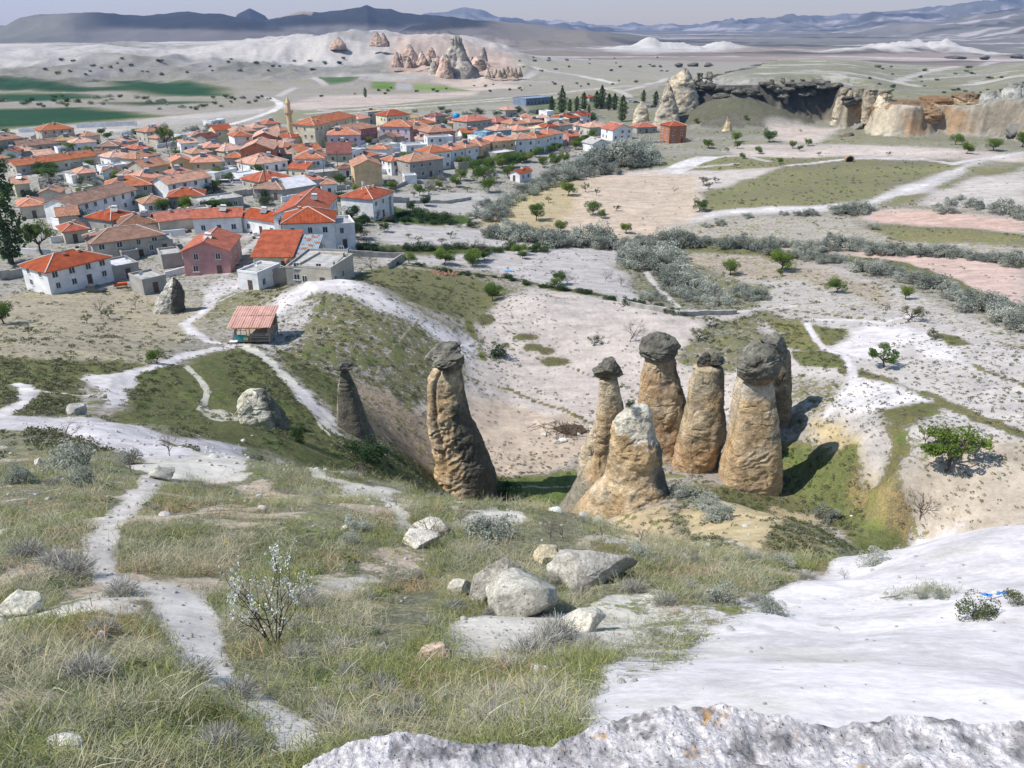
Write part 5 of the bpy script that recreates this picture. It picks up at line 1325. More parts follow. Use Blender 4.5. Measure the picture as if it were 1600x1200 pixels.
GR = 'green trees around the village and fields'
def row(kind, pts, label, group, wx=1.1, leaf=None):
    for (x_, y_, h_) in pts: plant(kind, x_, y_, h_, label, group, wx * rng.uniform(.9, 1.1), leaf=leaf)
row('orchard', [(725,262,22),(742,270,24),(755,285,30),(765,268,26),(785,262,24),(795,278,24),(800,262,26),(848,262,18),(868,258,18),(720,282,22),(764,300,26)], 'green garden tree in the cluster beside the small red roofed cottage', 'garden trees by the cottage')
row('orchard', [(700,198,14),(712,205,12),(735,210,12),(742,206,14),(690,208,10),(618,222,14),(628,216,14),(640,212,12),(655,220,12),(670,222,10),(812,238,16),(822,232,14),(838,246,18),(860,240,14),(874,236,14),(905,228,16),(925,215,14),(915,222,14)], 'green tree squeezed between the houses on the right side of the village', 'trees between the houses on the right')
row('orchard', [(60,275,12),(140,262,12),(160,212,12),(215,215,14),(240,212,12),(280,225,14),(195,270,10),(230,270,12),(214,262,14),(170,218,12),(300,228,12),(310,262,10),(490,225,12),(500,222,12),(420,290,8),(380,262,8),(130,245,8)], 'green tree squeezed between the houses on the left side of the village', 'trees between the houses on the left')
row('sparse', [(265,245,14),(275,238,16),(290,210,12),(190,262,14),(175,270,12),(640,240,16),(655,238,18),(625,262,14),(600,232,14),(632,262,22),(885,245,22),(876,248,20)], 'pale budding tree among the village houses', 'budding trees in the village', leaf=L_SAGE)
row('orchard', [(1106,232,16),(1150,222,16),(1202,222,18),(1152,232,12),(1238,232,12),(1262,228,12),(1250,236,10),(1186,240,12),(1160,248,10),(1218,256,10)], 'green tree in the row on the pale fields below the mesa', 'trees on the fields below the mesa')
row('orchard', [(1494,226,16),(1510,240,18),(1552,236,18),(1597,230,22),(1088,192,8),(1165,186,7)], 'dark green tree at the foot of the right cliff', 'trees below the cliff')
row('sparse', [(1136,238,9),(1136,200,6),(1252,207,6),(1280,244,8),(1196,205,6),(1387,243,8),(1150,262,9),(1100,288,18),(1106,296,14),(1118,286,12)], 'small pale shrub on the fields below the mesa', 'small shrubs below the mesa')
row('poplar', [(878,178,38),(862,178,26),(890,176,20),(912,172,26),(932,170,26),(940,168,32),(951,172,24),(960,172,24),(972,190,38),(1005,160,18),(1024,166,22),(920,178,14),(901,172,20)], 'dark poplar in the row behind the far end of the village', 'poplars at the far end of the village', 1.5)
row('box', [(810,176,12),(778,182,12),(750,178,12),(925,192,14),(926,186,12),(1008,200,12),(700,178,9),(690,172,8),(845,178,10),(942,170,12),(905,178,10)], 'round dark tree behind the far houses', 'dark trees behind the far houses', 1.1)
row('orchard', [(640,412,20),(694,412,28),(738,416,24),(748,408,22),(758,406,16),(812,398,22),(816,404,16),(838,392,16),(740,410,24)], 'green tree in the row along the dark hedge strip below the village', 'trees along the hedge strip', 1.2)
row('orchard', [(552,345,26),(556,372,30),(566,330,22),(590,340,18),(600,362,16),(642,330,18),(664,322,18),(570,352,18),(630,350,12)], 'tree in the overgrown garden right of the balcony house', 'trees in the overgrown garden', 1.1, L_DARK)
row('sparse', [(655,378,12),(690,382,14),(704,372,14),(638,372,10),(612,300,14),(670,304,18),(700,300,14),(646,308,12),(730,300,12),(676,286,14)], 'small sapling on the grey walled field below the village', 'saplings on the grey fields', 1.1)
row('orchard', [(873,445,26),(866,450,18),(770,470,30),(765,462,24),(650,438,10)], 'loose green tree along the dark path above the bowl', 'trees above the bowl', .9)
row('bare', [(945,440,22),(1005,420,26),(886,444,24),(990,452,20),(970,448,22),(750,398,30),(745,330,20),(700,345,18),(598,350,30),(735,395,26)], 'leafless shrub by the dark hedge below the village', 'leafless shrubs along the hedges', 1.1)
# oleaster thickets along the creek
GW = 'grey oleaster bushes along the creek'
def thicket(pts, label, jit=5, kind='willow', wx=1.3, group=GW):
    for (x_, y_, h_) in pts:
        plant(kind, x_ + rng.uniform(-jit, jit), y_ + rng.uniform(-jit, jit) * .4, h_ * rng.uniform(.85, 1.15), label, group, wx * rng.uniform(.9, 1.15))
thicket([(880,282,28),(868,275,26),(895,278,30),(905,268,30),(915,272,32),(928,262,34),(940,262,40),(955,256,44),(965,262,46),(975,255,46),(985,250,44),(995,245,40),(985,262,34),(1000,255,32),(948,270,30),(925,276,24),(890,265,22)], 'grey green oleaster in the tall thicket beside the last houses')
thicket([(820,300,18),(832,306,20),(845,298,20),(855,290,22),(800,318,20),(790,325,20),(775,330,22),(765,335,24),(758,322,20),(772,345,24),(786,338,18),(812,312,18),(838,290,18),(860,282,20),(745,342,20)], 'grey green oleaster along the left bank of the sandy field')
thicket([(766,368,28),(780,372,30),(795,372,34),(800,362,30),(812,374,32),(828,378,28),(842,380,34),(856,382,28),(870,384,30),(884,384,30),(900,382,30),(915,384,34),(922,378,40),(935,384,34),(950,386,30),(965,386,28),(980,388,28),(995,390,30),(1010,388,34),(1025,386,34),(1040,386,32)], 'grey green oleaster in the belt below the sandy field')
thicket([(985,400,34),(992,410,38),(1000,418,36),(1012,412,38),(1022,405,44),(1034,410,44),(1030,425,40),(1045,420,40),(1055,430,38),(1066,440,38),(1075,450,34),(1090,458,34),(1052,452,34),(1068,466,30),(1040,440,32),(1080,470,28),(1020,470,22),(1112,472,34),(1125,476,28),(1102,478,24)], 'grey green oleaster in the dense clump where the creek track ends')
thicket([(1162,464,26),(1176,466,30),(1188,466,26),(1060,382,30),(1078,380,26),(1090,380,22),(1133,388,28),(1160,388,26),(1190,392,28),(1205,394,22),(1220,386,24),(1245,386,20),(1275,388,24),(1290,392,18),(1310,386,26),(1330,388,24),(1265,404,22),(1240,404,18),(1285,410,20),(1310,410,18),(1250,395,22)], 'grey green oleaster in the row between the two pale slopes')
thicket([(1360,392,18),(1375,396,22),(1395,396,24),(1410,396,20),(1440,400,20),(1455,400,22),(1475,398,22),(1490,402,20),(1520,406,20),(1540,408,22),(1565,410,20),(1590,414,22),(1585,402,14),(1360,424,26),(1375,430,28),(1345,420,18),(1420,438,28),(1440,445,26),(1455,450,28),(1475,458,26),(1490,466,24),(1505,470,26),(1525,482,34),(1545,490,36),(1565,500,34),(1585,508,34),(1600,516,34),(1620,520,30)], 'grey green oleaster along the hedge beside the lower pink field')
thicket([(1478,330,18),(1526,324,22),(1578,336,26),(1598,342,20),(1500,310,10),(1550,328,10),(1330,330,26),(1320,334,20),(1345,330,22),(1306,332,16),(1255,336,12),(1270,336,12),(1170,338,10),(1125,350,12),(1100,354,10),(1362,358,14),(1228,336,10),(1490,322,14)], 'pale shrub beside the white dirt track', kind='willow')
thicket([(1100,796,30),(1118,800,30),(1108,815,26),(1060,775,26),(1130,812,22),(1288,812,28),(1228,888,24),(1366,882,24)], 'blue grey bush on the ochre bank in front of the chimneys', kind='bush', wx=1.2, group='grey bushes near the chimneys')
thicket([(255,200,10),(330,200,10),(345,198,12),(300,205,9),(355,210,10)], 'grey tree by the dry riverbed at the left', kind='willow')
# trees dotted over the plain behind the village
for k in range(60):
    x_ = rng.uniform(0, 430); y_ = 150 + rng.uniform(0, 1) ** .7 * 22 * (1 if x_ < 360 else .6)
    if 168 < y_ and x_ < 200: continue
    plant(['box', 'willow', 'orchard'][k % 3], x_, y_, rng.uniform(3.5, 7), 'dark bush dotted over the plain left of the minaret', 'bushes on the left plain', 1.3)
for k in range(26): plant('willow', rng.uniform(640, 860), rng.uniform(172, 184), rng.uniform(5, 9), 'grey bush in the scrub line behind the far roofs', 'scrub behind the far roofs', 1.4)
for k in range(30):
    x_ = rng.uniform(490, 1050); plant('box', x_, 150 - (x_ - 490) * .035 + rng.uniform(-8, 4), rng.uniform(2.5, 5), 'tiny dark bush on the far plain beyond the village road', 'bushes on the far plain', 1.2)
for k in range(40):
    x_ = rng.uniform(60, 560); plant('box', x_, rng.uniform(92, 118), rng.uniform(2.5, 5), 'tiny dark bush on the pale badlands', 'bushes on the badlands', 1.3)
for k in range(24):
    x_ = rng.uniform(800, 1060); plant('box', x_, rng.uniform(90, 112), rng.uniform(2, 4), 'tiny dark bush on the rolling ground beyond the poplars', 'bushes beyond the poplars', 1.4)
plant('poplar', 571, 152, 14, 'lone small poplar on the pale plain behind the village', None, 1.5)
for k in range(40):
    x_ = rng.uniform(1320, 1600); y_ = rng.uniform(105, 150)
    plant('box', x_, y_, rng.uniform(2, 5), 'small dark shrub on top of the right plateau', 'shrubs on the plateau', 1.5)

# ---- foreground bushes, one by one
def shrubs(kind, pts, label, group, wx=1.1):
    for (x_, y_, h_, wh) in pts: plant(kind, x_, y_, h_, label + ' ' + wh, group, wx * rng.uniform(.9, 1.15))
plant('blossom', 430, 1012, 150, 'spindly shrub with white blossom beside the near footpath', None, .62, var=0)
tp_ = ray_plane_y(984, 637, 65.2)
if ('box', 1) not in PR: PR[('box', 1)] = make_proto('box', 1)
tr_ = link('grass_tuft', None, label='green tuft growing on the broken top of the uncapped stump', cat='plant', loc=tuple(tp_)); tr_.scale = (.9, .9, .9)
for (pn, me_, mt) in PR[('box', 1)]: link(pn, me_, mt, parent=tr_)
shrubs('sage', [(300,1060,60,'touching the left side of the near footpath'),(135,1062,66,'in the lower left grass, the widest there'),(370,1090,50,'right beside the lowest bend of the footpath'),(160,990,40,'a little above the widest lower left one'),(250,1030,34,'small, midway to the footpath bend'),
  (830,1035,66,'low in front of the boulders, the largest there'),(802,1052,50,'left neighbour of the largest one below the boulders'),(855,1010,50,'at the lower right foot of the cracked boulder'),(905,905,40,'in the gap between the two big boulders'),(870,1000,60,'tallest beside the flat pale rock'),(990,925,38,'at the right end of the long boulder'),(925,1010,36,'just below the flat pale rock'),(872,1052,36,'by the small white spotted stone')], 'grey violet sagebrush', 'grey violet sagebrush on the near hillside')
shrubs('sage', [(110,900,54,'left of the narrow part of the footpath'),(85,880,40,'behind another left of the footpath'),(190,930,48,'on the footpath bend'),(40,870,44,'near the left frame edge'),(600,1100,50,'below the flat tan rock'),(640,1130,54,'just above the ledge edge, left'),(700,1105,40,'just above the ledge edge, middle'),(1260,905,26,'at the top corner of the white slope'),(1180,940,26,'on the rim of the white slope'),(1040,945,34,'in the grass right of the long boulder'),(1080,920,26,'in the ridge grass above the white slope')], 'grey tufted shrub', 'grey tufted shrubs in the near grass')
shrubs('bush', [(770,842,70,'tall, on the skyline above the boulders'),(745,838,46,'short, next to the tall skyline one'),(560,830,34,'in the middle of the grass slope'),(545,850,30,'beside a dead twig shrub on the slope'),(1000,870,34,'on the ridge below the stump'),(1120,940,46,'at the edge of the white slope'),(30,755,32,'at the left frame edge below the white path'),(110,735,60,'below the long white path on the left, largest there'),(130,760,36,'at the foot of the largest left one'),(205,725,34,'where the paths meet on the left')], 'pale green loose bush', 'loose bushes on the hillside', .9)
shrubs('bare', [(265,712,46,'with a green cushion beside the wide white path'),(110,720,70,'tall, over the left white path'),(205,738,44,'at the junction of the paths'),(570,748,40,'on the ridge by the dark green bush'),(560,752,24,'tiny, at the ridge'),(620,790,20,'beside the upper footpath'),(675,850,60,'in front of the pale rock of the upper footpath'),(690,845,40,'right of the pale path rock'),(480,858,30,'left in the middle grass'),(880,842,44,'behind the long boulder, left'),(860,845,40,'behind the cream block'),(1000,852,40,'on the ridge beneath the stump'),(1080,880,28,'right on the ridge'),(1320,905,20,'on the white slope rim'),(720,820,36,'on the skyline under the leaning chimney'),(940,840,30,'behind the long boulder, right')], 'leafless thin shrub', 'leafless shrubs on the hillside', .9)
plant('box', 1518, 964, 40, 'dark green cushion bush on the bare white slope', None, 1.1, leaf=L_OLIVE)
plant('box', 1590, 945, 22, 'small green cushion bush at the right edge of the white slope', None, 1.2, leaf=L_OLIVE)
plant('box', 610, 1190, 0.1, 'x') if False else None
shrubs('bush', [(1470,935,14,'just left of the cushion bush'),(1440,935,12,'at the left end of the upper crease'),(1205,958,26,'at the foot of the ridge grass'),(1195,946,20,'behind the one at the ridge foot')], 'low grey green plant on the white slope', 'plants on the white slope', 1.3)
plant('bush', 987, 640, 16, 'green tuft growing on top of the white topped stump', None, 1, pos=None) if False else None

# ---- grass and ground cover: tufts spread by geometry nodes from point sets
def tuft_mesh(r_, n_=26, h=.3, spread=.10, lean=.5, w=.004, seg=2):
    V = []; Fc = []; tn = []
    for k in range(n_):
        b = np.array([r_.normal() * spread, r_.normal() * spread, 0]); d = np.array([r_.normal() * lean, r_.normal() * lean, 1.]); hh = h * r_.uniform(.5, 1.15)
        sd = np.array([-d[1], d[0], 0]) + r_.normal(size=3) * .3; sd[2] = 0; sd /= np.linalg.norm(sd) + 1e-6
        p1 = b + d * hh * .5; p2 = p1 + (d * np.array([1.8, 1.8, .75])) * hh * .5
        o = len(V); V += [b - sd * w, b + sd * w, p1 + sd * w * .8, p1 - sd * w * .8, p2]
        Fc += [(o, o + 1, o + 2, o + 3), (o + 3, o + 2, o + 4)]
    me_ = bpy.data.meshes.new('tuft'); me_.from_pydata([tuple(v) for v in V], [], Fc); me_.update()
    set_attr(me_, 'tint', np.repeat(r_.uniform(0, 1, n_), 5), 'FLOAT')
    return me_

def cover_mesh(r_, n_=60, rad=.5, h=.35, leaf=.05):
    q = r_.normal(size=(n_, 3)); q /= np.linalg.norm(q, axis=1)[:, None]; q[:, 2] = np.abs(q[:, 2]); q *= (r_.uniform(.3, 1, n_) ** .5)[:, None]
    return quad_mesh('cover', leaves(q * np.array([rad, rad, h]), leaf, r_), r_.uniform(0, 1, n_))

def scatter(name, label, cat, pts, scl, protos, group=None, tilt=.25, idx=None):
    coll = bpy.data.collections.new(name + '_source')
    for k, (me_, mt) in enumerate(protos):
        if not me_.materials: me_.materials.append(mt)
        coll.objects.link(bpy.data.objects.new('%s_source_%02d' % (name, k), me_))
    me_ = bpy.data.meshes.new(name); me_.vertices.add(len(pts)); me_.vertices.foreach_set('co', np.asarray(pts, np.float32).ravel())
    rot = np.stack([rng.normal(size=len(pts)) * tilt, rng.normal(size=len(pts)) * tilt, rng.uniform(0, 6.28, len(pts))], 1)
    set_attr(me_, 'rot', rot, 'FLOAT_VECTOR'); set_attr(me_, 'scl', scl, 'FLOAT'); set_attr(me_, 'idx', rng.integers(0, len(protos), len(pts)) if idx is None else idx, 'INT')
    ob = link(name, me_, label=label, cat=cat, kind='stuff')
    ng = bpy.data.node_groups.new(name, 'GeometryNodeTree')
    ng.interface.new_socket('Geometry', in_out='INPUT', socket_type='NodeSocketGeometry'); ng.interface.new_socket('Geometry', in_out='OUTPUT', socket_type='NodeSocketGeometry')
    gi = ng.nodes.new('NodeGroupInput'); go = ng.nodes.new('NodeGroupOutput')
    ci = ng.nodes.new('GeometryNodeCollectionInfo'); ci.inputs['Collection'].default_value = coll; ci.inputs['Separate Children'].default_value = True; ci.inputs['Reset Children'].default_value = True
    ip = ng.nodes.new('GeometryNodeInstanceOnPoints'); ip.inputs['Pick Instance'].default_value = True
    def attr(nm, ty):
        a = ng.nodes.new('GeometryNodeInputNamedAttribute'); a.data_type = ty; a.inputs['Name'].default_value = nm
        return [s for s in a.outputs if s.enabled][0]
    e2r = ng.nodes.new('FunctionNodeEulerToRotation')
    L = ng.links.new
    L(gi.outputs[0], ip.inputs['Points']); L(ci.outputs[0], ip.inputs['Instance']); L(attr('idx', 'INT'), ip.inputs['Instance Index'])
    L(attr('rot', 'FLOAT_VECTOR'), e2r.inputs[0]); L(e2r.outputs[0], ip.inputs['Rotation']); L(attr('scl', 'FLOAT'), ip.inputs['Scale'])
    L(ip.outputs[0], go.inputs[0])
    md = ob.modifiers.new('spread', 'NODES'); md.node_group = ng
    return ob

G_GREEN = leaf_mat('grass_green', (0.215, 0.24, 0.085), (0.33, 0.35, 0.15), .25, .42)
G_GREY = leaf_mat('grass_grey', (0.30, 0.305, 0.195), (0.44, 0.435, 0.31), .2, .4)
G_STRAW = leaf_mat('grass_straw', (0.46, 0.41, 0.27), (0.60, 0.54, 0.39), .2, .4)
G_RUST = leaf_mat('grass_rust', (0.26, 0.17, 0.09), (0.33, 0.24, 0.14), .2, .2)
vg2 = veg.reshape(R.shape)
def Vat(x, y):
    a = np.arctan2(x, y); l = np.log(np.hypot(x, y))
    i = np.clip(np.interp(l, lds, np.arange(NL)) + .5, 0, NL - 1).astype(int); j = np.clip(np.interp(a, azs, np.arange(NA)) + .5, 0, NA - 1).astype(int)
    return vg2[i, j], i, j
def sample(n_, r0, r1, power=1.0, az=.66, thr=.25, extra=None):
    r_ = np.exp(rng.uniform(math.log(r0) * power, math.log(r1) * power, n_) / power); a = rng.uniform(-az, az, n_)
    x = r_ * np.sin(a); y = r_ * np.cos(a); v, i, j = Vat(x, y)
    p_ = np.clip((v - thr) / (1 - thr), 0, 1) ** 1.3
    nz = sstep(-.5, .35, fbm2(x / (r_ * .05 + .3), y / (r_ * .05 + .3), 3, 55))
    ok = rng.uniform(0, 1, n_) < p_ * nz
    if extra is not None: ok &= extra(x, y, i, j)
    x, y = x[ok], y[ok]
    return np.stack([x, y, H(x, y) - .01], 1), np.hypot(x, y)

r1 = np.random.default_rng(3)
def tset(mat, n_, h, sp_, ln, w, k=3): return [(tuft_mesh(r1, n_, h, sp_, ln, w), mat) for _ in range(k)]
grass_p = tset(G_GREEN, 40, .075, .08, .6, .0026, 4) + tset(G_GREY, 38, .085, .09, .7, .0026, 4) + tset(G_STRAW, 14, .14, .07, .6, .0022, 2) + tset(G_RUST, 24, .07, .09, .9, .003, 1)
pts, rr_ = sample(84000, 2.9, 34, thr=.25, az=.8)
gn = fbm2(pts[:, 0] / .9, pts[:, 1] / .9, 4, 58) + rng.normal(size=len(pts)) * .2 + .06; gm = fbm2(pts[:, 0] / 1.5, pts[:, 1] / 1.5, 3, 59) + rng.normal(size=len(pts)) * .2
gi_ = np.where(gn > .1, rng.integers(0, 4, len(pts)), np.where(gn < -.24, rng.integers(8, 10, len(pts)), rng.integers(4, 8, len(pts)))); gi_ = np.where(gm > .42, 10, gi_)
scatter('near_grass', 'long grey green and straw coloured grass on the near hillside', 'grass', pts, rng.uniform(.6, 1.3, len(pts)) * np.clip(.62 + rr_ * .05, .7, 2.0), grass_p, idx=gi_)
# greener sprays
pts, rr_ = sample(5000, 3.5, 30, extra=lambda x, y, i, j: fbm2(x / 2.5, y / 2.5, 3, 66) > .15)
scatter('green_herbs', 'fresh green herbs between the dry grass', 'herbs', pts, rng.uniform(.1, .32, len(pts)) * np.clip(.5 + rr_ * .03, .6, 1.4), [(cover_mesh(r1, 70, .5, .5, .09), leaf_mat('herb', (.06, .11, .025), (.12, .18, .05))), (cover_mesh(r1, 60, .6, .35, .1), L_OLIVE)])
pts, rr_ = sample(800, 3.5, 34, extra=lambda x, y, i, j: fbm2(x / 3, y / 3, 3, 68) > -.05)
scatter('dry_scrub', 'small grey twiggy scrub mixed into the near grass', 'scrub', pts, rng.uniform(.12, .42, len(pts)) * np.clip(.7 + rr_ * .03, .8, 1.7), [(make_proto('sage', 7)[0][1], L_SAGE), (make_proto('sage', 8)[0][1], L_SAGE)])
# dark hedges between the fields
for (x0, y0, x1, y1, n_, h_) in [(565,392,700,391,9,13),(700,391,850,393,9,13),(620,412,850,446,13,8),(850,448,1080,492,14,10),(548,328,700,345,13,15),(560,345,740,352,8,10),(830,362,1060,392,6,10)]:
    for k in range(n_):
        t_ = (k + rng.uniform(0, 1)) / n_
        plant('box', x0 + (x1 - x0) * t_, y0 + (y1 - y0) * t_ + rng.uniform(-3, 3), h_ * rng.uniform(.6, 1.3), 'dark bush in the hedge strips between the pale fields', 'hedge bushes between the fields', 1.6)
# low bushes and tussocks on the middle slopes
pts, rr_ = sample(52000, 34, 150, thr=.12)
mid_p = [(cover_mesh(r1, 46, .5, .38, .11), L_OLIVE), (cover_mesh(r1, 40, .55, .3, .12), leaf_mat('mid_grey', (.13, .135, .085), (.22, .215, .15))), (cover_mesh(r1, 40, .5, .4, .1), leaf_mat('mid_dark', (.055, .07, .03), (.10, .11, .05)))]
scatter('slope_scrub', 'low scrub and tussocks covering the middle slopes', 'scrub', pts, rng.uniform(.25, .8, len(pts)) ** 1.2 * np.clip(.6 + rr_ * .006, .7, 1.5), mid_p)
pts, rr_ = sample(24000, 150, 420, thr=.2)
scatter('field_scrub', 'weeds and low bushes around the fields and houses', 'scrub', pts, rng.uniform(.4, 1.3, len(pts)) ** 1.3, mid_p)
# small dark plants dotted over the pale slopes and fields
def dots(n_, r0, r1, f=.5):
    r_ = np.exp(rng.uniform(math.log(r0), math.log(r1), n_)); a = rng.uniform(-.66, .66, n_); x, y = r_ * np.sin(a), r_ * np.cos(a)
    v, i, j = Vat(x, y); ok = (v < .35) & (v > .025) & (rng.uniform(0, 1, n_) < f * sstep(-.5, .4, fbm2(x / 12, y / 12, 3, 44)))
    return np.stack([x, y, H(x, y)], 1)[ok]
pts = dots(30000, 70, 175, .75)
scatter('dotted_plants', 'small dark plants dotted over the pale slopes', 'plants', pts, rng.uniform(.18, .6, len(pts)), mid_p)
pts = dots(9000, 160, 480, .45)
scatter('dotted_weeds', 'small weeds dotted over the pale fields', 'weeds', pts, rng.uniform(.3, .8, len(pts)), mid_p)
# pebbles and clods
def pebble(seed):
    me_, v = boulder((0, 0, 0), (1, .8, .6), seed, 6, .1, 2); paint(me_, np.tile([.55, .525, .50], (len(v), 1))); return me_
pb = [(pebble(900 + k), M_ROCK) for k in range(3)]
r_ = np.exp(rng.uniform(math.log(3.2), math.log(60), 9000)); a = rng.uniform(-.68, .68, 9000); x, y = r_ * np.sin(a), r_ * np.cos(a)
v, i, j = Vat(x, y); ok = (rng.uniform(0, 1, 9000) < np.where(v < .3, .5, .12)) & ~((x > 0) & (v < .06) & (rng.uniform(0, 1, 9000) < .9))
pts = np.stack([x, y, H(x, y)], 1)[ok]
scatter('pebbles', 'scattered pale pebbles and clods on the ground', 'pebbles', pts, rng.uniform(.015, .05, len(pts)) ** 1.0 * np.clip(r_[ok] * .18, .7, 6) * np.where(rng.uniform(0, 1, len(pts)) < .05, 2.5, 1), pb)
# yellow flowers
pts, rr_ = sample(700, 3.5, 16, extra=lambda x, y, i, j: fbm2(x / 1.5, y / 1.5, 2, 81) > .2)
pts[:, 2] += .14
scatter('yellow_flowers', 'tiny yellow flowers in the near grass', 'flowers', pts, rng.uniform(.3, .6, len(pts)), [(cover_mesh(r1, 7, .06, .05, .022), simple('petal', (.6, .5, .03), var=.1))])
# ------------------------------------------------------------------ village
def tile_mat(name, col, patch=.25):
    m, nt, b = newmat(name); co = coords(nt)
    sx = node(nt, 'ShaderNodeSeparateXYZ'); nt.links.new(node(nt, 'ShaderNodeUVMap').outputs[0], sx.inputs[0])
    n1 = noise(nt, co, .7, 4, .6); n2 = noise(nt, co, 4.5, 3, .6); n3 = noise(nt, co, .18, 3, .6)
    c = mix(nt, ramp(nt, n1, .3, .7), tuple(x * (1 - patch) for x in col), tuple(x * (1 + patch) for x in col))
    c = mix(nt, ramp(nt, n2, .45, .75, 0, .55), c, mix(nt, 1.0, c, (.55, .55, .6), 'MULTIPLY'))
    c = mix(nt, ramp(nt, n3, .5, .8, 0, .5), c, mix(nt, 1.0, c, (1.25, 1.2, 1.15), 'MULTIPLY'))
    wv = math_(nt, 'SINE', math_(nt, 'MULTIPLY', sx.outputs[0], 2 * math.pi / .30))
    wr = math_(nt, 'FRACT', math_(nt, 'MULTIPLY', sx.outputs[1], 1 / .36))
    c = mix(nt, ramp(nt, wv, -1, -.3, .35, 0), c, mix(nt, 1.0, c, (.5, .45, .45), 'MULTIPLY'))
    oi = node(nt, 'ShaderNodeObjectInfo'); hs = node(nt, 'ShaderNodeHueSaturation'); nt.links.new(c, hs.inputs['Color']); nt.links.new(ramp(nt, oi.outputs['Random'], 0, 1, .85, 1.1), hs.inputs['Saturation']); nt.links.new(ramp(nt, oi.outputs['Random'], 1, 0, .8, 1.2), hs.inputs['Value'])
    c = hs.outputs[0]
    nt.links.new(c, b.inputs['Base Color']); b.inputs['Roughness'].default_value = .85
    bp = node(nt, 'ShaderNodeBump'); bp.inputs['Strength'].default_value = .7; bp.inputs['Distance'].default_value = .07
    nt.links.new(math_(nt, 'ADD', wv, math_(nt, 'MULTIPLY', wr, .6)), bp.inputs['Height']); nt.links.new(bp.outputs[0], b.inputs['Normal'])
    return m
def sheet_mat(name, col):
    m, nt, b = newmat(name); co = coords(nt)
    sx = node(nt, 'ShaderNodeSeparateXYZ'); nt.links.new(node(nt, 'ShaderNodeUVMap').outputs[0], sx.inputs[0])
    n1 = noise(nt, co, .6, 5, .7)
    c = mix(nt, ramp(nt, n1, .35, .65), tuple(x * .75 for x in col), col)
    if 'rust' in name: c = mix(nt, ramp(nt, noise(nt, co, .9, 3), .5, .58), c, (.28, .11, .05))
    nt.links.new(c, b.inputs['Base Color']); b.inputs['Roughness'].default_value = .6
    bp = node(nt, 'ShaderNodeBump'); bp.inputs['Strength'].default_value = .6; bp.inputs['Distance'].default_value = .05
    nt.links.new(math_(nt, 'SINE', math_(nt, 'MULTIPLY', sx.outputs[0], 2 * math.pi / .35)), bp.inputs['Height']); nt.links.new(bp.outputs[0], b.inputs['Normal'])
    return m
RC_ = {'o': (.52, .20, .11), 'r': (.43, .12, .065), 's': (.53, .29, .20), 'b': (.27, .15, .10), 'd': (.19, .06, .045), 'y': (.52, .38, .22)}
ROOFM = {k: tile_mat('roof_tiles_' + k, v) for k, v in RC_.items()}
ROOFM['g'] = simple('flat_roof_grey', (.36, .35, .335), var=.25, scale=.8, bump=.02)
ROOFM['w'] = sheet_mat('white_sheet', (.60, .60, .63)); ROOFM['n'] = sheet_mat('green_sheet', (.20, .33, .28)); ROOFM['u'] = sheet_mat('blue_sheet_rust', (.28, .36, .42)); ROOFM['v'] = sheet_mat('blue_sheet', (.25, .30, .38))
def wall_mat(name, col, var=.24):
    m, nt, b = newmat(name); co = coords(nt)
    n1 = noise(nt, co, .35, 5, .7); n2 = noise(nt, co, 3.0, 5, .7)
    c = mix(nt, ramp(nt, n1, .3, .7), tuple(x * (1 - var) for x in col), tuple(min(.8, x * (1 + var * .6)) for x in col))
    c = mix(nt, ramp(nt, n2, .55, .8, 0, .4), c, tuple(x * .62 for x in col))
    nt.links.new(c, b.inputs['Base Color']); b.inputs['Roughness'].default_value = .92
    bp = node(nt, 'ShaderNodeBump'); bp.inputs['Strength'].default_value = .4; bp.inputs['Distance'].default_value = .02
    nt.links.new(n2, bp.inputs['Height']); nt.links.new(bp.outputs[0], b.inputs['Normal'])
    return m
WC_ = {'w': (.72, .72, .74), 'c': (.60, .54, .40), 'g': (.33, .315, .29), 'p': (.48, .25, .24), 'l': (.56, .46, .53), 'k': (.36, .15, .085), 'y': (.58, .42, .25), 'e': (.46, .42, .355), 'u': (.16, .31, .43), 'h': (.17, .21, .28), 'm': (.38, .16, .17)}
WALLM = {k: wall_mat('plaster_' + k, v) for k, v in WC_.items()}
M_GLASS = simple('window_glass', (.035, .045, .055), rough=.25, var=.3, spec=.5)
M_FRAME = simple('window_frame', (.62, .62, .62), var=.08)
M_DOOR = simple('door_paint', (.10, .07, .06), var=.3)
M_MORTAR = simple('ridge_mortar', (.50, .42, .36), var=.2, scale=4)
M_CHST = simple('chimney_plaster', (.50, .40, .33), var=.2, scale=3)
M_PANEL = simple('solar_panel', (.05, .06, .085), rough=.25, var=.2, spec=.5)
M_TANK = simple('tank_metal', (.55, .56, .58), rough=.5, var=.1)
M_TANKB = simple('tank_blue', (.08, .22, .42), rough=.5, var=.1)
M_CONC = simple('concrete', (.34, .325, .30), var=.25, scale=.7, bump=.02)
M_DARKIN = simple('dark_opening', (.02, .02, .02), var=.1)

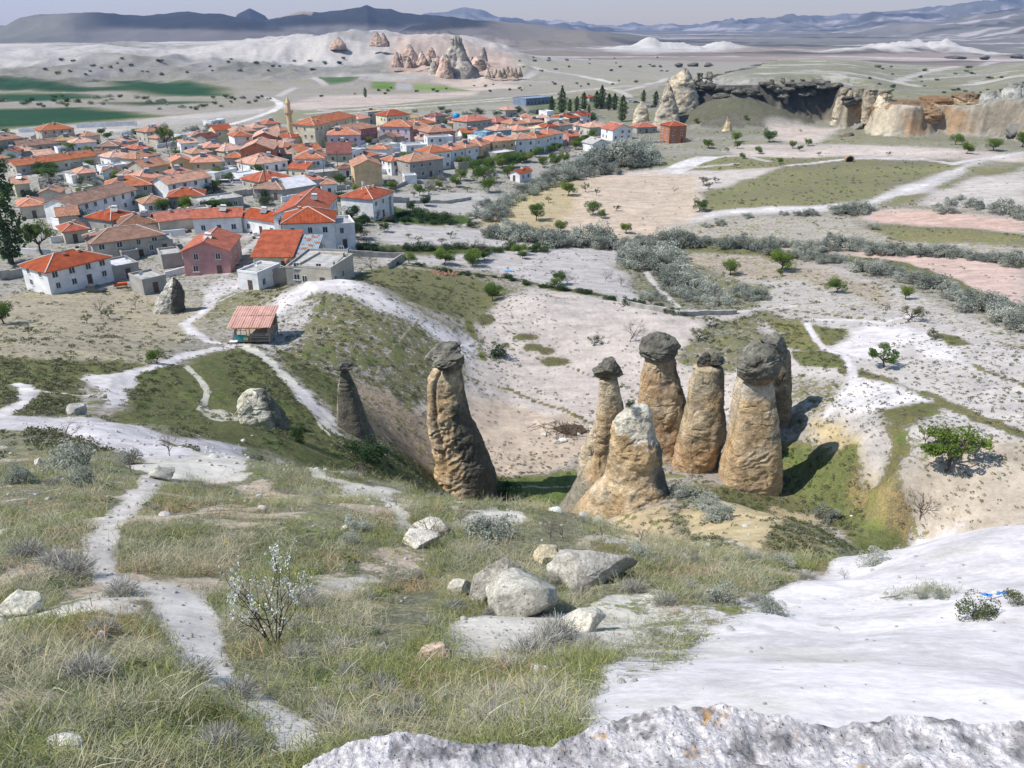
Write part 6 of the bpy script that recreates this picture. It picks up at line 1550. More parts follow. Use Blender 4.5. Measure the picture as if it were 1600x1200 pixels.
def pyd(name, V, Fc, uv=None, smooth=False):
    me_ = bpy.data.meshes.new(name); me_.from_pydata([tuple(map(float, v)) for v in V], [], Fc)
    if uv is not None:
        l = me_.uv_layers.new(name='UVMap')
        k = 0
        for f, u in zip(Fc, uv):
            for q in u: l.data[k].uv = q; k += 1
    if smooth: me_.polygons.foreach_set('use_smooth', np.ones(len(me_.polygons), bool))
    me_.update(); return me_
def box(x0, y0, z0, x1, y1, z1):
    V = [(x0, y0, z0), (x1, y0, z0), (x1, y1, z0), (x0, y1, z0), (x0, y0, z1), (x1, y0, z1), (x1, y1, z1), (x0, y1, z1)]
    return V, [(0, 3, 2, 1), (4, 5, 6, 7), (0, 1, 5, 4), (1, 2, 6, 5), (2, 3, 7, 6), (3, 0, 4, 7)]
def boxes(lst):
    V = []; Fc = []
    for b in lst:
        v, f = box(*b); o = len(V); V += v; Fc += [tuple(i + o for i in q) for q in f]
    return V, Fc
def bmesh_box(name, *b): return pyd(name, *boxes(b))

_w = {}
def unit_window(kind):
    if kind in _w: return _w[kind]
    if kind == 'frame':      # 1.0 wide 1.25 high, local x along wall, y outward negative
        V, Fc = boxes([(-.56, -.06, -.06, .56, .02, 0), (-.5, -.05, 1.2, .5, .02, 1.26), (-.5, -.05, 0, -.43, .02, 1.2), (.43, -.05, 0, .5, .02, 1.2), (-.03, -.04, 0, .03, .02, 1.2), (-.62, -.14, -.12, .62, .02, -.062)])
    elif kind == 'pane': V, Fc = boxes([(-.43, -.018, .0, .43, .015, 1.2)])
    elif kind == 'door': V, Fc = boxes([(-.5, -.05, 0, .5, .02, 2.05)])
    elif kind == 'chim': V, Fc = boxes([(-.28, -.28, -1.2, .28, .28, .75), (-.36, -.36, .75, .36, .36, .85)])
    elif kind == 'panel':
        V, Fc = boxes([(-.95, -.03, -.6, .95, .03, .6)])
        c_, s_ = math.cos(-.85), math.sin(-.85); V = [(x, y * c_ - z * s_, y * s_ + z * c_) for x, y, z in V]
    elif kind == 'tank':
        V = []; Fc = []
        for k in range(10):
            a = 2 * math.pi * k / 10
            V += [(-.75, .55 + .27 * math.cos(a), .75 + .27 * math.sin(a)), (.75, .55 + .27 * math.cos(a), .75 + .27 * math.sin(a))]
        for k in range(10): Fc.append((2 * k, 2 * k + 1, (2 * k + 3) % 20, (2 * k + 2) % 20))
        Fc += [tuple(range(0, 20, 2))[::-1], tuple(range(1, 20, 2))]
        for x in (-.6, .6):
            v, f = box(x - .03, .4, -.4, x + .03, .7, .55); o = len(V); V += v; Fc += [tuple(i + o for i in q) for q in f]
    elif kind == 'dish':
        V = [(0, 0, .9)]; Fc = []
        for k in range(10):
            a = 2 * math.pi * k / 10; V.append((.45 * math.cos(a), -.25 + .05, .9 + .45 * math.sin(a)))
        Fc = [(0, k + 1, (k + 1) % 10 + 1) for k in range(10)]
        v, f = box(-.03, 0, -.3, .03, .06, .9); o = len(V); V += v; Fc += [tuple(i + o for i in q) for q in f]
    _w[kind] = pyd(kind, V, Fc); return _w[kind]
_w2 = {}
def shared(kind, mat):
    k = (kind, mat.name)
    if k not in _w2:
        c_ = unit_window(kind).copy(); c_.materials.append(mat); _w2[k] = c_
    return _w2[k]

NH = [0]
def house(A, B, h, dep, roof, rc, wc, label, cat='house', name='house', group='village houses', win=True, slope=.40, over=.45, extra='', bays=None):
    NH[0] += 1; r_ = np.random.default_rng(NH[0])
    a = at(A[0], A[1], off=h, tmin=153); b = ray_plane_z(B[0], B[1], a[2])
    W_ = math.hypot(b[0] - a[0], b[1] - a[1]); th = math.atan2(b[1] - a[1], b[0] - a[0])
    # keep the footprint on the far side of the facade line
    ex = np.array([math.cos(th), math.sin(th)]); ey = np.array([-math.sin(th), math.cos(th)])
    if ey[1] < 0: ey = -ey
    cor = [a[:2], a[:2] + ex * W_, a[:2] + ex * W_ + ey * dep, a[:2] + ey * dep]
    gz = [float(H(c[0], c[1])) for c in cor]
    z0 = min(gz) - .6; ze = a[2]; gl = max(min(float(H(a[0], a[1])), ze - 2.2), z0 + .2)
    root = link(name, None, label=label, cat=cat, group=group, loc=(a[0], a[1], gl), rot=(0, 0, th))
    zb, zt = z0 - gl, ze - gl
    dist = np.linalg.norm(a - CAM)
    rise = 0
    if roof == 'gable': rise = dep / 2 * slope
    if roof == 'gableX': rise = W_ / 2 * slope
    if roof == 'hip': rise = min(W_, dep) / 2 * slope
    # wall body with gable ends
    if roof == 'gableX':
        V = [(0, 0, zb), (W_, 0, zb), (W_, dep, zb), (0, dep, zb), (0, 0, zt), (W_, 0, zt), (W_, dep, zt), (0, dep, zt), (W_ / 2, 0, zt + rise), (W_ / 2, dep, zt + rise)]
        Fc = [(0, 1, 5, 8, 4), (1, 2, 6, 5), (2, 3, 7, 9, 6), (3, 0, 4, 7)]
    elif roof == 'gable':
        V = [(0, 0, zb), (W_, 0, zb), (W_, dep, zb), (0, dep, zb), (0, 0, zt), (W_, 0, zt), (W_, dep, zt), (0, dep, zt), (0, dep / 2, zt + rise), (W_, dep / 2, zt + rise)]
        Fc = [(0, 1, 5, 4), (1, 2, 6, 9, 5), (2, 3, 7, 6), (3, 0, 4, 8, 7)]
    else:
        V, Fc = box(0, 0, zb, W_, dep, zt); V = list(V)
        if roof == 'shed':
            V[6] = (W_, dep, zt + dep * .28); V[7] = (0, dep, zt + dep * .28)
    link('wall', pyd('wall', V, Fc), WALLM[wc], parent=root)
    # roof slabs with thickness
    o = over; t = .16
    def slab(quads, nm='roof', mt=None):
        V2 = []; F2 = []; UV = []
        for q in quads:
            k = len(V2); m_ = len(q)
            V2 += [(x, y, z + t) for x, y, z in q] + [(x, y, z) for x, y, z in q]
            e = np.array(q[1]) - np.array(q[0]); e = e / np.linalg.norm(e)
            nrm = np.cross(np.array(q[1]) - np.array(q[0]), np.array(q[2]) - np.array(q[0])); nrm /= np.linalg.norm(nrm); up = np.cross(nrm, e)
            uv = [((np.array(p) - np.array(q[0])) @ e, (np.array(p) - np.array(q[0])) @ up) for p in q]
            F2.append(tuple(range(k, k + m_))); UV.append(uv)
            F2.append(tuple(range(k + m_, k + 2 * m_))[::-1]); UV.append(uv[::-1])
            for j in range(m_): F2.append((k + j, k + m_ + j, k + m_ + (j + 1) % m_, k + (j + 1) % m_)); UV.append([(0, 0)] * 4)
        return link(nm, pyd(nm, V2, F2, UV), mt or ROOFM[rc], parent=root)
    ridge = []
    if roof == 'gable':
        d_ = o * slope; R_ = zt + rise
        rf = slab([[(-o, -o, zt - d_), (W_ + o, -o, zt - d_), (W_ + o, dep / 2, R_), (-o, dep / 2, R_)], [(W_ + o, dep + o, zt - d_), (-o, dep + o, zt - d_), (-o, dep / 2, R_), (W_ + o, dep / 2, R_)]])
        ridge = [((-o, dep / 2, R_), (W_ + o, dep / 2, R_))]
    elif roof == 'gableX':
        d_ = o * slope; R_ = zt + rise
        rf = slab([[(-o, dep + o, zt - d_), (-o, -o, zt - d_), (W_ / 2, -o, R_), (W_ / 2, dep + o, R_)], [(W_ + o, -o, zt - d_), (W_ + o, dep + o, zt - d_), (W_ / 2, dep + o, R_), (W_ / 2, -o, R_)]])
        ridge = [((W_ / 2, -o, R_), (W_ / 2, dep + o, R_))]
    elif roof == 'hip':
        d_ = o * slope; R_ = zt + rise; m_ = min(W_, dep) / 2
        if W_ >= dep: p, q = (m_, dep / 2, R_), (W_ - m_, dep / 2, R_)
        else: p, q = (W_ / 2, m_, R_), (W_ / 2, dep - m_, R_)
        c0, c1, c2, c3 = (-o, -o, zt - d_), (W_ + o, -o, zt - d_), (W_ + o, dep + o, zt - d_), (-o, dep + o, zt - d_)
        if abs(W_ - dep) < .3: q = p; rf = slab([[c0, c1, p], [c1, c2, p], [c2, c3, p], [c3, c0, p]])
        elif W_ > dep: rf = slab([[c0, c1, q, p], [c1, c2, q], [c2, c3, p, q], [c3, c0, p]])
        else: rf = slab([[c0, c1, p], [c1, c2, q, p], [c2, c3, q], [c3, c0, p, q]])
        ridge = [(p, q)] if p != q else []
        ridge += [(c0, p), (c1, q if W_ > dep else p), (c2, q), (c3, p if W_ > dep else q)]
    elif roof == 'shed':
        rf = slab([[(-o, -o, zt - o * .28 + .02), (W_ + o, -o, zt - o * .28 + .02), (W_ + o, dep + o, zt + (dep + o) * .28 + .02), (-o, dep + o, zt + (dep + o) * .28 + .02)]])
    else:  # flat with parapet
        rf = link('roof', bmesh_box('roof', (.22, .22, zt - .1, W_ - .22, dep - .22, zt + .012)), ROOFM[rc], parent=root)
        link('parapet', bmesh_box('parapet', (-.05, -.05, zt + .003, W_ + .05, .2, zt + .42), (-.05, dep - .2, zt + .003, W_ + .05, dep + .05, zt + .42), (-.05, .2, zt + .003, .2, dep - .2, zt + .42), (W_ - .2, .2, zt + .003, W_ + .05, dep - .2, zt + .42)), WALLM[wc], parent=root)
    if ridge and dist < 480:
        P_ = []
        for (p, q) in ridge:
            p = np.array(p) + [0, 0, t + .02]; q = np.array(q) + [0, 0, t + .02]
            if np.linalg.norm(p - q) > .2: P_.append(([p, q], [.13, .13]))
        link('ridge_cap', tubes(P_, 5), M_MORTAR, parent=rf)
    # chimney, water heater, dish
    if roof in ('gable', 'gableX', 'hip') and rise > .4:
        for k in range(int(r_.integers(1, 3))):
            fx, fy = r_.uniform(.3, .7), r_.uniform(.35, .65)
            zz = zt + rise * (1 - max(abs(fx - .5) * 2 if roof != 'gable' else 0, abs(fy - .5) * 2 if roof != 'gableX' else 0)) * .95
            link('chimney', shared('chim', M_CHST), parent=rf, loc=(W_ * fx, dep * fy, zz))
    if (extra == 's' or (extra == '' and r_.random() < .45 and roof != 'shed')) and dist < 520:
        fx = r_.uniform(.3, .7); zz = zt + (rise * .55 if rise else .5) + .5
        pn = link('solar_heater', shared('panel', M_PANEL), parent=root, loc=(W_ * fx, dep * .3, zz + .25), rot=(0, 0, -th + r_.uniform(-.4, .4)))
        link('tank', shared('tank', M_TANKB if 'blue' in label else M_TANK), parent=pn)
    if r_.random() < .5 and dist < 420:
        link('satellite_dish', shared('dish', M_TANK), parent=root, loc=(W_ * r_.uniform(.1, .9), dep * .4, zt + rise * .6 + .1), rot=(0, 0, r_.uniform(-.6, .6)))
    # openings on the front and both sides
    if win:
        nf = max(1, int(round((h - .3) / 2.8)))
        for side, (Ls, org, rz) in enumerate([(W_, (0, 0), 0.0), (dep, (W_, 0), math.pi / 2), (dep, (0, dep), -math.pi / 2)]):
            if dist > 420 and side > 0: continue
            nb = max(1, int(Ls // 3.1)) if bays is None or side else bays
            if nb * nf > 16: nb = max(1, 16 // nf)
            for f in range(nf):
                zf = f * (h - .2) / nf
                for k in range(nb):
                    if r_.random() < (.08 if side == 0 else .35): continue
                    u_ = (k + .5 + r_.uniform(-.08, .08)) * Ls / nb
                    x = org[0] + u_ * math.cos(rz); y = org[1] + u_ * math.sin(rz)
                    if f == 0 and k == nb // 2 and side == 0:
                        link('door', shared('door', M_DOOR), parent=root, loc=(x, y, .05), rot=(0, 0, rz)); continue
                    s_ = min(1.0, (h / nf - 1.1) / 1.35)
                    if s_ < .3: continue
                    w_ = link('window', shared('frame', M_FRAME), parent=root, loc=(x, y, zf + .95), rot=(0, 0, rz))
                    w_.scale = (r_.uniform(.9, 1.25) * min(1, s_ * 1.2), 1, s_)
                    if dist < 430: link('pane', shared('pane', M_GLASS), parent=w_)
                    else: w_.data = shared('pane', M_GLASS)
    return root

Hs = [
 # near rows
 ((72,425),(171,401),4.6,9,'hip','r','w','white two storey house with a red hip roof and blue tank, lower left of village',''),
 ((143,381),(255,366),4.8,9,'hip','b','e','beige house with a wide dark brown roof at the left village edge',''),
 ((284,393),(356,391),5.2,12,'gableX','r','p','pink gabled house with a concrete band, beside the lane at the village edge',''),
 ((301,341),(376,338),4,7,'gable','r','w','long white house with a straight red roof behind the pink gabled house',''),
 ((378,338),(432,347),3.8,7,'gable','r','w','white house wing with a sloping red roof',''),
 ((187,353),(247,347),3,9,'hip','b','e','low beige house with a patchy brown roof above the dark brown roofed one',''),
 ((248,346),(310,338),3,7,'gable','r','e','low house with open doors under a red brown roof, left of the long white one',''),
 ((173,344),(214,334),3.4,9,'hip','r','g','grey walled house with a bright red roof and a water heater, behind the patchy roof','s'),
 ((110,322),(212,296),5,9,'gable','b','w','long bluish white house with a brown roof and two tiny windows, left side',''),
 ((165,293),(236,288),5,10,'hip','o','g','grey house with a large orange hip roof behind the long bluish one','s'),
 ((262,288),(329,276),5,8,'gable','s','w','white house with a long salmon gable roof on the left side of the square','n'),
 ((262,308),(318,305),3.2,8,'hip','r','g','low grey house with a small red hip roof beside the concrete sheds','n'),
 ((99,362),(137,357),3,7,'hip','r','e','little beige house with an orange red roof by the broad olive tree','n'),
 ((30,323),(70,319),3.5,9,'hip','o','e','orange roofed house right behind the tall poplar','n'),
 ((24,259),(80,252),3.5,8,'gable','o','e','left half of the long orange roofed row','n'),
 ((81,252),(150,243),3.5,8,'gable','o','c','right half of the long orange roofed row','n'),
 ((-12,220),(36,215),6,10,'hip','s','g','grey two storey house with a salmon roof at the left frame edge',''),
 ((18,238),(58,234),3,7,'hip','s','g','open sided shed with a salmon roof at the left','n'),
 ((30,229),(93,223),3,8,'gable','b','g','dark red roofed long shed behind the left houses','n'),
 ((64,204),(115,200),7.5,10,'hip','o','e','tall beige house with an orange roof standing alone by the riverbed','n'),
 ((84,220),(120,218),3.6,8,'hip','y','e','tan roofed house in front of the tall beige one',''),
 ((114,224),(150,221),4,8,'hip','s','w','white house with a pale orange roof left of the dark brown roofed grey one',''),
 ((61,246),(89,243),3,6,'shed','s','e','small shed with a salmon roof above the long orange row','n'),
 ((152,229),(183,228),5,8,'hip','b','g','grey house with a dark brown roof and square windows',''),
 ((180,232),(208,229),3.5,8,'hip','o','w','small white house with an orange roof right of the dark brown roofed one',''),
 ((213,233),(238,230),3.5,8,'hip','r','g','low house with a reddish roof and a water heater among the left trees','s'),
 ((172,246),(212,241),4,8,'hip','s','w','house with a pale salmon roof above the white courtyard walls',''),
 ((212,248),(250,241),4,8,'hip','s','e','tan walled house with a patched salmon roof by the dark garden tree',''),
 ((229,206),(266,202),5,9,'hip','s','e','pinkish roofed house by the conifer at the far left edge of the village',''),
 ((216,281),(256,275),4.6,9,'hip','o','w','white house with an orange roof below the solar panelled row','s'),
 ((225,262),(262,256),4,9,'gable','s','e','long house with a thin salmon roof left of the yellow one','s'),
 ((268,253),(298,251),5.5,9,'gableX','o','y','yellow gabled house with a round balcony window on the left side',''),
 ((298,254),(343,252),5.5,10,'hip','o','y','yellow house with an orange hip roof and a big solar panel','s'),
 ((320,231),(349,229),5,9,'hip','o','e','small house with an orange roof and a blue solar panel','s'),
 ((350,236),(385,231),4,9,'hip','s','e','salmon roofed house left of the brick gable',''),
 ((300,240),(330,237),4,8,'hip','s','e','salmon roofed house behind the yellow pair',''),
 ((322,215),(340,212),4,7,'gable','d','g','dark red roofed little house near the riverbed',''),
 ((336,204),(362,202),6,9,'gable','r','c','cream three window house with a red gable roof near the dirt road',''),
 ((364,206),(398,204),6,9,'hip','s','c','cream house with a salmon roof right of the three window one',''),
 ((366,213),(394,211),5.5,9,'hip','o','w','pale house with an orange roof and a dish, next to the brick house',''),
 ((395,215),(432,214),7,16,'gableX','s','k','brick house with a tall salmon roof and unplastered gable, the farther of two',''),
 ((375,234),(426,233),7,16,'gableX','s','k','big house with an orange brick gable facing the square, the nearer of two','n'),
 ((398,257),(449,250),3.2,12,'hip','s','w','low white house with a broad salmon roof below the brick gable',''),
 ((442,230),(464,227),5,16,'hip','s','g','salmon roofed mosque hall beside the minaret','n'),
 ((470,195),(491,196),9,11,'hip','o','c','cream end block of the long apartment building','n'),
 ((493,195),(556,181),9,11,'hip','o','c','long cream apartment building with an orange roof','n'),
 ((395,200),(415,198),4,8,'hip','s','e','small salmon roof behind the brick house',''),
 ((415,194),(438,192),4,9,'hip','r','e','red roofed house on the far village edge left of the minaret','s'),
 ((465,237),(503,233),5,9,'gable','o','g','grey house with an orange gable roof behind the heater covered one','s'),
 ((460,248),(505,247),6.2,10,'hip','o','w','white two storey corner house with an orange roof and heaters','s'),
 ((450,262),(478,264),3.4,8,'gable','r','c','low cream house with a slanting red roof by the corner house','n'),
 ((466,255),(487,258),3.6,7,'gable','o','w','small white annex with a slanting orange roof','n'),
 ((396,294),(440,296),3.2,12,'hip','b','g','low stone walled house with a big brown roof and solar panel in the village centre','s'),
 ((405,284),(455,276),3.2,10,'hip','r','e','red roofed house joined behind the big brown roof','n'),
 ((441,296),(492,288),3,6,'shed','w','g','open shed with a white sheet metal roof in the village centre','n'),
 ((441,349),(521,346),6.4,11,'hip','r','w','large white house with a red hip roof and pale ridge lines',''),
 ((500,336),(526,306),6.2,11,'gable','r','w','rear wing of the large white house with a long red roof',''),
 ((515,353),(554,350),5.4,8,'flat','g','w','white flat roofed balcony annex of the large white house','n'),
 ((582,311),(614,299),6,10,'hip','r','w','white house with a red roof at the right end of the near row','n'),
 ((540,314),(580,319),3.4,9,'flat','g','g','grey flat roofed garage block left of the white end house','n'),
 ((395,401),(455,401),3,10,'shed','r','c','cream hut with one large bright red sloping roof at the village front','n'),
 ((456,401),(490,401),3,8,'shed','u','g','hut with a rusty blue corrugated roof','n'),
 ((462,417),(517,421),3.8,10,'flat','g','e','beige concrete block with a flat roof at the village front','n'),
 ((518,421),(548,393),4.6,9,'flat','g','g','bare concrete walled building at the right of the village front','n'),
 ((371,425),(402,429),3.4,7,'flat','g','w','white flat roofed house with a barred window at the lane','n'),
 ((404,429),(446,420),2.6,6,'flat','g','g','low concrete shed beside the barred window house','n'),
 ((222,440),(259,432),3.6,6,'flat','g','g','unfinished grey concrete box at the lower left of the village','n'),
 ((174,420),(216,412),2.6,7,'flat','w','g','junk shed with pale sheet roofs behind the concrete box','n'),
 ((252,401),(284,397),2.8,6,'flat','g','g','dark open veranda left of the pink gabled house','n'),
 ((222,381),(270,376),2.6,6,'flat','g','g','grey shed roof right of the dark brown roofed house','n'),
 ((312,318),(380,309),2.8,8,'flat','g','g','long flat grey sheds in front of the square','n'),
 ((100,347),(135,340),2.6,6,'flat','w','w','low white annex with a light blue roof edge','n'),
 # middle right
 ((511,211),(562,210),7,10,'hip','o','l','lilac house with an orange roof and white awning','s'),
 ((531,206),(589,198),6,9,'hip','s','m','dark pink house with a salmon roof behind the lilac one',''),
 ((593,197),(640,198),6.8,10,'hip','o','l','pale lilac house with several white chimneys',''),
 ((511,241),(548,240),6,9,'shed','d','c','cream house with a narrow dark red roof',''),
 ((549,238),(567,233),6.2,9,'flat','g','w','narrow white house with dark tall windows at the lane',''),
 ((553,260),(596,258),6.6,12,'gableX','s','y','peach coloured windowless gable house','n'),
 ((567,245),(592,241),4,9,'hip','o','g','patchy orange roofed house behind the peach one',''),
 ((611,252),(638,249),5,7,'hip','o','w','small white house with an orange hip roof right of the peach one',''),
 ((640,253),(692,247),6,9,'hip','s','g','grey blue walled house with a wide salmon roof and window row',''),
 ((635,229),(667,227),5,8,'flat','g','w','white cube house with a flat roof in the green garden',''),
 ((575,176),(602,174),6,9,'flat','y','g','grey house with a pale flat roof at the back',''),
 ((604,181),(640,178),7,10,'hip','r','c','cream house with a red roof and balconies at the back',''),
 ((606,187),(635,184),5,6,'hip','o','c','front wing of the cream balcony house',''),
 ((640,185),(661,182),4,8,'hip','y','e','sand coloured roof house at the back',''),
 ((648,195),(680,191),5,9,'hip','o','e','orange roofed house with a white dish at the back','n'),
 ((641,202),(679,200),6,10,'hip','s','p','pinkish house with a salmon roof and water heater','s'),
 ((670,207),(711,204),6,10,'hip','s','p','pink house with a salmon roof left of the green yard','s'),
 ((668,216),(708,214),5,6,'flat','g','w','white flat roofed shop front below the pink house','n'),
 ((670,239),(705,235),6.4,9,'hip','o','w','first white unit of the terrace, at its left end',''),
 ((706,235),(727,231),6.4,9,'hip','o','w','second white unit of the terrace with balconies',''),
 ((728,231),(751,227),6.4,9,'hip','s','w','third white unit of the terrace with solar panels','s'),
 ((752,228),(769,222),6.4,9,'hip','o','y','yellowish fourth unit of the terrace',''),
 ((770,221),(805,218),7,10,'hip','o','y','peach yellow house with a salmon hip roof at the right end of the terrace','s'),
 ((776,241),(805,237),4,7,'flat','w','g','grey flat roofed block under the peach yellow house','n'),
 ((760,208),(775,206),4.5,8,'flat','g','u','bright blue flat roofed house',''),
 ((776,204),(799,202),5.5,9,'hip','s','u','bright blue house with a salmon roof','n'),
 ((806,204),(828,202),4,9,'hip','o','e','orange roofed house right of the blue ones',''),
 ((729,190),(768,186),7,10,'hip','r','g','dark walled house with a red roof and wide balconies',''),
 ((706,187),(727,186),4.5,8,'hip','d','g','dark red roofed house carrying a bright blue water tank','n'),
 ((775,191),(803,187),5,8,'hip','r','g','red roofed house with dark balconies right of the wide balcony one',''),
 ((799,194),(826,192),5,9,'hip','s','c','cream house with a salmon roof and heater, right back','s'),
 ((827,192),(849,190),5,9,'hip','s','p','pinkish house with a salmon roof and heater, right back','s'),
 ((806,218),(837,216),6.4,9,'hip','s','w','left unit of the white right hand terrace',''),
 ((838,216),(860,212),6.4,9,'hip','o','w','middle unit of the white right hand terrace',''),
 ((855,211),(880,208),6.4,9,'hip','o','w','right unit of the white right hand terrace',''),
 ((836,202),(856,199),4,8,'flat','y','c','cream house with a flat front behind the right hand terrace',''),
 ((889,213),(905,212),4,8,'gable','o','p','small pinkish house with a bright orange roof',''),
 ((922,199),(952,197),4,9,'hip','s','e','grey white house with a pale red roof by the asphalt road',''),
 ((958,203),(988,201),5,10,'gableX','r','w','white gabled house with a red roof beside the oleaster thicket','n'),
 ((996,199),(1027,198),3,8,'hip','r','g','long low house with a red roof left of the lone brick house','n'),
 ((926,225),(952,223),3.5,8,'gableX','g','w','white shed with a plain gable at the edge of the oleaster thicket','n'),
 ((1047,197),(1073,196),7.4,9,'hip','r','k','lone dark brick house with a red roof under the mesa','n'),
 ((876,185),(907,183),5,9,'hip','r','g','red roofed house by the poplars',''),
 ((858,188),(890,187),5,8,'flat','g','c','cream flat roofed house with a window row by the poplars',''),
 ((908,181),(923,179),4.5,8,'gable','r','w','small white house with a red roof by the parking lot',''),
 ((855,175),(866,174),4,7,'flat','w','w','tiny white house below the poplars',''),
 ((797,269),(812,271),3,7,'gableX','r','w','small white cottage with a bright red ribbed roof above the oleasters','n'),
 ((632,276),(651,275),2.4,4,'flat','w','w','tiny white hut with a blue door in the walled field','n'),
 ((822,155),(863,152),4,14,'flat','v','h','long grey blue warehouse at the back of the village','n'),
 ((790,172),(808,171),4,8,'hip','s','g','far house with a blue tank behind the wide balcony house',''),
 ((921,152),(930,151),3,7,'hip','r','e','far red roofed hut between the poplars','n'),
 ((-20,250),(14,246),3.5,8,'hip','s','g','salmon roofed house cut by the left frame edge','n'),
 ((330,190),(352,187),3,6,'flat','w','w','white farm shed by the riverbed','n'),
 ((500,205),(512,203),4,7,'hip','o','e','small orange roofed house tucked before the apartment building','n'),
 ((455,215),(470,212),4,8,'hip','r','e','red roofed house right behind the minaret','n'),
 ((437,205),(455,202),4,9,'hip','s','e','salmon roofed house left behind the minaret',''),
 ((560,186),(578,183),4,8,'hip','o','e','orange roofed house right of the apartment building',''),
 ((680,182),(697,180),4,8,'hip','d','g','dark roofed house at the back by the scrub line',''),
 ((745,214),(760,212),3,6,'flat','w','w','white courtyard building left of the bright blue house','n'),
]
for hh in Hs:
    A_, B_, h_, d_, rf_, rc_, wc_, lb_, ex_ = hh
    nm, ct = ('shed', 'shed') if any(w_ in lb_.split()[0:6] for w_ in ('shed', 'sheds', 'hut', 'garage', 'warehouse')) else ('house', 'house')
    house(A_, B_, h_, d_, rf_, rc_, wc_, lb_, ct, nm, extra=ex_, win='windowless' not in lb_ and 'open' not in lb_.split())

# minaret
def minaret():
    p = at(456, 221); dist = np.linalg.norm(p - CAM)
    top = ray_plane_y(450, 153, p[1]); x0 = p[0]; z0 = p[2]; Ht = top[2] - z0; r0 = 5.2 * dist / F * .78; Ht *= 1.05
    root = link('minaret', None, label='tall tan stone minaret with one balcony and a pointed cap', cat='minaret', loc=(x0, p[1], z0))
    def lathe(nm, prof, mat, n_=20):
        V = []; Fc = []
        for (r_, z) in prof:
            for k in range(n_): V.append((r_ * math.cos(2 * math.pi * k / n_), r_ * math.sin(2 * math.pi * k / n_), z))
        for i_ in range(len(prof) - 1):
            for k in range(n_): Fc.append((i_ * n_ + k, i_ * n_ + (k + 1) % n_, (i_ + 1) * n_ + (k + 1) % n_, (i_ + 1) * n_ + k))
        return link(nm, pyd(nm, V, Fc), mat, parent=root)
    st = simple('minaret_stone', (.50, .38, .24), var=.2, scale=1.2)
    lathe('base', [(r0 * 1.5, -1), (r0 * 1.5, Ht * .12), (r0, Ht * .18)], st, 8)
    lathe('shaft', [(r0, Ht * .18), (r0 * .92, Ht * .58)], st)
    lathe('balcony', [(r0 * .92, Ht * .58), (r0 * 1.5, Ht * .63), (r0 * 1.5, Ht * .69), (r0 * 1.35, Ht * .69), (r0 * 1.35, Ht * .65), (r0 * .8, Ht * .65)], st)
    lathe('upper_shaft', [(r0 * .8, Ht * .65), (r0 * .75, Ht * .84)], st)
    lathe('cap', [(r0 * .95, Ht * .84), (r0 * .02, Ht * .99)], simple('minaret_cap', (.52, .42, .22), var=.1))
    link('finial', tubes([([(0, 0, Ht * .98), (0, 0, Ht * 1.03)], [.09, .03])], 5), M_TANK, parent=root)
minaret()

# utility poles
for k, (x_, y_, h_) in enumerate([(417,300,44),(442,262,22),(508,290,50),(529,276,36),(443,378,38),(547,372,34),(380,272,20),(497,264,26),(672,262,24),(1008,196,10)]):
    p = at(x_, y_); hm_ = min(h_ * np.linalg.norm(p - CAM) / F, 8.5)
    root = link('utility_pole', None, label='thin wooden utility pole ' + ['by the big brown roof', 'before the corner house', 'at the street corner in the village centre', 'beside the lane with parked cars', 'left of the large white house', 'at the balcony annex', 'on the village square', 'at the white corner house', 'beside the white terrace', 'near the brick house'][k], cat='utility pole', group='utility poles in the village', loc=tuple(p))
    link('post', tubes([([(0, 0, -.3), (0, 0, hm_)], [.14, .10])], 6), M_BARK, parent=root)
    link('crossarm', bmesh_box('crossarm', (-.7, -.05, hm_ - .6, .7, .05, hm_ - .48)), M_BARK, parent=root)

# garden and field walls
def wall(pts, h, label, t=.35, mat=None, name='stone_wall'):
    P_ = [at(*q) for q in pts]; V = []; Fc = []
    for i_ in range(len(P_) - 1):
        a, b = P_[i_], P_[i_ + 1]; L_ = max(1, int(np.linalg.norm(b - a) / 2))
        dx = (b - a)[:2]; dx /= np.linalg.norm(dx) + 1e-9; nx = np.array([-dx[1], dx[0]]) * t / 2
        for k in range(L_):
            p, q = a + (b - a) * k / L_, a + (b - a) * (k + 1) / L_
            zp, zq = float(H(p[0], p[1])), float(H(q[0], q[1]))
            o = len(V); hh_ = h * rng.uniform(.9, 1.08)
            V += [(p[0] + nx[0], p[1] + nx[1], zp - .4), (q[0] + nx[0], q[1] + nx[1], zq - .4), (q[0] - nx[0], q[1] - nx[1], zq - .4), (p[0] - nx[0], p[1] - nx[1], zp - .4),
                  (p[0] + nx[0], p[1] + nx[1], zp + hh_), (q[0] + nx[0], q[1] + nx[1], zq + hh_), (q[0] - nx[0], q[1] - nx[1], zq + hh_), (p[0] - nx[0], p[1] - nx[1], zp + hh_)]
            Fc += [tuple(i2 + o for i2 in f) for f in [(0, 3, 2, 1), (4, 5, 6, 7), (0, 1, 5, 4), (1, 2, 6, 5), (2, 3, 7, 6), (3, 0, 4, 7)]]
    return link(name, pyd(name, V, Fc), mat or M_CONC, label=label, cat='wall', group='walls around the village')
wall([(549,400),(632,403)], 1.3, 'grey yard wall running right from the concrete building')
wall([(632,403),(606,420)], 1.3, 'end wall of the yard with the bare tree')
wall([(560,305),(604,316),(640,316)], 1.6, 'rough stone retaining wall below the peach house')
wall([(259,434),(300,424),(356,421)], 1.2, 'white topped wall before the pink gabled house', mat=WALLM['w'])
wall([(0,398),(30,396),(80,398)], 1.2, 'white garden wall behind the lower left house', mat=WALLM['w'])
wall([(0,438),(52,428)], 1.8, 'low concrete wall left of the white two storey house')
wall([(300,320),(396,304)], 1.8, 'concrete wall along the village centre road')
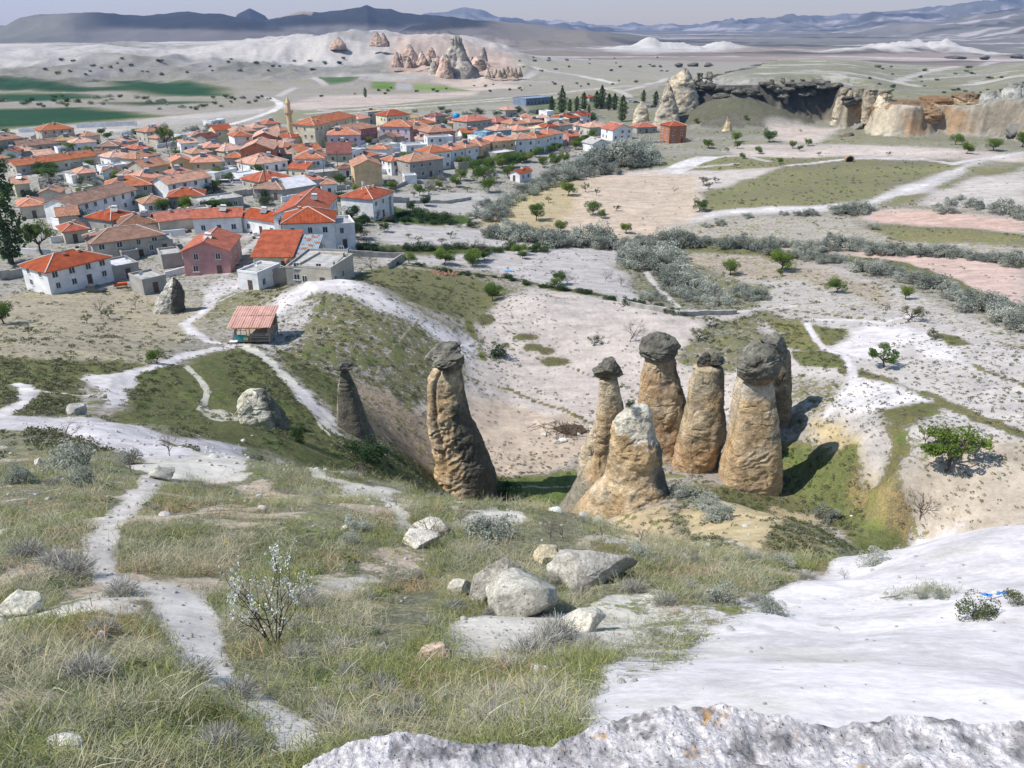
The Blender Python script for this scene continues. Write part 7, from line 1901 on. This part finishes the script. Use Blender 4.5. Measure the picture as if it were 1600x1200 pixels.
wall([(396,310),(440,309),(470,306)], 1.5, 'grey wall below the low stone walled house')
wall([(70,268),(130,262),(150,268)], 2.0, 'grey yard wall in front of the long orange roofed row')
wall([(120,200),(160,198),(215,196)], 2.2, 'long white compound wall by the riverbed', mat=WALLM['w'])
wall([(30,207),(64,206)], 2.2, 'white compound wall left of the tall beige house', mat=WALLM['w'])
wall([(640,318),(700,318),(736,312)], 1.0, 'low pale wall at the upper side of the gardens')
wall([(604,300),(640,285),(700,288)], 1.0, 'thin pale wall around the hut field')
wall([(450,352),(470,330),(490,308),(498,302)], .9, 'kerb wall along the lane left of the large white house')
wall([(1100,222),(1060,222),(1010,224)], .7, 'low wall beneath the lone brick house')
wall([(1150,490),(1060,492),(985,478),(965,470)], .8, 'pale broken wall beside the creek track', t=.6)

# cars
def car(px, py, col, label, az, L_=4.2, kind='car'):
    p = at(px, py); m = simple('car_paint_%d' % NH[0], col, rough=.35, var=.03, spec=.5); NH[0] += 1
    root = link('parked_car' if kind == 'car' else 'parked_van', None, label=label, cat=kind, group='cars parked in the village', loc=tuple(p), rot=(0, 0, az))
    w = .85; hb, hr = (.78, 1.42) if kind == 'car' else (.95, 1.95)
    def loft(nm, secs, mt):
        V = []; Fc = []
        for (x, wy, zlo, zhi) in secs: V += [(x, -wy, zlo), (x, wy, zlo), (x, wy * .97, zhi), (x, -wy * .97, zhi)]
        for i_ in range(len(secs) - 1):
            for j in range(4): Fc.append((i_ * 4 + j, i_ * 4 + (j + 1) % 4, (i_ + 1) * 4 + (j + 1) % 4, (i_ + 1) * 4 + j))
        Fc += [(0, 3, 2, 1), tuple(4 * (len(secs) - 1) + q for q in (0, 1, 2, 3))]
        return link(nm, pyd(nm, V, Fc), mt, parent=root)
    loft('body', [(-L_/2, w * .85, .35, .62), (-L_/2 + .12, w, .28, hb - .02), (-L_*.18, w, .25, hb + .04), (L_*.22, w, .25, hb), (L_/2 - .15, w * .96, .28, hb - .12), (L_/2, w * .8, .35, .58)], m)
    x0, x1 = (-L_*.42, L_*.2) if kind == 'car' else (-L_*.47, L_*.36)
    loft('windows', [(x0, w * .86, hb - .02, hb + .03), (x0 + .35, w * .8, hb - .02, hr - .07), (x1 - .6, w * .8, hb - .02, hr - .07), (x1, w * .86, hb - .02, hb + .03)], M_GLASS)
    loft('roof', [(x0 + .28, w * .74, hr - .07, hr - .03), (x0 + .5, w * .76, hr - .07, hr), (x1 - .75, w * .76, hr - .07, hr), (x1 - .52, w * .74, hr - .07, hr - .03)], m)
    for sx_ in (-1, 1):
        for sy_ in (-1, 1):
            pts_ = [(sx_ * L_ * .31, sy_ * (w - .16), .31), (sx_ * L_ * .31, sy_ * (w + .02), .31)]
            link('wheel', tubes([(pts_, [.31, .31])], 12), M_DARKIN, parent=root)
car(566, 290, (.30, .38, .45), 'blue grey car parked on the lane by the dark shrub', .05)
car(552, 280, (.32, .35, .42), 'small grey blue car half way up the lane', .6, 3.6)
car(321, 298, (.12, .25, .45), 'blue car left of the red one on the square', .05)
car(335, 297, (.45, .03, .03), 'red car on the village square', .05)
car(352, 290, (.62, .62, .60), 'white van on the village square', .1, 5.0, 'van')
car(373, 286, (.5, .52, .54), 'silver car right of the white van', .2)
car(386, 276, (.04, .04, .045), 'black car before the white courtyard', .1)
car(718, 263, (.40, .03, .03), 'red car under the awning in the terrace garden', .1)
car(445, 429, (.10, .10, .12), 'dark car tucked under the concrete shed', .3, 3.6)
car(464, 426, (.55, .55, .56), 'white car parked by the low shed at the village front', -.4, 3.6)
for k, (x_, y_, c_) in enumerate([(938,184,(.5,.55,.6)),(986,160,(.6,.6,.6)),(994,161,(.1,.1,.12)),(1012,168,(.6,.6,.62)),(1020,168,(.12,.12,.14)),(951,163,(.05,.2,.55)),(908,200,(.5,.5,.5))]):
    car(x_, y_, c_, ['pale car on the asphalt road', 'white car at the left of the parking lot', 'black car at the left of the parking lot', 'white car at the right of the parking lot', 'black car at the right of the parking lot', 'blue vehicle under the poplars', 'silver car at the near end of the asphalt road'][k], .1 * k, 4.6)
car(150, 456, (.05, .055, .06), 'dark jeep parked below the white two storey house', -.2, 4.2)

# small things: orange machine, tank, awnings, containers, brick pile, tyre hole
def prop(name, cat, px, py, boxes_, mat, label, rz=0, group=None):
    p = at(px, py); o = link(name, bmesh_box(name, *boxes_), mat, label=label, cat=cat, group=group, loc=tuple(p), rot=(0, 0, rz)); return o
M_ORANGE = simple('orange_paint', (.6, .12, .03), rough=.5, var=.1)
tr = link('tractor', None, label='small orange tractor in the yard beside the concrete box', cat='tractor', loc=tuple(at(187, 450)), rot=(0, 0, .3))
link('body', bmesh_box('body', (-.2, -.35, .5, 1.5, .35, 1.05), (-.9, -.4, .45, -.2, .4, .8), (.9, -.05, 1.05, 1.0, .05, 1.5)), M_ORANGE, parent=tr)
link('seat', bmesh_box('seat', (-.8, -.25, .8, -.35, .25, .95), (-.85, -.25, .95, -.75, .25, 1.3)), M_DARKIN, parent=tr)
for (x_, r_, y_) in [(-.5, .55, .5), (-.5, .55, -.7), (1.1, .33, .4), (1.1, .33, -.6)]: link('wheel', tubes([([(x_, y_, r_), (x_, y_ + .2, r_)], [r_, r_])], 12), M_DARKIN, parent=tr)
def round_tank(px, py, off, r_, h_, mat, label):
    p = at(px, py, off, tmin=70)
    V = []; Fc = []; n_ = 16
    prof = [(r_ * .95, 0), (r_, h_ * .08), (r_, h_ * .8), (r_ * .7, h_ * .95), (r_ * .25, h_), (r_ * .25, h_ * 1.08), (.01, h_ * 1.08)]
    for (q, z) in prof:
        for k in range(n_): V.append((q * math.cos(2 * math.pi * k / n_), q * math.sin(2 * math.pi * k / n_), z))
    for i_ in range(len(prof) - 1):
        for k in range(n_): Fc.append((i_ * n_ + k, i_ * n_ + (k + 1) % n_, (i_ + 1) * n_ + (k + 1) % n_, (i_ + 1) * n_ + k))
    link('water_tank', pyd('tank', V, Fc, smooth=True), mat, label=label, cat='water tank', loc=(p[0], p[1], p[2]))
round_tank(713, 184, 6.2, 1.7, 2.2, simple('tank_bright_blue', (.02, .28, .55), rough=.4), 'bright blue round tank on top of the dark red roofed house')
round_tank(382, 284, 0, .8, 1.6, simple('tank_yellow', (.7, .45, .03), rough=.4), 'small yellow tank among the cars on the square')
round_tank(449, 411, 3.9, .5, .9, simple('tank_rust', (.35, .13, .06), rough=.7), 'rusty red barrel on the flat roof at the village front')
# brick pile and debris
br = link('brick_pile', None, label='loose pile of salmon bricks below the yard wall', cat='brick pile', loc=tuple(at(690, 428)))
bme = bmesh_box('brick', (-.2, -.1, 0, .2, .1, .14)); bme.materials.append(simple('brick_red', (.45, .22, .15), var=.25))
for k in range(70):
    o_ = link('brick', bme, parent=br, loc=(rng.normal() * 1.6, rng.normal() * .8, abs(rng.normal()) * .16), rot=(rng.uniform(-.3, .3), rng.uniform(-.3, .3), rng.uniform(0, 3)))
# dark debris below the bowl
dm_ = link('debris_heap', None, label='heap of dark branches and rubble at the foot of the bowl', cat='debris', loc=tuple(at(895, 672)))
pth = []
for k in range(130):
    c = np.array([rng.normal() * 2.6, rng.normal() * 1.2, abs(rng.normal()) * .35]); d = rng.normal(size=3); d[2] *= .25; d /= np.linalg.norm(d)
    pth.append(([c - d * rng.uniform(.4, 1.3), c + d * .8], [.05, .03]))
bmt = tubes(pth, 4); o_ = link('branches', bmt, M_BARK, parent=dm_, kind='stuff')
me_, v_ = boulder((0, 0, -.1), (8, 3.4, 1.2), 77, 6, .2, 4); paint(me_, np.tile([.10, .075, .05], (len(v_), 1))); link('rubble', me_, M_ROCK, parent=dm_)
for k, (x_, y_, w_, h_) in enumerate([(872,692,14,7),(905,680,10,5),(848,680,12,5),(925,668,9,5)]): stone('pale block in the rubble heap below the bowl, ' + ['front one', 'right one', 'left one', 'back one'][k], x_, y_, w_, h_, 300 + k, (.52, .49, .44), .1, 8, sub=3)
# round cistern mouth in the slope
p = at(1327, 253)
cm = link('cistern_mouth', None, label='round dark opening in the slope under the right cliff', cat='cistern', loc=(p[0], p[1], p[2] + .6))
V = []; Fc = []
for k in range(20):
    a_ = 2 * math.pi * k / 20
    for (r_, y_) in [(1.75, .8), (1.75, -.35), (1.35, -.35), (1.35, .75)]: V.append((r_ * math.cos(a_), y_, r_ * math.sin(a_)))
for k in range(20):
    for j in range(3): Fc.append((k * 4 + j, ((k + 1) % 20) * 4 + j, ((k + 1) % 20) * 4 + j + 1, k * 4 + j + 1))
link('rim', pyd('rim', V, Fc), simple('cistern_stone', (.33, .22, .13), var=.3), parent=cm)
link('opening', pyd('opening', [(1.4 * math.cos(2 * math.pi * k / 20), .6, 1.4 * math.sin(2 * math.pi * k / 20)) for k in range(20)], [tuple(range(20))]), M_DARKIN, parent=cm)
# blue tarp on the grey field, litter
me_, v_ = boulder((0, 0, 0), (2.6, 1.4, .3), 5, 4, .15, 3)
me_.materials.append(simple('blue_tarp', (.05, .25, .5), var=.2)); link('blue_tarp', me_, None, label='crumpled blue tarp lying on the grey field', cat='tarp', loc=tuple(at(795, 424)))
M_BLUEP = simple('blue_plastic', (.05, .22, .6), rough=.4)
p = at(1545, 936)
lt = link('plastic_litter', None, label='crumpled blue and white plastic litter on the cushion bush', cat='litter', loc=(p[0], p[1], p[2] + .08))
for k in range(6):
    me_, v_ = boulder((0, 0, 0), (.09, .05, .045), 40 + k, 6, .2, 2)
    me_.materials.append(M_BLUEP if k % 3 else M_FRAME); link('scrap', me_, parent=lt, loc=(-.16 + .07 * k, rng.uniform(-.03, .03), .02 * (k % 2)))
me_, v_ = boulder((0, 0, 0), (.5, .35, .2), 50, 6, .2, 2); me_.materials.append(M_FRAME); link('plastic_bag', me_, None, label='white plastic bag in the grassy gully', cat='litter', loc=tuple(at(1331, 806)))
me_, v_ = boulder((0, 0, 0), (.5, .35, .3), 51, 6, .2, 2); me_.materials.append(M_FRAME); link('plastic_bag', me_, None, label='white plastic bag at the foot of the thin chimney apron', cat='litter', loc=tuple(at(868, 799)))

# ---- viewing hut on stilts
def hut():
    A_ = at(369, 536, 0); 
    z_deck = A_[2] + .5
    a = ray_plane_z(369, 533, z_deck); b = ray_plane_z(422, 533, z_deck)
    W_ = np.linalg.norm(b - a); Dp = 5.2; th = math.atan2(b[1] - a[1], b[0] - a[0]) + .05
    root = link('viewing_hut', None, label='open timber viewing hut on stilts with a faded pink sheet roof', cat='hut', loc=(a[0], a[1], z_deck), rot=(0, 0, th))
    WD = simple('weathered_wood', (.30, .26, .21), var=.3, scale=5); WY = simple('yellow_wood', (.42, .27, .11), var=.25, scale=5); GRN = simple('green_paint', (.08, .27, .15), var=.2); TEAL = simple('teal_paint', (.03, .25, .33), var=.2)
    PNK = sheet_mat('pink_sheet', (.55, .31, .25)); Hh = 2.5
    link('deck', bmesh_box('deck', (0, 0, -.14, W_, Dp, 0)), WD, parent=root)
    for (x, y) in [(.15, .1), (W_ * .42, .1), (W_ - .15, .1), (.15, Dp - .15), (W_ - .15, Dp - .15), (W_ - .15, Dp * .5)]:
        link('stilt', bmesh_box('stilt', (x - .07, y - .07, -3.2, x + .07, y + .07, -.14)), WD, parent=root)
        link('post', bmesh_box('post', (x - .06, y - .06, 0, x + .06, y + .06, Hh + .25 * y / Dp)), WY, parent=root)
    link('brace', tubes([([(W_ * .6, .1, -.2), (W_ - .15, .1, -1.6)], [.05, .05])], 4), WD, parent=root)
    # roof in two sheets, the rear one lapped over the front
    n_ = 14
    for k, (y0, y1, z0, z1) in enumerate([(-.9, 2.6, Hh - .18, Hh + .38), (2.55, Dp + .6, Hh + .44, Hh + .80)]):
        V = []; Fc = []
        for j in range(n_ + 1):
            x = -.8 + (W_ + 1.2) * j / n_; sag = .05 * math.sin(j * 2.1 + k)
            V += [(x, y0, z0 + sag), (x, y1, z1 + sag * .5), (x, y0, z0 + sag - .03), (x, y1, z1 + sag * .5 - .03)]
        for j in range(n_):
            o = j * 4; Fc += [(o, o + 4, o + 5, o + 1), (o + 2, o + 3, o + 7, o + 6), (o, o + 2, o + 6, o + 4), (o + 1, o + 5, o + 7, o + 3)]
        link('roof_sheet', pyd('sheet', V, Fc, [[(V[i_][0], V[i_][1]) for i_ in f] for f in Fc]), PNK, parent=root)
    link('valance', bmesh_box('valance', (-.1, -.75, Hh - .42, W_ * .8, -.72, Hh - .14)), simple('orange_cloth', (.60, .30, .14), var=.2), parent=root)
    link('green_panel', bmesh_box('p', (0, -.05, .05, W_ * .34, 0, .95)), GRN, parent=root)
    link('teal_panel', bmesh_box('p', (.25, -.09, .12, .95, -.055, .85)), TEAL, parent=root)
    link('cream_panel', bmesh_box('p', (1.1, -.09, .10, 1.75, -.055, .55)), simple('cream_board', (.5, .5, .33)), parent=root)
    for x in (.08, W_ * .17, W_ * .33): link('window_post', bmesh_box('p', (x - .04, -.05, .95, x + .04, .02, Hh - .3)), GRN, parent=root)
    link('window_rail', bmesh_box('p', (0.05, -.04, 1.55, W_ * .33, .01, 1.62)), WY, parent=root)
    for z in (.45, .72, .98): link('railing', bmesh_box('p', (W_ * .36, -.02, z, W_, .03, z + .1)), WD, parent=root)
    for z in (.45, .72, .98): link('railing', bmesh_box('p', (W_ - .03, .04, z, W_ + .02, Dp, z + .1)), WD, parent=root)
    link('back_wall', bmesh_box('p', (0, Dp - .05, 0, W_, Dp, Hh)), WD, parent=root)
    for k in range(4):
        y = 1.0 + k * 1.05
        t_ = link('bench_cushion', bmesh_box('p', (W_ - .85, y, .45, W_ - .15, y + .6, .60)), M_FRAME, parent=root)
    link('side_screen', pyd('p', [(-.05, 0, .1), (-.75, .1, -.5), (-.6, 2.0, -.1), (-.05, 2.0, 1.7), (-.05, .05, 1.7)], [(0, 1, 2, 3, 4)]), simple('blue_grey_cloth', (.14, .18, .27), var=.2), parent=root)
hut()
p = at(366, 541)
tb = link('small_table', None, label='small table with a white cloth beside the viewing hut', cat='table', loc=tuple(p))
link('tabletop', bmesh_box('tabletop', (-.55, -.35, .72, .55, .35, .78)), M_FRAME, parent=tb)
for (x_, y_) in [(-.45, -.28), (.45, -.28), (-.45, .28), (.45, .28)]: link('leg', bmesh_box('leg', (x_ - .03, y_ - .03, 0, x_ + .03, y_ + .03, .72)), M_BARK, parent=tb)

# ladder on the cave rock
def ladder():
    Yl = 66 - 3.4
    a = ray_plane_y(368, 653, Yl - .6); b = ray_plane_y(391, 624, Yl + .5)
    u = (b - a); L_ = np.linalg.norm(u); u /= L_; side = np.cross(u, [0, -1, 0]); side /= np.linalg.norm(side)
    root = link('ladder', None, label='weathered wooden ladder leaning on the pale cave rock', cat='ladder')
    WL = simple('ladder_wood', (.42, .38, .32), var=.2, scale=5)
    for s_ in (-.24, .24): link('rail', tubes([([a + side * s_ - u * .2, b + side * s_], [.04, .035])], 5), WL, parent=root)
    for k in range(7):
        c = a + u * L_ * (k + .5) / 7; link('rung', tubes([([c - side * .24, c + side * .24], [.028, .028])], 5), WL, parent=root)
ladder()
# courtyard walls and low sheds between the houses
for (x0, y0, x1, y1) in [(60,286,100,280),(120,292,155,284),(150,270,190,262),(160,258,200,252),(195,268,225,262),(270,300,262,292),(330,262,360,258),(345,282,372,278),(355,268,392,262),(232,300,262,296),(140,400,172,396),(80,380,112,376),(150,372,176,368),(250,372,290,368),(440,316,470,312),(505,276,522,270),(510,300,540,296),(566,292,600,288),(590,300,560,310),(596,272,610,270),(598,240,626,236),(614,232,632,228),(690,232,706,229),(716,248,742,244),(740,216,762,212),(700,222,722,218),(806,234,836,230),(880,222,900,218),(905,210,930,206),(700,188,722,186),(560,226,590,222),(480,230,500,226),(300,226,326,222),(270,216,300,212),(245,232,270,228),(130,236,156,232),(190,212,224,208),(0,270,26,266),(0,296,24,292)]:
    p = at(x0, y0)
    wall([(x0, y0), (x1, y1)], 1.7, 'short grey or whitewashed courtyard wall squeezed between the village houses', mat=(WALLM['w'] if (x0 * 7) % 3 else M_CONC), name='courtyard_wall')
for (A_, B_, h_, d_, rc_, wc_, lb_) in [((60,284),(95,281),2.4,4,'g','g','low grey outbuilding in front of the long orange row'),((112,276),(150,271),2.4,5,'w','w','white flat outbuilding right of the grey yard wall'),((118,296),(146,292),2.4,4,'g','e','small beige outbuilding among the grey trees'),
  ((160,262),(200,257),2.4,5,'w','w','white courtyard shed left of the dark garden tree'),((380,275),(410,270),2.2,6,'w','w','white flat canopy on the village square'),((335,272),(370,264),2.2,6,'w','w','white stepped courtyard building at the square'),((425,248),(445,246),2.6,5,'g','g','grey flat annex below the brick gable'),
  ((490,272),(530,268),3,8,'g','g','long grey flat roofed shop at the street corner'),((500,258),(545,262),3,6,'g','e','beige flat roofed block under the cream house'),((590,246),(606,244),2.6,4,'g','g','tiny grey shed behind the peach house'),((600,228),(622,225),2.6,5,'g','w','whitewashed outbuilding in the garden behind the peach house'),
  ((716,256),(738,253),2.2,5,'w','g','white awning over the terrace garden'),((550,233),(572,226),2.4,4,'w','w','white awning roof beside the lilac house'),((870,222),(886,219),2.6,4,'g','g','grey outbuilding below the right hand terrace'),((300,330),(330,326),2.4,4,'g','e','beige shed behind the long white house'),
  ((415,392),(440,390),2.4,4,'g','g','dark lean-to behind the bright red sloping roof'),((190,396),(216,392),2.2,4,'g','g','broken grey shed roof above the junk shed'),((90,232),(112,230),2.6,5,'w','w','white outbuilding in front of the dark red long shed'),((282,212),(306,209),2.6,5,'w','w','white sheds by the riverbed road')]:
    house(A_, B_, h_, d_, 'flat', rc_, wc_, lb_, 'shed', 'shed', extra='n', win=False, group='low sheds between the village houses')
for (k_, n_, xr, yr) in [('orchard', 90, (0, 640), (205, 345)), ('box', 38, (0, 660), (200, 340)), ('willow', 40, (40, 900), (195, 300)), ('orchard', 50, (640, 900), (192, 262))]:
    for q in range(n_):
        x_, y_ = rng.uniform(*xr), rng.uniform(*yr)
        if y_ > 345 - abs(x_ - 300) * .12: continue
        plant(k_, x_, y_, rng.uniform(.045, .085) * (y_ - 40), {'orchard': 'green yard tree among the roofs of the village', 'box': 'dark yard tree among the roofs of the village', 'willow': 'grey budding yard tree among the roofs of the village'}[k_], 'yard trees of the village', 1.1, leaf=L_SAGE if (k_ == 'willow' and q % 2) else None)

# more small houses wedged between the others
for (x_, y_, tag_) in [(122,271,'L'),(192,276,'L'),(60,302,'L'),(22,288,'L'),(148,240,'L'),(270,272,'L'),(282,224,'L'),(132,213,'L'),(2,238,'L'),(48,214,'L'),(192,222,'L'),(246,216,'L'),(300,212,'L'),(160,268,'L'),(90,338,'L'),(225,318,'L'),
                       (520,226,'C'),(484,216,'C'),(502,288,'C'),(528,264,'C'),(430,222,'C'),(592,214,'C'),(612,214,'C'),(576,232,'C'),(380,224,'C'),(408,240,'C'),(470,282,'C'),(350,246,'C'),(386,212,'C'),(440,240,'C'),
                       (650,218,'R'),(722,208,'R'),(742,199,'R'),(760,198,'R'),(852,198,'R'),(872,196,'R'),(900,196,'R'),(786,198,'R'),(840,184,'R'),(816,183,'R'),(700,192,'R'),(664,190,'R')]:
    w_ = .105 * (y_ - 12) * rng.uniform(.8, 1.25); tl = rng.uniform(-.06, .06) - (.08 if x_ < 350 else .02)
    lb_ = {'L': 'small faded orange roofed house wedged among the left rows of the village', 'C': 'small faded orange roofed house wedged among the roofs around the village centre', 'R': 'small faded orange roofed house wedged among the roofs of the right village end'}[tag_]
    house((x_, y_), (x_ + w_, y_ + w_ * tl), rng.uniform(2.8, 4.6), rng.uniform(5, 8), ['hip', 'gable', 'hip', 'gableX'][rng.integers(0, 4)], 'ssorb'[rng.integers(0, 5)], 'wegcw'[rng.integers(0, 5)], lb_, group='small houses wedged between the others')
# stacked clutter in the yards: crates, planks, sheets
for k in range(60):
    x_, y_ = rng.uniform(0, 620), rng.uniform(215, 420)
    if y_ > 425 - max(0, abs(x_ - 300) - 80) * .3 or (x_ > 560 and y_ > 300): continue
    p = at(x_, y_)
    B_ = []
    for q in range(4):
        u_, v_ = rng.uniform(-1.6, 1.6), rng.uniform(-1, 1); s_ = rng.uniform(.25, .7); B_.append((u_ - s_, v_ - s_ * .7, -.3, u_ + s_, v_ + s_ * .7, rng.uniform(.3, 1.1)))
    rt = link('yard_clutter', None, label='heap of crates and planks in a village yard', cat='clutter', group='clutter in the village yards', loc=tuple(p), rot=(0, 0, rng.uniform(0, 3)))
    for b_ in B_: link('crate', bmesh_box('crate', b_), [M_CONC, M_FRAME, M_DOOR, M_BARK, WALLM['u'], WALLM['e']][rng.integers(0, 6)], parent=rt)
